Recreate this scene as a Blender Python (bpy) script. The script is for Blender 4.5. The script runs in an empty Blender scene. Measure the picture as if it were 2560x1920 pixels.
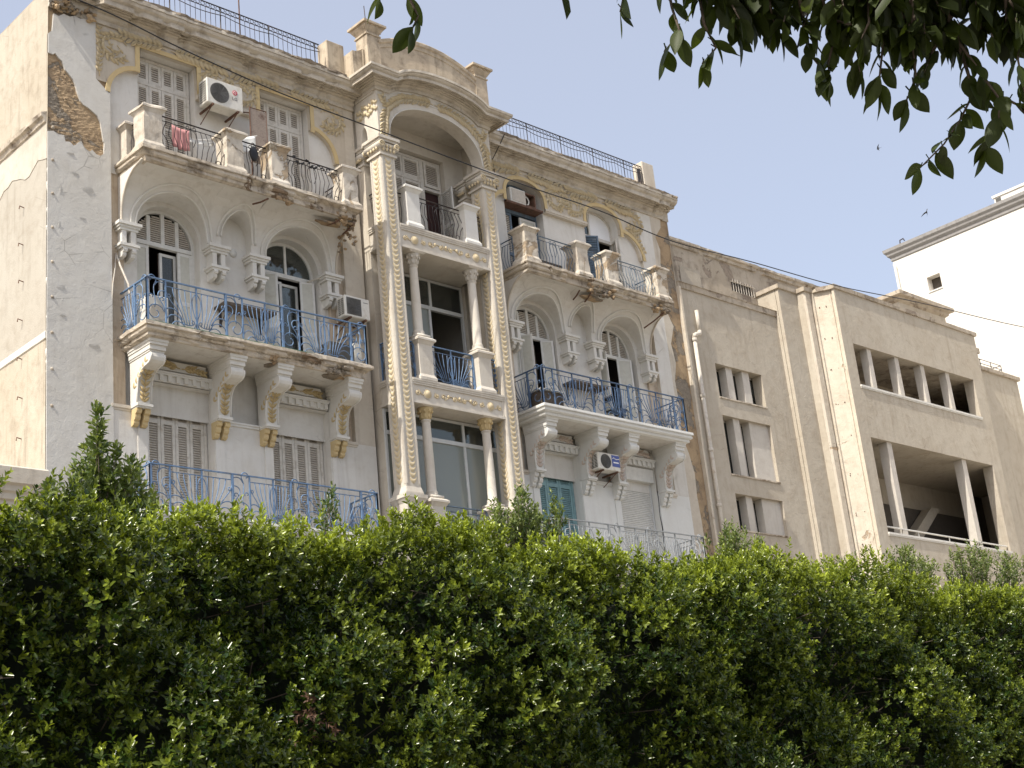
import bpy, bmesh, math, random
import numpy as np
from mathutils import Vector, Matrix, noise

random.seed(7)
RNG = np.random.default_rng(11)
scene = bpy.context.scene
COL = scene.collection
PI = math.pi

# ------------------------------------------------------------------ camera
cam_d = bpy.data.cameras.new('camera')
cam = bpy.data.objects.new('camera', cam_d)
COL.objects.link(cam)
cam_d.sensor_fit = 'HORIZONTAL'
cam_d.sensor_width = 36.0
cam_d.lens = 3693.8 * 36.0 / 2560.0
cam_d.clip_start = 0.1
cam_d.clip_end = 2000.0
CAM = Vector((-23.13, -25.9, 1.6))
_yaw, _pit, _rol = math.radians(44.99878), math.radians(18.97103), math.radians(5.93865)
FW = Vector((math.sin(_yaw) * math.cos(_pit), math.cos(_yaw) * math.cos(_pit), math.sin(_pit)))
_r = FW.cross(Vector((0, 0, 1))).normalized()
_d = -_r.cross(FW)
RT = _r * math.cos(_rol) + _d * math.sin(_rol)
DN = -_r * math.sin(_rol) + _d * math.cos(_rol)
_m = Matrix((RT, -DN, -FW)).transposed().to_4x4()
_m.translation = CAM
cam.matrix_world = _m
scene.camera = cam

def pix(px, py, dist):
    """world point seen at source-photo pixel (2560x1920) at a distance along the view axis"""
    return CAM + (RT * ((px - 1280) / 3693.8) + DN * ((py - 960) / 3693.8) + FW) * dist

# ------------------------------------------------------------------ sky and sun
SUN_EL, SUN_AZ = math.radians(51.5), math.radians(10.0)      # azimuth: turned from -x towards -y
to_sun = Vector((-math.cos(SUN_EL) * math.cos(SUN_AZ), -math.cos(SUN_EL) * math.sin(SUN_AZ), math.sin(SUN_EL)))
world = bpy.data.worlds.new('World')
scene.world = world
world.use_nodes = True
wn = world.node_tree
bg = wn.nodes['Background']
sky = wn.nodes.new('ShaderNodeTexSky')
sky.sky_type = 'NISHITA'
sky.sun_disc = False
sky.sun_elevation = SUN_EL
sky.sun_rotation = math.atan2(to_sun.x, to_sun.y)
sky.altitude = 0.0
sky.air_density = 1.0
sky.dust_density = 4.0
sky.ozone_density = 2.0
# thin even summer haze over the whole sky
hz = wn.nodes.new('ShaderNodeMix'); hz.data_type = 'RGBA'; hz.blend_type = 'ADD'
hz.inputs[0].default_value = 1.0
hz.inputs[7].default_value = (2.45, 2.40, 2.46, 1.0)
wn.links.new(sky.outputs[0], hz.inputs[6])
wn.links.new(hz.outputs[2], bg.inputs[0])
bg.inputs[1].default_value = 0.12
sun_d = bpy.data.lights.new('sun', 'SUN')
sun_d.energy = 4.6
sun_d.angle = math.radians(0.53)
sun_d.color = (1.0, 0.945, 0.85)
sun = bpy.data.objects.new('sun', sun_d)
COL.objects.link(sun)
sun.rotation_euler = to_sun.to_track_quat('Z', 'Y').to_euler()
sun.location = to_sun * 60
scene.view_settings.view_transform = 'Standard'
scene.view_settings.look = 'None'
scene.view_settings.gamma = 1.0
scene.view_settings.use_curve_mapping = False
scene.view_settings.exposure = 0.33

# ------------------------------------------------------------------ mesh helpers
class MB:
    def __init__(s):
        s.v = []; s.f = []
    def add(s, vs, fs):
        n = len(s.v); s.v += [tuple(p) for p in vs]; s.f += [tuple(i + n for i in f) for f in fs]
    def quad(s, a, b, c, d): s.add([a, b, c, d], [(0, 1, 2, 3)])
    def box(s, x0, x1, y0, y1, z0, z1):
        s.add([(x0, y0, z0), (x1, y0, z0), (x1, y1, z0), (x0, y1, z0), (x0, y0, z1), (x1, y0, z1), (x1, y1, z1), (x0, y1, z1)],
              [(0, 3, 2, 1), (4, 5, 6, 7), (0, 1, 5, 4), (1, 2, 6, 5), (2, 3, 7, 6), (3, 0, 4, 7)])
    def taper(s, cx, cy, z0, z1, a0, b0, a1, b1):
        """frustum: half sizes a (x) and b (y) at z0 and z1"""
        s.add([(cx - a0, cy - b0, z0), (cx + a0, cy - b0, z0), (cx + a0, cy + b0, z0), (cx - a0, cy + b0, z0),
               (cx - a1, cy - b1, z1), (cx + a1, cy - b1, z1), (cx + a1, cy + b1, z1), (cx - a1, cy + b1, z1)],
              [(0, 3, 2, 1), (4, 5, 6, 7), (0, 1, 5, 4), (1, 2, 6, 5), (2, 3, 7, 6), (3, 0, 4, 7)])
    def prism(s, poly, lo, hi, ax):
        """poly in the two axes other than ax (in order), extruded from lo to hi along ax"""
        def P(a, b, c):
            return (c, a, b) if ax == 'x' else ((a, c, b) if ax == 'y' else (a, b, c))
        n = len(poly)
        s.add([P(a, b, lo) for a, b in poly] + [P(a, b, hi) for a, b in poly],
              [tuple(range(n)), tuple(range(2 * n - 1, n - 1, -1))] + [(i, (i + 1) % n, n + (i + 1) % n, n + i) for i in range(n)])
    def tube(s, pts, r, n=5, closed=False, r1=None):
        pts = [Vector(p) for p in pts]
        m = len(pts)
        rings = []
        up = None
        for i in range(m):
            if closed: t = pts[(i + 1) % m] - pts[i - 1]
            else: t = pts[min(i + 1, m - 1)] - pts[max(i - 1, 0)]
            if t.length < 1e-9: t = Vector((0, 0, 1))
            t.normalize()
            if up is None:
                up = Vector((0, 1, 0)) if abs(t.y) < .9 else Vector((1, 0, 0))
            a = t.cross(up)
            if a.length < 1e-6: a = t.cross(Vector((1, 0, 0)))
            a.normalize(); b = a.cross(t); up = b
            rr = r if r1 is None else r + (r1 - r) * i / (m - 1)
            rings.append([pts[i] + a * (rr * math.cos(2 * PI * k / n)) + b * (rr * math.sin(2 * PI * k / n)) for k in range(n)])
        vs = [p for R in rings for p in R]
        fs = []
        for i in range(m if closed else m - 1):
            j = (i + 1) % m
            for k in range(n):
                l = (k + 1) % n
                fs.append((i * n + k, i * n + l, j * n + l, j * n + k))
        if not closed:
            fs.append(tuple(range(n))[::-1]); fs.append(tuple((m - 1) * n + k for k in range(n)))
        s.add(vs, fs)
    def lathe(s, cx, cy, prof, n=14):
        vs = []; fs = []
        for r, z in prof:
            vs += [(cx + r * math.cos(2 * PI * k / n), cy + r * math.sin(2 * PI * k / n), z) for k in range(n)]
        for i in range(len(prof) - 1):
            for k in range(n):
                l = (k + 1) % n
                fs.append((i * n + k, i * n + l, (i + 1) * n + l, (i + 1) * n + k))
        fs.append(tuple(range(n))[::-1]); fs.append(tuple((len(prof) - 1) * n + k for k in range(n)))
        s.add(vs, fs)
    def ball(s, c, rx, ry, rz, n=8, m=5):
        vs = [(c[0], c[1], c[2] - rz)]
        for i in range(1, m):
            t = -PI / 2 + PI * i / m
            vs += [(c[0] + rx * math.cos(t) * math.cos(2 * PI * k / n), c[1] + ry * math.cos(t) * math.sin(2 * PI * k / n), c[2] + rz * math.sin(t)) for k in range(n)]
        vs.append((c[0], c[1], c[2] + rz))
        fs = [(0, 1 + (k + 1) % n, 1 + k) for k in range(n)]
        for i in range(m - 2):
            for k in range(n):
                l = (k + 1) % n
                fs.append((1 + i * n + k, 1 + i * n + l, 1 + (i + 1) * n + l, 1 + (i + 1) * n + k))
        e = len(vs) - 1; b = 1 + (m - 2) * n
        fs += [(b + k, b + (k + 1) % n, e) for k in range(n)]
        s.add(vs, fs)
    def mesh(s, name, mat=None, smooth=False):
        me = bpy.data.meshes.new(name)
        me.from_pydata(s.v, [], s.f)
        bm = bmesh.new(); bm.from_mesh(me)
        bmesh.ops.recalc_face_normals(bm, faces=bm.faces)
        bm.to_mesh(me); bm.free()
        if mat is not None: me.materials.append(mat)
        if smooth:
            me.polygons.foreach_set('use_smooth', [True] * len(me.polygons))
        return me
    def comps(s):
        """connected pieces (by coincident corners) as separate MBs"""
        key = {}; par = list(range(len(s.v)))
        def find(i):
            while par[i] != i: par[i] = par[par[i]]; i = par[i]
            return i
        for i, p in enumerate(s.v):
            k = (round(p[0], 4), round(p[1], 4), round(p[2], 4))
            if k in key: par[find(i)] = find(key[k])
            else: key[k] = i
        for f in s.f:
            for j in f[1:]: par[find(j)] = find(f[0])
        out = {}
        for f in s.f: out.setdefault(find(f[0]), []).append(f)
        res = []
        for fs in out.values():
            m = MB(); idx = {}
            for f in fs:
                for i in f:
                    if i not in idx: idx[i] = len(m.v); m.v.append(s.v[i])
                m.f.append(tuple(idx[i] for i in f))
            res.append(m)
        return res
    def split(s, name, mat, parent=None, smooth=False, label=None):
        return [m.build(name, mat, parent, smooth, label) for m in s.comps()]
    def stuff(s, name, mat, parent=None, smooth=False, label=None):
        o = s.build(name, mat, parent, smooth, label); o['kind'] = 'stuff'; return o
    def build(s, name, mat, parent=None, smooth=False, label=None, bevel=0):
        o = link(name, s.mesh(name, mat, smooth), parent, label)
        if bevel:
            md = o.modifiers.new('bevel', 'BEVEL'); md.width = bevel; md.segments = 1; md.limit_method = 'ANGLE'; md.angle_limit = math.radians(40)
        return o

def world_loc(o):
    p = Vector((0, 0, 0))
    while o is not None:
        p = p + o.location - (Vector(o['_inv']) if '_inv' in o else Vector((0, 0, 0)))
        o = o.parent
    return p

EMPTY_AT = {}
def link(name, me, parent=None, label=None, loc=None, rot=None):
    """link a mesh; geometry is in world coordinates unless loc is given (a world position too)"""
    o = bpy.data.objects.new(name, me)
    COL.objects.link(o)
    if parent is not None:
        o.parent = parent
        if parent.name in EMPTY_AT:
            o.matrix_parent_inverse = Matrix.Translation(-EMPTY_AT[parent.name])
        elif parent.get('moved'):
            o.matrix_parent_inverse = parent_world(parent).inverted()
    if loc is not None: o.location = loc
    if rot is not None: o.rotation_euler = rot
    if label: o['label'] = label
    return o

def parent_world(o):
    m = Matrix.LocRotScale(o.location, o.rotation_euler, o.scale)
    if o.parent is not None:
        return parent_world(o.parent) @ o.matrix_parent_inverse @ m
    return m

def tag(o, label, cat, group=None, kind=None):
    if label: o['label'] = label
    if cat: o['category'] = cat
    if group: o['group'] = group
    if kind: o['kind'] = kind
    return o

def thing(name, label, cat, loc=(0, 0, 0), group=None):
    o = bpy.data.objects.new(name, None)
    o.empty_display_size = 0.3
    COL.objects.link(o)
    o.location = loc
    EMPTY_AT[o.name] = Vector(loc)
    return tag(o, label, cat, group)

# ------------------------------------------------------------------ materials
def rgb(r, g, b): return (r, g, b, 1.0)

class NT:
    def __init__(s, name):
        s.m = bpy.data.materials.new(name); s.m.use_nodes = True
        s.t = s.m.node_tree; s.b = s.t.nodes['Principled BSDF']; s.out = s.t.nodes['Material Output']
        s.geo = s.t.nodes.new('ShaderNodeNewGeometry')
    def L(s, a, b): s.t.links.new(a, b)
    def noise(s, scale, detail=6, rough=.6, dist=0, stretch=None, off=0.0):
        n = s.t.nodes.new('ShaderNodeTexNoise')
        n.inputs['Scale'].default_value = scale; n.inputs['Detail'].default_value = detail
        n.inputs['Roughness'].default_value = rough; n.inputs['Distortion'].default_value = dist
        mp = s.t.nodes.new('ShaderNodeMapping')
        mp.inputs['Scale'].default_value = stretch or (1, 1, 1)
        mp.inputs['Location'].default_value = (off, off * 1.7, off * .6)
        s.L(s.geo.outputs['Position'], mp.inputs[0]); s.L(mp.outputs[0], n.inputs['Vector'])
        return n.outputs['Fac']
    def voro(s, scale, feature='DISTANCE_TO_EDGE'):
        n = s.t.nodes.new('ShaderNodeTexVoronoi'); n.feature = feature; n.inputs['Scale'].default_value = scale
        s.L(s.geo.outputs['Position'], n.inputs['Vector'])
        return n.outputs['Distance']
    def ramp(s, fac, lo, hi, a=(0, 0, 0, 1), b=(1, 1, 1, 1)):
        r = s.t.nodes.new('ShaderNodeValToRGB')
        e = r.color_ramp.elements
        e[0].position = lo; e[0].color = a; e[1].position = hi; e[1].color = b
        s.L(fac, r.inputs[0]); return r.outputs[0]
    def mix(s, fac, a, b, mode='MIX'):
        n = s.t.nodes.new('ShaderNodeMix'); n.data_type = 'RGBA'; n.blend_type = mode
        for k, v in ((0, fac), (6, a), (7, b)):
            if isinstance(v, (int, float)): n.inputs[k].default_value = v
            elif isinstance(v, tuple): n.inputs[k].default_value = v
            else: s.L(v, n.inputs[k])
        return n.outputs[2]
    def math(s, op, a, b):
        n = s.t.nodes.new('ShaderNodeMath'); n.operation = op
        for k, v in ((0, a), (1, b)):
            if isinstance(v, (int, float)): n.inputs[k].default_value = v
            else: s.L(v, n.inputs[k])
        return n.outputs[0]
    def bump(s, h, strength=.3, dist=.02, prev=None):
        n = s.t.nodes.new('ShaderNodeBump'); n.inputs['Strength'].default_value = strength; n.inputs['Distance'].default_value = dist
        s.L(h, n.inputs['Height'])
        if prev is not None: s.L(prev, n.inputs['Normal'])
        return n.outputs[0]
    def done(s, col, rough=.85, normal=None, spec=.25):
        if isinstance(col, tuple): s.b.inputs['Base Color'].default_value = col
        else: s.L(col, s.b.inputs['Base Color'])
        if isinstance(rough, (int, float)): s.b.inputs['Roughness'].default_value = rough
        else: s.L(rough, s.b.inputs['Roughness'])
        s.b.inputs['Specular IOR Level'].default_value = spec
        if normal is not None: s.L(normal, s.b.inputs['Normal'])
        return s.m

def plaster(name, a, b, dirt, dirt_amt=.45, patch=None, patch_lo=.62, streak=.5, fine=.25, peel=0.0, off=0.0, cracks=.35):
    n = NT(name)
    big = n.noise(.55, 7, .62, .4, off=off)
    med = n.noise(3.1, 8, .65, .3, off=off + 3)
    fin = n.noise(38, 5, .6, off=off)
    c = n.mix(n.ramp(big, .36, .66), rgb(*a), rgb(*b))
    c = n.mix(n.math('MULTIPLY', n.ramp(med, .48, .72), dirt_amt), c, rgb(*dirt))
    st = n.ramp(n.noise(2.6, 6, .6, .2, (2.2, 2.2, .16), off + 7), .50, .76)
    st = n.math('MULTIPLY', st, n.ramp(n.noise(.7, 4, .5, off=off + 11), .38, .62))
    c = n.mix(n.math('MULTIPLY', st, streak), c, rgb(*[x * .78 for x in dirt]))
    sp = n.ramp(n.noise(14, 6, .7, off=off + 5), .60, .75)
    c = n.mix(n.math('MULTIPLY', sp, dirt_amt * .6), c, rgb(*[x * .6 for x in dirt]))
    nb = n.bump(fin, fine, .012)
    nb = n.bump(med, .35, .035, nb)
    if cracks:
        cw = n.ramp(n.voro(1.15), 0.0, .012, (1, 1, 1, 1), (0, 0, 0, 1))
        cw = n.math('MULTIPLY', cw, n.ramp(n.noise(1.3, 4, .5, off=off + 19), .55, .66))
        c = n.mix(n.math('MULTIPLY', cw, cracks), c, rgb(*[x * .35 for x in dirt]))
    if patch:
        pm = n.ramp(n.noise(1.0, 9, .66, .9, off=off + 23), patch_lo, patch_lo + .012)
        c = n.mix(pm, c, n.mix(n.ramp(n.noise(9, 6, .65, off=off), .4, .65), rgb(*patch), rgb(*[x * .7 for x in patch])))
        nb = n.bump(n.math('MULTIPLY', pm, -1.0), .8, .03, nb)
    if peel:
        pl = n.ramp(n.noise(2.2, 7, .55, 1.4, off=off + 31), .50, .53)
        nb = n.bump(pl, peel, .04, nb)
        pl2 = n.noise(1.4, 5, .55, 1.0, off=off + 37)
        nb = n.bump(pl2, peel, .10, nb)
    return n.done(c, .9, nb, .2)

def simple(name, col, rough=.6, var=.25, metallic=0.0, scale=9, dirt=None, bump=.15, spec=.4):
    n = NT(name)
    f = n.ramp(n.noise(scale, 6, .62), .35, .7)
    c = n.mix(n.math('MULTIPLY', f, 1.0), rgb(*col), rgb(*[x * (1 - var) for x in col]))
    if dirt:
        c = n.mix(n.math('MULTIPLY', n.ramp(n.noise(5, 7, .68, .3, off=4), .53, .68), .8), c, rgb(*dirt))
    n.b.inputs['Metallic'].default_value = metallic
    return n.done(c, rough, n.bump(n.noise(60, 4), bump, .005), spec)

M = {}
M['white'] = plaster('white_plaster', (.66, .64, .595), (.60, .575, .525), (.42, .365, .29), .28, streak=.45, off=1)
M['white_low'] = plaster('painted_plaster', (.68, .68, .65), (.63, .62, .58), (.46, .42, .36), .12, streak=.30, off=9, cracks=.2)
M['grey_pier'] = plaster('grey_peeling_plaster', (.585, .57, .53), (.545, .525, .48), (.46, .425, .365), .30, streak=.30, peel=.10, off=17, cracks=.6)
M['cream'] = plaster('cream_plaster', (.59, .54, .455), (.53, .47, .385), (.36, .29, .215), .35, streak=.65, off=23)
M['stained'] = plaster('stained_plaster', (.56, .48, .38), (.47, .38, .28), (.26, .18, .12), .5, streak=.9, off=29)
M['attic'] = plaster('ochre_plaster', (.50, .425, .32), (.43, .355, .265), (.165, .13, .095), .75, streak=.9, off=37)
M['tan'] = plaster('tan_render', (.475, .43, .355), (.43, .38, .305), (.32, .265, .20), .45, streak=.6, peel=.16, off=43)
M['tan_lit'] = plaster('tan_render_sunlit', (.60, .545, .45), (.55, .485, .39), (.40, .325, .24), .45, streak=.4, peel=.2, off=47, patch=(.50, .38, .26), patch_lo=.64)  # paler copy of the tan render, sunlight put into the colour
M['side'] = plaster('cream_side_render', (.50, .45, .365), (.44, .385, .30), (.27, .225, .165), .55, streak=.9, fine=.5, off=53)
M['side_mid'] = plaster('grey_side_render', (.44, .41, .35), (.40, .365, .305), (.30, .26, .205), .5, streak=.5, fine=.4, off=57)
M['side_pale'] = plaster('pale_side_render', (.55, .51, .44), (.50, .455, .38), (.36, .305, .235), .5, streak=.4, off=58)
M['fin'] = plaster('pale_concrete', (.56, .525, .47), (.51, .475, .42), (.36, .31, .25), .3, streak=.4, off=121, cracks=.1)
M['upper'] = plaster('weathered_render', (.48, .42, .34), (.40, .34, .26), (.20, .16, .12), .6, streak=.8, off=59, patch=(.34, .28, .22), patch_lo=.57)
M['far_white'] = plaster('white_render', (.74, .71, .65), (.70, .665, .60), (.58, .51, .43), .25, streak=.3, off=61, cracks=.05)
M['stone_edge'] = plaster('weathered_edge', (.58, .52, .43), (.49, .42, .33), (.12, .09, .065), .85, streak=.6, fine=.6, off=67, patch=(.27, .20, .14), patch_lo=.60)
M['cornice'] = plaster('weathered_cornice', (.57, .52, .44), (.50, .445, .36), (.19, .15, .11), .6, streak=.4, fine=.4, off=71)
M['rubble'] = plaster('bare_rubble', (.42, .31, .19), (.35, .255, .16), (.20, .145, .095), .8, streak=.3, fine=1.0, off=73, patch=(.27, .23, .18), patch_lo=.53)
M['pedestal'] = plaster('peeling_pedestal', (.62, .575, .50), (.55, .49, .40), (.24, .18, .125), .65, streak=.6, fine=.5, off=79, patch=(.44, .345, .24), patch_lo=.56)
M['loggia'] = plaster('loggia_stucco', (.62, .58, .51), (.56, .515, .44), (.38, .315, .24), .3, streak=.45, off=83, cracks=.2)
M['trim'] = plaster('white_trim', (.68, .665, .62), (.63, .61, .56), (.40, .34, .26), .18, streak=.25, off=89, cracks=.1)
M['yellow'] = plaster('yellow_paint', (.58, .45, .24), (.54, .43, .24), (.42, .31, .18), .4, streak=.25, off=97, cracks=.05)
M['relief'] = plaster('relief_ochre', (.64, .54, .36), (.585, .485, .315), (.36, .275, .175), .3, streak=.2, off=101, cracks=.05)
M['relief_bed'] = plaster('relief_bed', (.54, .485, .40), (.49, .43, .345), (.32, .26, .19), .35, streak=.4, off=103)  # darker than the relief leaves: recess shade put into the colour
M['faded'] = plaster('faded_pink_relief', (.62, .53, .46), (.60, .50, .42), (.44, .36, .28), .2, streak=.1, off=107, cracks=0)
M['shutter'] = simple('grey_beige_shutter', (.62, .585, .52), .7, .15, dirt=(.40, .35, .28))
M['slat'] = simple('louvre_slats', (.52, .47, .40), .75, .2)
M['teal'] = simple('teal_shutter', (.22, .36, .38), .6, .2)
M['frame'] = simple('white_frame', (.66, .65, .61), .55, .15)
M['alu'] = simple('aluminium', (.62, .63, .62), .4, .1, spec=.5)
M['blue'] = simple('blue_iron', (.15, .245, .40), .45, .3, dirt=(.10, .09, .085), scale=16)
M['crust'] = plaster('dark_crust', (.30, .25, .19), (.22, .175, .13), (.07, .055, .04), .8, streak=.3, fine=.8, off=131)
M['panel'] = simple('shutter_panel', (.55, .54, .475), .7, .12, dirt=(.46, .43, .36))
M['navy'] = simple('navy_iron', (.08, .14, .25), .45, .4, dirt=(.09, .085, .08), scale=16)
M['pale_blue'] = simple('faded_blue_iron', (.13, .185, .245), .55, .35, dirt=(.10, .09, .085), scale=14)
M['grey_iron'] = simple('pale_grey_iron', (.34, .36, .37), .55, .25)
M['black_iron'] = simple('dark_iron', (.035, .03, .03), .6, .3, dirt=(.10, .05, .03), scale=14)
M['speckled'] = simple('speckled_rust', (.30, .245, .205), .85, .25, dirt=(.09, .045, .03), scale=30)
M['rust'] = simple('rusty_steel', (.16, .085, .055), .85, .5, dirt=(.07, .04, .03), scale=7)
M['ac'] = simple('ac_casing', (.66, .64, .58), .45, .1, dirt=(.50, .45, .37))
M['ac_dark'] = simple('ac_grille', (.10, .095, .085), .6, .3)
M['black'] = simple('black_plastic', (.015, .015, .017), .5, .3)
M['green'] = simple('green_edge', (.06, .16, .085), .6, .35, dirt=(.2, .17, .13))
M['dark_wood'] = simple('dark_plank', (.12, .095, .075), .8, .35)
M['pink'] = simple('pink_towel', (.62, .30, .29), .95, .15)
M['sheet'] = simple('white_sheet', (.70, .70, .67), .95, .08)
M['interior'] = simple('unlit_room', (.10, .085, .07), .95, .2)  # darkness of unlit rooms and openings put into the colour
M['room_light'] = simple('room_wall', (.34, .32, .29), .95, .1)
M['curtain'] = simple('curtain_cloth', (.46, .455, .42), .95, .12, scale=3)
M['dark_curtain'] = simple('dark_curtain', (.05, .022, .02), .95, .3)
M['pipe'] = simple('pvc_pipe', (.62, .57, .49), .6, .2, dirt=(.42, .33, .24))
M['tile'] = simple('terracotta', (.36, .19, .11), .9, .3)
M['sign_red'] = simple('red_mark', (.55, .05, .08), .5, .05)
M['sign_blue'] = simple('blue_sticker', (.05, .09, .32), .4, .1)
M['white_mark'] = simple('white_mark', (.8, .8, .8), .5, .05)
M['grey_mark'] = simple('grey_mark', (.12, .12, .12), .5, .05)
M['bark'] = simple('bark', (.13, .10, .075), .9, .4, scale=20, bump=.6)
M['asphalt'] = simple('asphalt', (.06, .058, .055), .9, .3, scale=30)
M['paving'] = simple('paving', (.34, .31, .27), .9, .2, scale=4)
M['earth'] = simple('ground_earth', (.24, .21, .17), .95, .3, scale=.5)
M['dead'] = simple('dead_leaves', (.16, .085, .05), .9, .4)

def glass_mat(name, tint, refl=.5, trans=.5, rough=.04, diffuse_col=(.10, .105, .10)):
    n = NT(name)
    t = n.t
    gl = t.nodes.new('ShaderNodeBsdfGlossy'); gl.inputs['Roughness'].default_value = rough
    gl.inputs['Color'].default_value = rgb(.9, .92, .92)
    tr = t.nodes.new('ShaderNodeBsdfTransparent'); tr.inputs['Color'].default_value = rgb(*tint)
    df = t.nodes.new('ShaderNodeBsdfDiffuse'); df.inputs['Color'].default_value = rgb(*diffuse_col)
    m1 = t.nodes.new('ShaderNodeMixShader'); m1.inputs[0].default_value = 1 - trans
    n.L(tr.outputs[0], m1.inputs[1]); n.L(df.outputs[0], m1.inputs[2])
    fr = t.nodes.new('ShaderNodeFresnel'); fr.inputs['IOR'].default_value = 1.5
    f2 = n.math('MULTIPLY', fr.outputs[0], refl * 2)
    m2 = t.nodes.new('ShaderNodeMixShader')
    n.L(f2, m2.inputs[0]); n.L(m1.outputs[0], m2.inputs[1]); n.L(gl.outputs[0], m2.inputs[2])
    nb = n.bump(n.noise(1.3, 2, .5), .06, .05)
    n.L(nb, gl.inputs['Normal'])
    n.L(m2.outputs[0], n.out.inputs['Surface'])
    return n.m
M['glass'] = glass_mat('window_glass', (.72, .75, .72), .38, .7)
M['glass_grey'] = glass_mat('sky_pale_glass', (.66, .70, .66), .5, .42, .10, (.40, .43, .39))  # milky diffuse part stands in for pale sky reflection

def leaf_mat(name, young, old, gloss=.32, trans=.3):
    n = NT(name)
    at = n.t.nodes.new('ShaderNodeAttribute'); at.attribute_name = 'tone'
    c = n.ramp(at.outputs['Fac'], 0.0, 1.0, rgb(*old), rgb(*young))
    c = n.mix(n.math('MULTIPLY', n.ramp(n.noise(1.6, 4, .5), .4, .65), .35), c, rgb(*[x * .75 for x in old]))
    n.L(c, n.b.inputs['Base Color'])
    n.b.inputs['Roughness'].default_value = gloss
    n.b.inputs['Specular IOR Level'].default_value = .5
    tl = n.t.nodes.new('ShaderNodeBsdfTranslucent')
    n.L(n.mix(1.0, c, rgb(1.0, 1.0, .45), 'MULTIPLY'), tl.inputs['Color'])
    ms = n.t.nodes.new('ShaderNodeMixShader'); ms.inputs[0].default_value = trans
    n.L(n.b.outputs[0], ms.inputs[1]); n.L(tl.outputs[0], ms.inputs[2])
    n.L(ms.outputs[0], n.out.inputs['Surface'])
    return n.m
M['leaf'] = leaf_mat('hedge_leaf', (.46, .54, .06), (.026, .054, .010), .26, .36)
M['leaf_shrub'] = leaf_mat('shrub_leaf', (.36, .42, .13), (.06, .10, .03), .32, .35)
M['leaf_near'] = leaf_mat('overhanging_leaf', (.07, .10, .010), (.018, .028, .005), .55, .42)

# ------------------------------------------------------------------ building helpers
def hole(x0, x1, z0, zs, za=None, n=2.0):
    return dict(x0=x0, x1=x1, z0=z0, zs=zs, za=zs if za is None else za, n=n)
def htop(h, x):
    if h['za'] == h['zs']: return h['zs']
    c = (h['x0'] + h['x1']) / 2; hw = (h['x1'] - h['x0']) / 2
    t = min(1.0, abs(x - c) / hw)
    return h['zs'] + (h['za'] - h['zs']) * (max(0.0, 1 - t ** h['n'])) ** (1 / h['n'])
def facade(mb, x0, x1, z0, z1, holes=(), y=0.0, yb=.3, zdiv=1, low=None, high=None, extra_x=(), reveal=True):
    """wall sheet with (arched) openings; y may be a function of z; low(x)/high(x) bend its lower/upper edge"""
    yf = y if callable(y) else (lambda z: y)
    xs = {x0, x1} | set(extra_x)
    for h in holes:
        xs |= {h['x0'], h['x1']}
        if h['za'] != h['zs']:
            for k in range(1, 24):
                a = PI * k / 24
                xs.add((h['x0'] + h['x1']) / 2 - math.cos(a) * (h['x1'] - h['x0']) / 2)
    xs = sorted(x for x in xs if x0 - 1e-6 <= x <= x1 + 1e-6)
    lo = low or (lambda x: z0); hi = high or (lambda x: z1)
    for a, b in zip(xs, xs[1:]):
        if b - a < 1e-5: continue
        m = (a + b) / 2; e = (b - a) * 1e-3
        act = sorted([h for h in holes if h['x0'] < m < h['x1']], key=lambda h: h['z0'])
        ca, cb = lo(a + e), lo(b - e)
        segs = []
        for h in act:
            segs.append((ca, cb, h['z0'], h['z0'])); ca, cb = htop(h, a), htop(h, b)
        segs.append((ca, cb, hi(a + e), hi(b - e)))
        for pa, pb, qa, qb in segs:
            if qa - pa < 1e-4 and qb - pb < 1e-4: continue
            for k in range(zdiv):
                f0, f1 = k / zdiv, (k + 1) / zdiv
                za0, za1, zb0, zb1 = pa + (qa - pa) * f0, pa + (qa - pa) * f1, pb + (qb - pb) * f0, pb + (qb - pb) * f1
                mb.quad((a, yf(za0), za0), (b, yf(zb0), zb0), (b, yf(zb1), zb1), (a, yf(za1), za1))
        if reveal:
            for h in act:
                ta, tb = htop(h, a), htop(h, b)
                mb.quad((a, yf(ta), ta), (b, yf(tb), tb), (b, yb, tb), (a, yb, ta))
                if h['z0'] > lo(m) + 1e-4:
                    mb.quad((a, yf(h['z0']), h['z0']), (b, yf(h['z0']), h['z0']), (b, yb, h['z0']), (a, yb, h['z0']))
    if reveal:
        for h in holes:
            for x in (h['x0'], h['x1']):
                zz0 = max(h['z0'], lo(x)) if h['z0'] > z0 else h['z0']
                N = max(1, zdiv)
                for k in range(N):
                    p, q = zz0 + (h['zs'] - zz0) * k / N, zz0 + (h['zs'] - zz0) * (k + 1) / N
                    if q - p > 1e-4:
                        mb.quad((x, yf(p), p), (x, yf(q), q), (x, yb, q), (x, yb, p))

def arch_pts(h, n=26, grow=0.0):
    """outline of an opening's arch from spring to spring"""
    c = (h['x0'] + h['x1']) / 2; hw = (h['x1'] - h['x0']) / 2 + grow; rise = h['za'] - h['zs'] + grow
    out = []
    for k in range(n + 1):
        a = PI * k / n
        t = -math.cos(a)
        # superellipse
        z = (max(0.0, 1 - abs(t) ** h['n'])) ** (1 / h['n'])
        out.append((c + t * hw, h['zs'] + rise * z))
    return out

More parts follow.
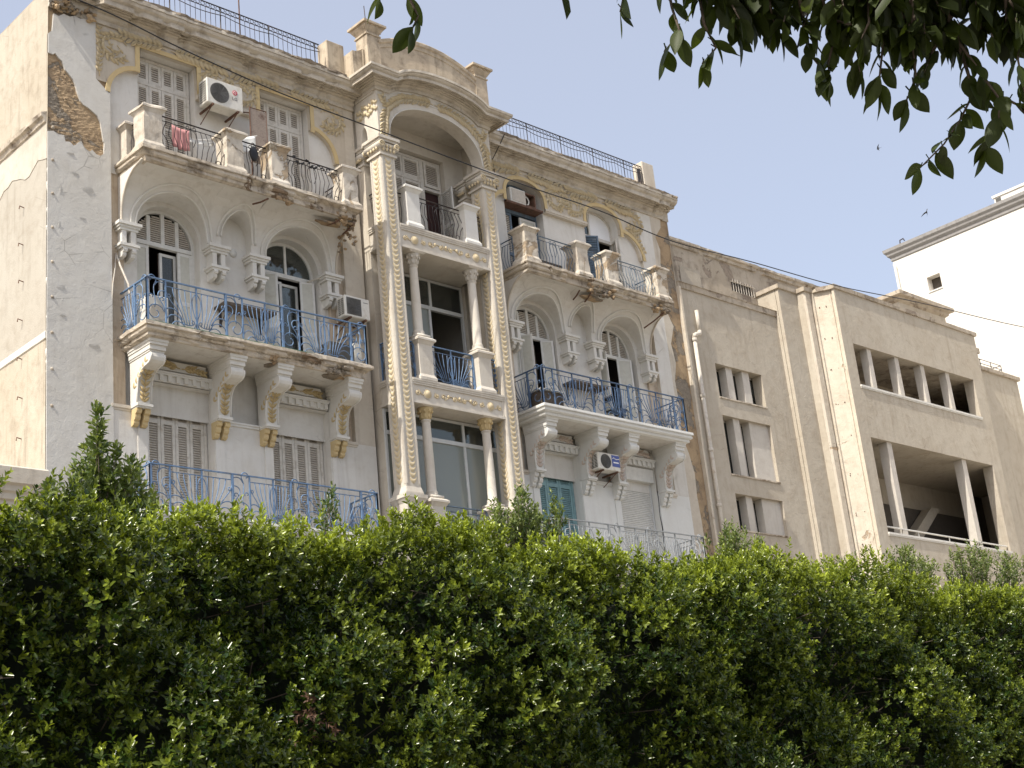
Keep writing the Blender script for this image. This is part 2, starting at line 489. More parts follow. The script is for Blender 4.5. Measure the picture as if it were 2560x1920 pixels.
def sweep(mb, path, prof, step=.12, jit=0.0, chips=(), seed=0, cap=True):
    """run a moulding profile [(out, z)] along a polyline [(x, y, zoff)] ; chips = (s0, s1, depth, lift)"""
    P = [(p[0], p[1], p[2] if len(p) > 2 else 0.0) for p in path]
    seg = []
    for a, b in zip(P, P[1:]):
        d = Vector((b[0] - a[0], b[1] - a[1])); L = d.length
        if L < 1e-6: continue
        d /= L; seg.append((a, b, L, Vector((d.y, -d.x))))
    st = []; s = 0
    for i, (a, b, L, nrm) in enumerate(seg):
        N = max(1, int(L / step))
        for k in range(N + (1 if i == len(seg) - 1 else 0)):
            t = k / N
            nn = nrm
            if k == 0 and i > 0:
                m = seg[i - 1][3]; nn = (m + nrm) / (1 + m.dot(nrm))
            st.append((a[0] + (b[0] - a[0]) * t, a[1] + (b[1] - a[1]) * t, a[2] + (b[2] - a[2]) * t, nn, s + L * t, k == 0 or k == N))
        s += L
    M_ = len(prof); rows = []
    zmin = min(z for o, z in prof); zmax = max(z for o, z in prof)
    for (x, y, zo, nn, ss, corner) in st:
        row = []
        for j, (o, z) in enumerate(prof):
            oo, zz = o, z + zo
            if o > .02:
                if jit:
                    oo += jit * 2.2 * (noise.noise(Vector((ss * 3.1, j * 1.3, seed))) ) + jit * random.uniform(-.5, .5) * (0 if corner else 1)
                    zz += jit * 1.2 * noise.noise(Vector((ss * 4.3, j * .7 + 9, seed)))
                for (c0, c1, dp, lift) in chips:
                    if c0 < ss < c1:
                        f = 1.0 if (z - zmin) < .62 * (zmax - zmin) or lift < 0 else .25
                        r = .55 + .9 * abs(noise.noise(Vector((ss * 7.0, j * 2.1, seed + 5))))
                        oo = max(o * .12, oo - dp * f * r)
                        zz += abs(lift) * f * r * (1 if z < zmin + .5 * (zmax - zmin) else 0)
            row.append((x + nn.x * oo, y + nn.y * oo, zz))
        rows.append(row)
    n0 = len(mb.v)
    mb.add([p for r in rows for p in r], [(i * M_ + j, (i + 1) * M_ + j, (i + 1) * M_ + j + 1, i * M_ + j + 1) for i in range(len(rows) - 1) for j in range(M_ - 1)])
    if cap:
        mb.add(rows[0], [tuple(range(M_))]); mb.add(rows[-1], [tuple(range(M_))])

def bez(p0, p1, p2, p3, n=9):
    return [tuple((1 - t) ** 3 * a + 3 * (1 - t) ** 2 * t * b + 3 * (1 - t) * t * t * c + t ** 3 * d for a, b, c, d in zip(p0, p1, p2, p3)) for t in [k / n for k in range(n + 1)]]
def spiral(cx, cz, r0, r1, a0, a1, n=14):
    return [(cx + (r0 + (r1 - r0) * k / n) * math.cos(a0 + (a1 - a0) * k / n), cz + (r0 + (r1 - r0) * k / n) * math.sin(a0 + (a1 - a0) * k / n)) for k in range(n + 1)]

# laurel leaf for plaster reliefs: lies in the x-z plane, points along +x, bulges towards -y
def relief_leaf_mesh(name, L, W, H, mat):
    mb = MB()
    xs = [0, .25, .55, .82, 1.0]; ws = [.05, .8, 1.0, .62, .0]; hs = [.5, 1, 1, .7, .25]
    vs = []
    for x, w, h in zip(xs, ws, hs):
        vs += [(x * L, 0, w * W / 2), (x * L, -H * h, w * W * .12), (x * L, -H * h * .45, 0), (x * L, -H * h, -w * W * .12), (x * L, 0, -w * W / 2)]
    fs = []
    for i in range(4):
        for j in range(4):
            fs.append((i * 5 + j, (i + 1) * 5 + j, (i + 1) * 5 + j + 1, i * 5 + j + 1))
    mb.add(vs, fs)
    return mb.mesh(name, mat, True)

LEAVES = {}
def relief_leaf(parent, x, y, z, ang, L, mat='relief', flip=False):
    q = round(L / .02) * .02
    key = (q, mat)
    if key not in LEAVES:
        LEAVES[key] = relief_leaf_mesh('relief_leaf', q, q * .38, q * .34, M[mat])
    return link('leaf', LEAVES[key], parent, loc=(x, y, z), rot=(0, -ang, 0))

def garland(parent, pts, y, mat='relief', step=.10, L=.15, spread=.62, stem_r=.012, both=True, skip=0):
    """leafy stem along a polyline in (x, z)"""
    mb = MB(); mb.tube([(a, y - .012, b) for a, b in pts], stem_r, 5)
    mb.build('stem', M[mat], parent, True)
    acc = skip; k = 0
    for a, b in zip(pts, pts[1:]):
        d = math.hypot(b[0] - a[0], b[1] - a[1]); t = math.atan2(b[1] - a[1], b[0] - a[0])
        acc += d
        while acc >= step:
            acc -= step
            f = 1 - acc / d if d > 0 else 1
            x, z = a[0] + (b[0] - a[0]) * f, a[1] + (b[1] - a[1]) * f
            for sgn in ((1, -1) if both else ((1,) if k % 2 else (-1,))):
                j = random.uniform(-.12, .12)
                relief_leaf(parent, x, y, z, t + sgn * spread + j, L * random.uniform(.9, 1.1), mat)
            k += 1

# ------------------------------------------------------------------ the old apartment building
B = thing('apartment_building', 'ornate old apartment building with peeling plaster, iron balconies and a central loggia', 'building', (0, 3, 0))
XC = .04
def ux(s, u): return XC + s * u
def xr(s, u0, u1):
    a, b = ux(s, u0), ux(s, u1); return (a, b) if a < b else (b, a)

ZT = 20.80           # top of the wall, under the cornice
# body: side walls, roof, back
mb = MB()
xl, xrr = ux(-1, 10.28), ux(1, 10.24)
mb.quad((xl, 0, 17.96), (xl, 12, 17.96), (xl, 12, 21.3), (xl, 0, 21.3))
mb.build('side_wall', M['side'], B, label='sunlit cream upper side wall streaked with damp')
mb = MB(); mb.quad((xl, 0, 13.05), (xl, 12, 13.05), (xl, 12, 17.96), (xl, 0, 17.96)); mb.build('side_wall', M['side_mid'], B, label='sunlit grey-beige middle side wall')
mb = MB(); mb.quad((xl, 0, 0), (xl, 12, 0), (xl, 12, 13.05), (xl, 0, 13.05)); mb.build('side_wall', M['side'], B, label='sunlit cream lower side wall')
mb = MB(); rs = random.Random(4)
pol = [(12.0, 17.955), (0.005, 17.955)] + [(0.005 + 12 * k / 60, 17.12 + .10 * math.sin(k * .9) + rs.uniform(-.09, .09)) for k in range(61)]
mb.prism(pol, xl - .012, xl, 'x'); mb.build('pale_band', M['side_pale'], B, label='paler ragged plaster band under the ledge')
mb = MB()
mb.quad((xrr, .0, 0), (xrr, 12, 0), (xrr, 12, 21.3), (xrr, .0, 21.3))
mb.quad((xl, 12, 0), (xrr, 12, 0), (xrr, 12, 21.3), (xl, 12, 21.3))
mb.build('back_wall', M['cream'], B)
mb = MB(); mb.box(xl + .02, xrr - .02, .02, 11.98, 21.2, 21.36)
mb.build('roof', M['upper'], B)

# mouldings on the side wall
mb = MB()
sweep(mb, [(xl - .002, 6.0), (xl - .002, 0.02)], [(0, 17.93), (.05, 17.95), (.07, 18.04), (.13, 18.07), (.14, 18.15), (0, 18.20)], jit=.008, seed=3)
mb.build('side_ledge', M['stone_edge'], B)
mb = MB()
sweep(mb, [(xl - .002, 6.0), (xl - .002, 0.0)], [(0, 13.02), (.025, 13.03), (.03, 13.15), (0, 13.19)], jit=.004, seed=4)
mb.build('side_band', M['trim'], B)
mb = MB()
for k in range(7):
    y = 1.05 + random.uniform(-.02, .02); z = 11.2 + k * .86
    mb.tube([(xl, y, z), (xl - .10, y, z + .02), (xl - .11, y, z - .05)], .012, 5)
mb.split('iron_hook', M['rust'], B)

FLY = -1.0           # balcony front plane
PX = {}
def wing(s):
    left = s < 0
    q = lambda u0, u1: xr(s, u0, u1)
    # ---- outer sheet: pier beside the wing and lower storey
    w_low = [hole(*q(6.42, 8.0), 9.35, 12.50), hole(*q(3.34, 4.92), 9.35, 12.50)]
    low_mat = M['white_low'] if not left else M['white']
    mb = MB()
    a, b = q(2.0, 10.28)
    pl = q(8.82, 10.28)
    if left:
        facade(mb, pl[1], b, 0, 11.83, w_low, 0.0, .34)
    else:
        facade(mb, a, q(2.0, 9.3)[1], 0, 11.83, w_low, 0.0, .34)
    mb.build('lower_wall', low_mat, B, label='whitewashed first floor wall')
    mb = MB()
    if left:
        # pier: rubble backing and a plaster skin with a ragged hole
        facade(mb, pl[0], pl[1], 0, ZT, (), .028, .1)
        mb.build('pier_core', M['rubble'], B, label='bare brown rubble where the plaster fell off')
        mg = MB(); gx, gz = 46, 74
        for i in range(gx + 1):
            for k in range(gz + 1):
                x = -10.238 + 1.36 * i / gx; z = 17.40 + 2.3 * k / gz
                w_ = noise.noise(Vector((x * 4, z * 7, 1))) * .009 + noise.noise(Vector((x * 14, z * 22, 3))) * .013 + abs(noise.noise(Vector((x * 6, z * 11, 5)))) * .016 
                if abs(x + 10.238) < .01: w_ = 0
                mg.v.append((x, .016 + w_ * (1.2 if x < -9.55 else .8), z))
        mg.f = [(i * (gz + 1) + k, (i + 1) * (gz + 1) + k, (i + 1) * (gz + 1) + k + 1, i * (gz + 1) + k + 1) for i in range(gx) for k in range(gz)]
        mg.build('rubble_patch', M['rubble'], B, label='rough brown rubble laid bare')
        skin_low = [(-10.24, 0), (-8.78, 0), (-8.78, 11.83), (-8.78, 19.1), (-8.83, 19.1), (-8.86, 18.6), (-8.90, 18.1), (-8.93, 17.8), (-8.94, 17.55), (-9.03, 17.47), (-9.12, 17.48), (-9.22, 17.56), (-9.28, 17.50),
                    (-9.35, 17.53), (-9.41, 17.58), (-9.47, 17.69), (-9.53, 17.66), (-9.60, 17.57), (-9.66, 17.54), (-9.74, 17.60), (-9.84, 17.58), (-9.86, 17.66), (-9.87, 17.72), (-10.0, 17.70), (-10.12, 17.75), (-10.24, 17.71)]
        skin_up = [(-10.24, 19.62), (-10.13, 19.61), (-10.08, 19.66), (-9.99, 19.56), (-9.92, 19.52), (-9.85, 19.33), (-9.76, 19.25), (-9.66, 19.14), (-9.60, 19.00), (-9.56, 18.84), (-9.49, 18.67), (-9.42, 18.60),
                   (-9.30, 18.56), (-9.20, 18.50), (-9.09, 18.43), (-9.02, 18.28), (-8.99, 18.08), (-8.95, 17.85), (-8.93, 17.82), (-8.90, 18.1), (-8.86, 18.6), (-8.83, 19.1), (-8.84, 19.12), (-9.12, 19.35), (-9.12, 20.78), (-9.3, 20.80), (-9.5, 20.74), (-9.62, 20.77), (-9.74, 20.70), (-9.88, 20.72), (-10.0, 20.62), (-10.12, 20.64), (-10.15, 20.2), (-10.24, 20.1)]
        for nm, pol in (('pier_skin', skin_low), ('pier_skin', skin_up)):
            m2 = MB()
            m2.prism(pol, -.022, .027, 'y')
            m2.build(nm, M['grey_pier'], B, label='grey-white peeling plaster skin of the corner pier')
        rs = random.Random(12)
        for k in range(24):
            w_, h_ = rs.uniform(.15, .55), rs.uniform(.10, .45); x = rs.uniform(-10.15, -9.0); z = rs.uniform(10.2, 17.2)
            n_ = 11; ph = rs.uniform(0, 6)
            pts = []
            for i in range(n_):
                a_ = 2 * PI * i / n_; r_ = rs.uniform(.6, 1.05)
                px_ = min(max(x + w_ / 2 * r_ * math.cos(a_), -10.23), -8.80); pz = z + h_ / 2 * r_ * math.sin(a_)
                lift = .004 + .022 * max(0, math.cos(a_ - ph)) ** 3
                pts.append((px_, -lift, pz))
            m2 = MB(); c_ = (x, -.006, z)
            m2.add(pts + [c_], [(i, (i + 1) % n_, n_) for i in range(n_)])
            m2.build('paint_flake', M['grey_pier'], B)
        # curled flakes and bolt heads
        for (x, z, w, h) in ((-9.33, 16.52, .34, .22), (-9.62, 16.85, .2, .12), (-9.95, 16.35, .10, .30), (-9.98, 15.55, .08, .22), (-9.93, 14.15, .26, .2), (-9.72, 17.3, .24, .08), (-9.45, 15.85, .2, .1), (-9.9, 13.55, .18, .1), (-9.2, 13.0, .3, .16)):
            m2 = MB()
            pts = []
            for k in range(9):
                aa = 2 * PI * k / 9 + .3
                rr = random.uniform(.75, 1.1)
                pts.append((x + w / 2 * rr * math.cos(aa), z + h / 2 * rr * math.sin(aa)))
            vs = [(px_, -.004 - .05 * max(0, (pz - z) / h + .25), pz) for px_, pz in pts] + [(x, -.035, z)]
            m2.add(vs, [(k, (k + 1) % 9, 9) for k in range(9)])
            m2.build('plaster_flake', M['grey_pier'], B, True)
        m2 = MB()
        for k in range(9):
            z = 11.6 + k * .78
            m2.ball((-10.13, -.02, z), .035, .03, .03)
            m2.box(-10.16, -10.09, -.03, 0, z - .035, z - .02)
        m2.split('wall_bolt', M['stone_edge'], B)
        # broken patches along the corner
        m2 = MB()
        for k in range(26):
            z = random.uniform(11, 17.5); x = -10.24
            m2.ball((x + .03, 0.0, z), random.uniform(.02, .06), .02, random.uniform(.03, .12), 6, 4)
        m2.stuff('corner_crumbs', M['grey_pier'], B, True)
    else:
        facade(mb, *q(8.82, 9.45), 11.83, ZT, (), .0, .1)
        mb.build('corner_pier', M['white'], B)
        m2 = MB()
        out = [(9.49, 0)]
        zs = [0, 6, 10, 11.2, 11.9, 12.6, 13.2, 13.7, 14.2, 14.8, 15.4, 16.0, 16.6, 17.2, 17.7, 18.2, 18.7, 19.2, 19.7, 20.1, 20.5, 20.78]
        xs_ = [9.9, 9.9, 9.9, 9.86, 9.82, 9.86, 9.72, 9.52, 9.55, 9.60, 9.56, 9.72, 9.62, 9.86, 9.60, 9.66, 9.70, 9.66, 9.74, 9.60, 9.92, 9.95]
        pol = [(9.45, 0)] + [(x, z) for x, z in zip(xs_, zs)] + [(9.45, 20.78)]
        facade(m2, xrr - .95, xrr, 0, ZT, (), .03, .1)
        m2.build('pier_core', M['rubble'], B, label='bare rubble edge at the right corner')
        m2 = MB()
        m2.prism(pol, -.001, .029, 'y')
        m2.build('pier_skin', M['cream'], B)
        m2 = MB()
        facade(m2, q(2.0, 9.3)[1], 9.45, 0, 11.83, (), .0, .1)
        m2.build('lower_wall', M['white_low'], B)
    # pier return into the recess
    mb = MB()
    x = ux(s, 8.82)
    mb.quad((x, 0, 11.83), (x, .3, 11.83), (x, .3, ZT), (x, 0, ZT))
    x2 = ux(s, 2.58)
    mb.quad((x2, 0, 11.83), (x2, .3, 11.83), (x2, .3, ZT), (x2, 0, ZT))
    facade(mb, *q(2.0, 2.58), 11.83, ZT, (), 0.0, .1)
    mb.split('inner_pier', M['cream'], B)
    # ledge at the foot of the recess
    mb = MB()
    for u0, u1 in ((8.40, 8.86), (2.54, 3.0)):
        a, b = q(u0, u1)
        mb.box(a, b, -.035, .10, 11.79, 11.86); mb.box(a + .02, b - .02, -.015, .02, 11.74, 11.79)
    mb.split('recess_ledge', M['cream'], B)
    # recess wall of the second floor, brown stained strips beside
    w2 = [hole(*q(6.52, 8.10), 13.38, 15.95, 16.78, 2.2), hole(*q(3.22, 4.80), 13.38, 15.95, 16.78, 2.2)]
    mb = MB()
    facade(mb, *q(3.0, 8.46), 11.83, 17.1, w2, .20, .52)
    mb.build('second_floor_wall', M['white'], B)
    mb = MB()
    facade(mb, *q(8.46, 8.82), 11.83, 17.3, (), .12, .2)
    facade(mb, *q(2.58, 3.0), 11.83, 17.3, (), .12, .2)
    for u in (8.46, 3.0):
        x = ux(s, u); mb.quad((x, .12, 11.83), (x, .2, 11.83), (x, .2, 17.3), (x, .12, 17.3))
    mb.split('stained_strip', M['stained'], B, label='brown stained recessed strip beside the balcony')
    # third floor recess wall
    if left:
        w3 = [hole(*q(6.58, 8.07), 17.42, 20.53), hole(*q(3.35, 4.84), 17.42, 20.53)]
    else:
        w3 = [hole(*q(6.46, 7.93), 17.42, 19.95, 20.48, 2.3), hole(*q(3.26, 4.75), 17.42, 19.95, 20.48, 2.3)]
    mb = MB()
    facade(mb, *q(2.58, 8.82), 17.2, ZT, w3, .10, .42)
    mb.build('third_floor_wall', M['white'], B)
    # ---- arcade over the second floor with its cove
    ZS = 16.0; ZC = 16.15; ZE = 17.14
    def cove(z):
        if z <= ZC: return .0
        t = min(1.0, (z - ZC) / (ZE - ZC)); return -.90 * (1 - math.sqrt(max(0, 1 - t * t)))
    ah = [hole(*q(6.46, 8.22), ZS, 16.02, 16.88, 2.3), hole(*q(5.27, 6.07), ZS, 16.28, 16.90, 2.0), hole(*q(3.10, 4.86), ZS, 16.02, 16.88, 2.3)]
    mb = MB()
    facade(mb, *q(2.84, 8.58), ZS, ZE, ah, cove, .2, zdiv=9)
    for u in (2.84, 8.58):
        x = ux(s, u)
        prof = [(cove(ZS + (ZE - ZS) * k / 16), ZS + (ZE - ZS) * k / 16) for k in range(17)]
        mb.add([(x, y, z) for y, z in prof] + [(x, .12, ZE), (x, .12, ZS)], [tuple(range(19))])
    arc = mb.build('arcade_cove', M['white'], B, label='white coved vault under the top balcony')
    for h, g in zip(ah, (.14, .11, .14)):
        for gg, r in ((g, .028), (.02, .022)):
            m2 = MB()
            m2.tube([(px_, cove(pz) - .012, pz) for px_, pz in arch_pts(h, 34, gg)], r, 6)
            m2.build('arch_moulding', M['trim'], B, True)
    m2 = MB()
    for u in (2.84, 8.58):
        x = ux(s, u)
        m2.tube([(x, cove(ZS + (ZE - ZS) * k / 16) - .01, ZS + (ZE - ZS) * k / 16) for k in range(17)], .03, 6)
    m2.split('cove_edge', M['cream'], B, True)
    m2 = MB(); m2.lathe(0, 0, [(.02, 0), (.10, 0), (.10, .03), (.0, .05)], 16)
    d = m2.mesh('roundel', M['trim'], True)
    link('roundel', d, B, loc=(ux(s, 5.64), .20, 16.05), rot=(PI / 2, 0, 0))
    # imposts: twin colonnettes on corbels
    for u in (8.44, 6.19, 5.13, 3.01):
        x = ux(s, u)
        ip = MB()
        ip.box(x - .28, x + .28, -.16, .2, 15.93, 16.0); ip.box(x - .25, x + .25, -.12, .2, 15.88, 15.93); ip.box(x - .22, x + .22, -.09, .2, 15.82, 15.88)
        im = ip.build('impost', M['trim'], B)
        for dx in (-.11, .11):
            m2 = MB(); m2.box(x + dx - .055, x + dx + .055, -.07, .2, 15.50, 15.82); m2.build('colonnette', M['trim'], im)
        m2 = MB(); m2.box(x - .235, x + .235, -.13, .2, 15.44, 15.50); m2.box(x - .20, x + .20, -.10, .2, 15.39, 15.44); m2.build('impost_plate', M['trim'], im)
        for dx in (-.105, .105):
            m2 = MB()
            m2.prism([(.2, 15.39), (-.10, 15.39), (-.115, 15.35), (-.10, 15.31), (-.06, 15.30), (-.065, 15.26), (-.04, 15.22), (.02, 15.20), (.2, 15.18)], x + dx - .048, x + dx + .048, 'x')
            m2.build('corbel', M['trim'], im)
    # ---- frieze sheet
    fy = -.004
    if left: a0, a1 = -9.12, ux(s, 2.30)
    else: a0, a1 = ux(s, 2.30), ux(s, 8.62 + .3)
    hs = [(min(h['x0'], h['x1']), max(h['x0'], h['x1']), h) for h in w3]
    uarc = (8.82, 8.07) if left else (8.86, 7.95)
    def low(x):
        u = (x - XC) * s
        for x0_, x1_, h in hs:
            if x0_ < x < x1_: return htop(h, x)
        if u > 8.82: return 19.35 if left else ZT - .01
        if u > (8.07 if left else 7.97):
            t = (u - (8.07 if left else 7.97)) / .75
            return 19.12 + .76 * math.sqrt(max(0, 1 - t * t))
        if 4.7 < u < 6.7: return 19.80
        if u < 3.4:
            t = (3.4 - u) / .75
            return 19.12 + .76 * math.sqrt(max(0, 1 - t * t))
        return 19.8
    ex = [a0 + (a1 - a0) * k / 140 for k in range(141)]
    mb = MB()
    facade(mb, a0, a1, 19, ZT, (), fy, .1, low=low, extra_x=sorted(set(ex) | {v + d for x0_, x1_, h in hs for v in (x0_, x1_) for d in (-.002, .002)}), reveal=False)
    # lower lip back to the recess wall
    xs = sorted(set(ex))
    for p, q_ in zip(xs, xs[1:]):
        mb.quad((p, fy, low(p)), (q_, fy, low(q_)), (q_, .1, low(q_)), (p, .1, low(p)))
    for x0_, x1_, h in hs:
        for x, d in ((x0_, -.01), (x1_, .01)):
            za, zb_ = sorted((low(x + d), h['zs']))
            mb.quad((x, fy, za), (x, .1, za), (x, .1, zb_), (x, fy, zb_))
    fr = mb.build('frieze', M['relief_bed'], B, label='leafy plaster frieze under the cornice')
    # yellow band round the openings
    mb = MB()
    def band(pts, w=.11, o=0.0):
        n = len(pts)
        outp = []
        for i, (x, z) in enumerate(pts):
            t = Vector((pts[min(i + 1, n - 1)][0] - pts[max(i - 1, 0)][0], pts[min(i + 1, n - 1)][1] - pts[max(i - 1, 0)][1]))
            t.normalize(); outp.append((x - t.y * w, z + t.x * w))
        vs = []
        for (x, z), (x2_, z2) in zip(pts, outp):
            vs += [(x, fy - .022 - o, z), (x2_, fy - .022 - o, z2), (x, fy + .01, z), (x2_, fy + .01, z2)]
        fs = []
        for i in range(n - 1):
            b_ = i * 4
            fs += [(b_, b_ + 1, b_ + 5, b_ + 4), (b_, b_ + 4, b_ + 6, b_ + 2), (b_ + 1, b_ + 3, b_ + 7, b_ + 5)]
        mb.add(vs, fs)
    order = sorted(hs)
    A = order[0]; Z2 = order[1]
    arcL = []
    lim = -8.78 if left else ux(s, 2.66)
    cxl = A[0]
    for k in range(13):
        t = PI / 2 * k / 12
        arcL.append((cxl - (cxl - lim) * math.cos(t), 19.12 + .76 * math.sin(t)))
    def top_of(h):
        if h['za'] == h['zs']: return [(h['x0'], 19.88), (h['x0'], h['zs']), (h['x1'], h['zs']), (h['x1'], 19.80)]
        return [(h['x0'], 19.7)] + arch_pts(h, 22) + [(h['x1'], 19.7)]
    arcR = []
    lim2 = ux(s, 2.66) if left else ux(s, 8.82); cxr = Z2[1]
    for k in range(13):
        t = PI / 2 * (1 - k / 12)
        arcR.append((cxr + (lim2 - cxr) * math.cos(t), 19.12 + .76 * math.sin(t)))
    # runs go left to right so that the band lies above / outside
    if A[2]['za'] == A[2]['zs']:
        band(arcL, o=.004)
        for h in (A[2], Z2[2]):
            band([(h['x0'] , 19.86), (h['x0'], h['zs'] - .001)]); band([(h['x0'] - .11, h['zs']), (h['x1'] + .11, h['zs'])]); band([(h['x1'], h['zs'] - .001), (h['x1'], 19.80)])
        band(arcR, o=.004)
    else:
        band(arcL[3:], o=.004); band(top_of(A[2])); band(top_of(Z2[2])); band(arcR, o=.004)
    mb.split('yellow_band', M['yellow'], fr)
    # relief foliage
    yy = fy - .004
    zt = 20.66
    def wave(xa, xb, z, amp, n, ph=0): return [(xa + (xb - xa) * k / n, z + amp * math.sin(ph + 2 * PI * k / n)) for k in range(n + 1)]
    mids = (A[0] + A[1]) / 2, (Z2[0] + Z2[1]) / 2
    cx = (A[1] + Z2[0]) / 2
    hi_z = .035 if left else 0.0
    for xa, xb in ((mids[0] - .05, A[0] - .45), (mids[0] + .05, cx - .08), (mids[1] - .05, cx + .08), (mids[1] + .05, Z2[1] + .45)):
        if abs(xb) < 2.35: xb = math.copysign(2.5, xb)
        garland(fr, wave(xa, xb, zt + hi_z, .02, 9), yy - .02, L=.23, step=.125, spread=.72)
    # medallions between the windows and in the corners
    for sg in (-1, 1):
        c2 = cx + sg * .40
        garland(fr, [(c2 + sg * .31 * math.cos(t), 20.24 + .27 * math.sin(t)) for t in [2.3 - .45 * k for k in range(13)]], yy, L=.17, step=.105)
        garland(fr, [(c2 + sg * .14 * math.cos(t), 20.24 + .12 * math.sin(t)) for t in [-.8 + .5 * k for k in range(9)]], yy, L=.13, step=.10)
        garland(fr, bez((cx + sg * .05, 20.62), (cx + sg * .10, 20.4), (cx + sg * .02, 20.1), (cx + sg * .22, 19.90), 9), yy, L=.15, step=.12)
    for cxx, sg in ((A[0] - .62, -1), (Z2[1] + .62, 1)):
        if (cxx < -9.0) or (abs(cxx) < 2.5): continue
        garland(fr, [(cxx + sg * .34 * math.cos(t), 20.30 + .30 * math.sin(t)) for t in [2.6 - .42 * k for k in range(13)]], yy, L=.18, step=.11)
        garland(fr, [(cxx + sg * .13 * math.cos(t), 20.28 + .11 * math.sin(t)) for t in [2.0 + .6 * k for k in range(9)]], yy, L=.13, step=.11)
        if left and cxx < -8: garland(fr, [(-9.03, 19.45), (-9.05, 19.8), (-9.0, 20.2), (-9.04, 20.5), (-9.02, 20.74)], yy, L=.15, step=.12)
        if s * cxx > 0 and abs(cxx) > 8 and not left: garland(fr, bez((cxx - sg * .28, 20.02), (cxx - sg * .0, 19.98), (cxx + sg * .16, 19.85), (cxx + sg * .34, 19.42), 10), yy, L=.15, step=.12)
    # string course under the middle field
    mb = MB(); a, b = A[1] + .0, Z2[0]
    mb.box(a, b, -.05, .1, 19.73, 19.80); mb.box(a, b, -.03, .1, 19.69, 19.73)
    mb.build('string_course', M['cream'], B)
    return dict(w_low=w_low, w2=w2, w3=w3)

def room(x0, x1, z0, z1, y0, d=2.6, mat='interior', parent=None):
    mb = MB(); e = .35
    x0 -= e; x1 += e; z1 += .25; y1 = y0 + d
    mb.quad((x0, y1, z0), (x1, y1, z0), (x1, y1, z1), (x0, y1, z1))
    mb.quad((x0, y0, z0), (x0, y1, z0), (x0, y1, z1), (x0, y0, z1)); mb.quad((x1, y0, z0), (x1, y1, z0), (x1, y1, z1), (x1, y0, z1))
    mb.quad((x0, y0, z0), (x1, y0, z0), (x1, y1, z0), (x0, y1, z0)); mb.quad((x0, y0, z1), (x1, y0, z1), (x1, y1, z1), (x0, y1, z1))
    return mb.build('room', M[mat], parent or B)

def slats(mb, x0, x1, z0, z1, y, pitch=.052, clip=None):
    n = max(1, int((z1 - z0) / pitch)); p = (z1 - z0) / n
    for k in range(n):
        z = z0 + p * k
        a, b = x0, x1
        if clip:
            a, b = clip(z + p, a, b)
            if b - a < .02: continue
        mb.add([(a, y + .018, z + p * .98), (b, y + .018, z + p * .98), (b, y - .012, z + .002), (a, y - .012, z + .002), (a, y + .026, z + p * .90), (b, y + .026, z + p * .90), (b, y - .004, z - .004), (a, y - .004, z - .004)],
               [(0, 1, 2, 3), (4, 7, 6, 5), (3, 2, 6, 7), (0, 4, 5, 1)])

def shutter_leaf(win, x0, x1, z0, z1, y, rows, matf='shutter', mats='slat', st=.068, label=None, solid=False):
    """louvred leaf; rows = list of rail heights as fractions"""
    mb = MB(); ml = MB()
    mb.box(x0, x0 + st, y - .02, y + .03, z0, z1); mb.box(x1 - st, x1, y - .02, y + .03, z0, z1)
    zs = [z0] + [z0 + (z1 - z0) * r for r in rows] + [z1]
    for k, z in enumerate(zs):
        h = .05
        a = max(z0, z - h) if k < len(zs) - 1 else z1 - .075
        b = min(z1, z + h) if k > 0 else z0 + .09
        mb.box(x0 + st, x1 - st, y - .018, y + .028, a, b)
    for a, b in zip(zs, zs[1:]):
        if solid or mats == 'panel': ml.box(x0 + st, x1 - st, y - .006, y + .012, a + .05, b - .05)
        else: slats(ml, x0 + st, x1 - st, a + .06, b - .06, y)
    o = mb.build('shutter', M[matf], win, label=label)
    ml.stuff('louvre', M[mats], win)
    return o

def shut_window(x0, x1, z0, z1, y, rows, n=4, matf='shutter', mats='slat', label=None, trans=None):
    mb = MB(); f = .07
    mb.box(x0, x0 + f, y - .03, y + .06, z0, z1); mb.box(x1 - f, x1, y - .03, y + .06, z0, z1); mb.box(x0 + f, x1 - f, y - .03, y + .06, z1 - f, z1)
    if trans: mb.box(x0 + f, x1 - f, y - .028, y + .06, trans - .035, trans + .035)
    win = mb.build('window', M[matf], B, label=label)
    back = MB(); back.box(x0, x1, y + .062, y + .10, z0, z1); back.build('window_backing', M['interior'], win)
    w = (x1 - x0 - 2 * f) / n
    for k in range(n):
        a = x0 + f + w * k
        if trans:
            shutter_leaf(win, a + .005, a + w - .005, z0 + .01, trans - .04, y, rows, matf, mats)
            shutter_leaf(win, a + .005, a + w - .005, trans + .04, z1 - f - .005, y, [], matf, mats)
        else:
            shutter_leaf(win, a + .005, a + w - .005, z0 + .01, z1 - f - .005, y, rows, matf, mats)
    return win

def swing_leaf(win, hx, z0, z1, y, w, ang, matf, mats, rows=(.45,), name='open_shutter', solid=False):
    """a leaf hinged at x = hx, opened towards the street; ang 0 = closed to the right, 90 = straight out"""
    mb = MB(); ml = MB(); st = .055
    mb.box(0, st, -.02, .02, z0, z1); mb.box(w - st, w, -.02, .02, z0, z1)
    zs = [z0] + [z0 + (z1 - z0) * r for r in rows] + [z1]
    for k, z in enumerate(zs):
        mb.box(st, w - st, -.018, .018, max(z0, z - .05), min(z1, z + .05))
    if solid or mats == 'panel': ml.box(st, w - st, -.008, .008, z0 + .05, z1 - .05)
    else:
        for a, b in zip(zs, zs[1:]): slats(ml, st, w - st, a + .05, b - .05, 0)
    o = link(name, mb.mesh(name, M[matf]), win, loc=(hx, y, 0), rot=(0, 0, -ang))
    lo = link('louvre', ml.mesh('louvre', M[mats]), win, loc=(hx, y, 0), rot=(0, 0, -ang)); lo['kind'] = 'stuff'
    return o

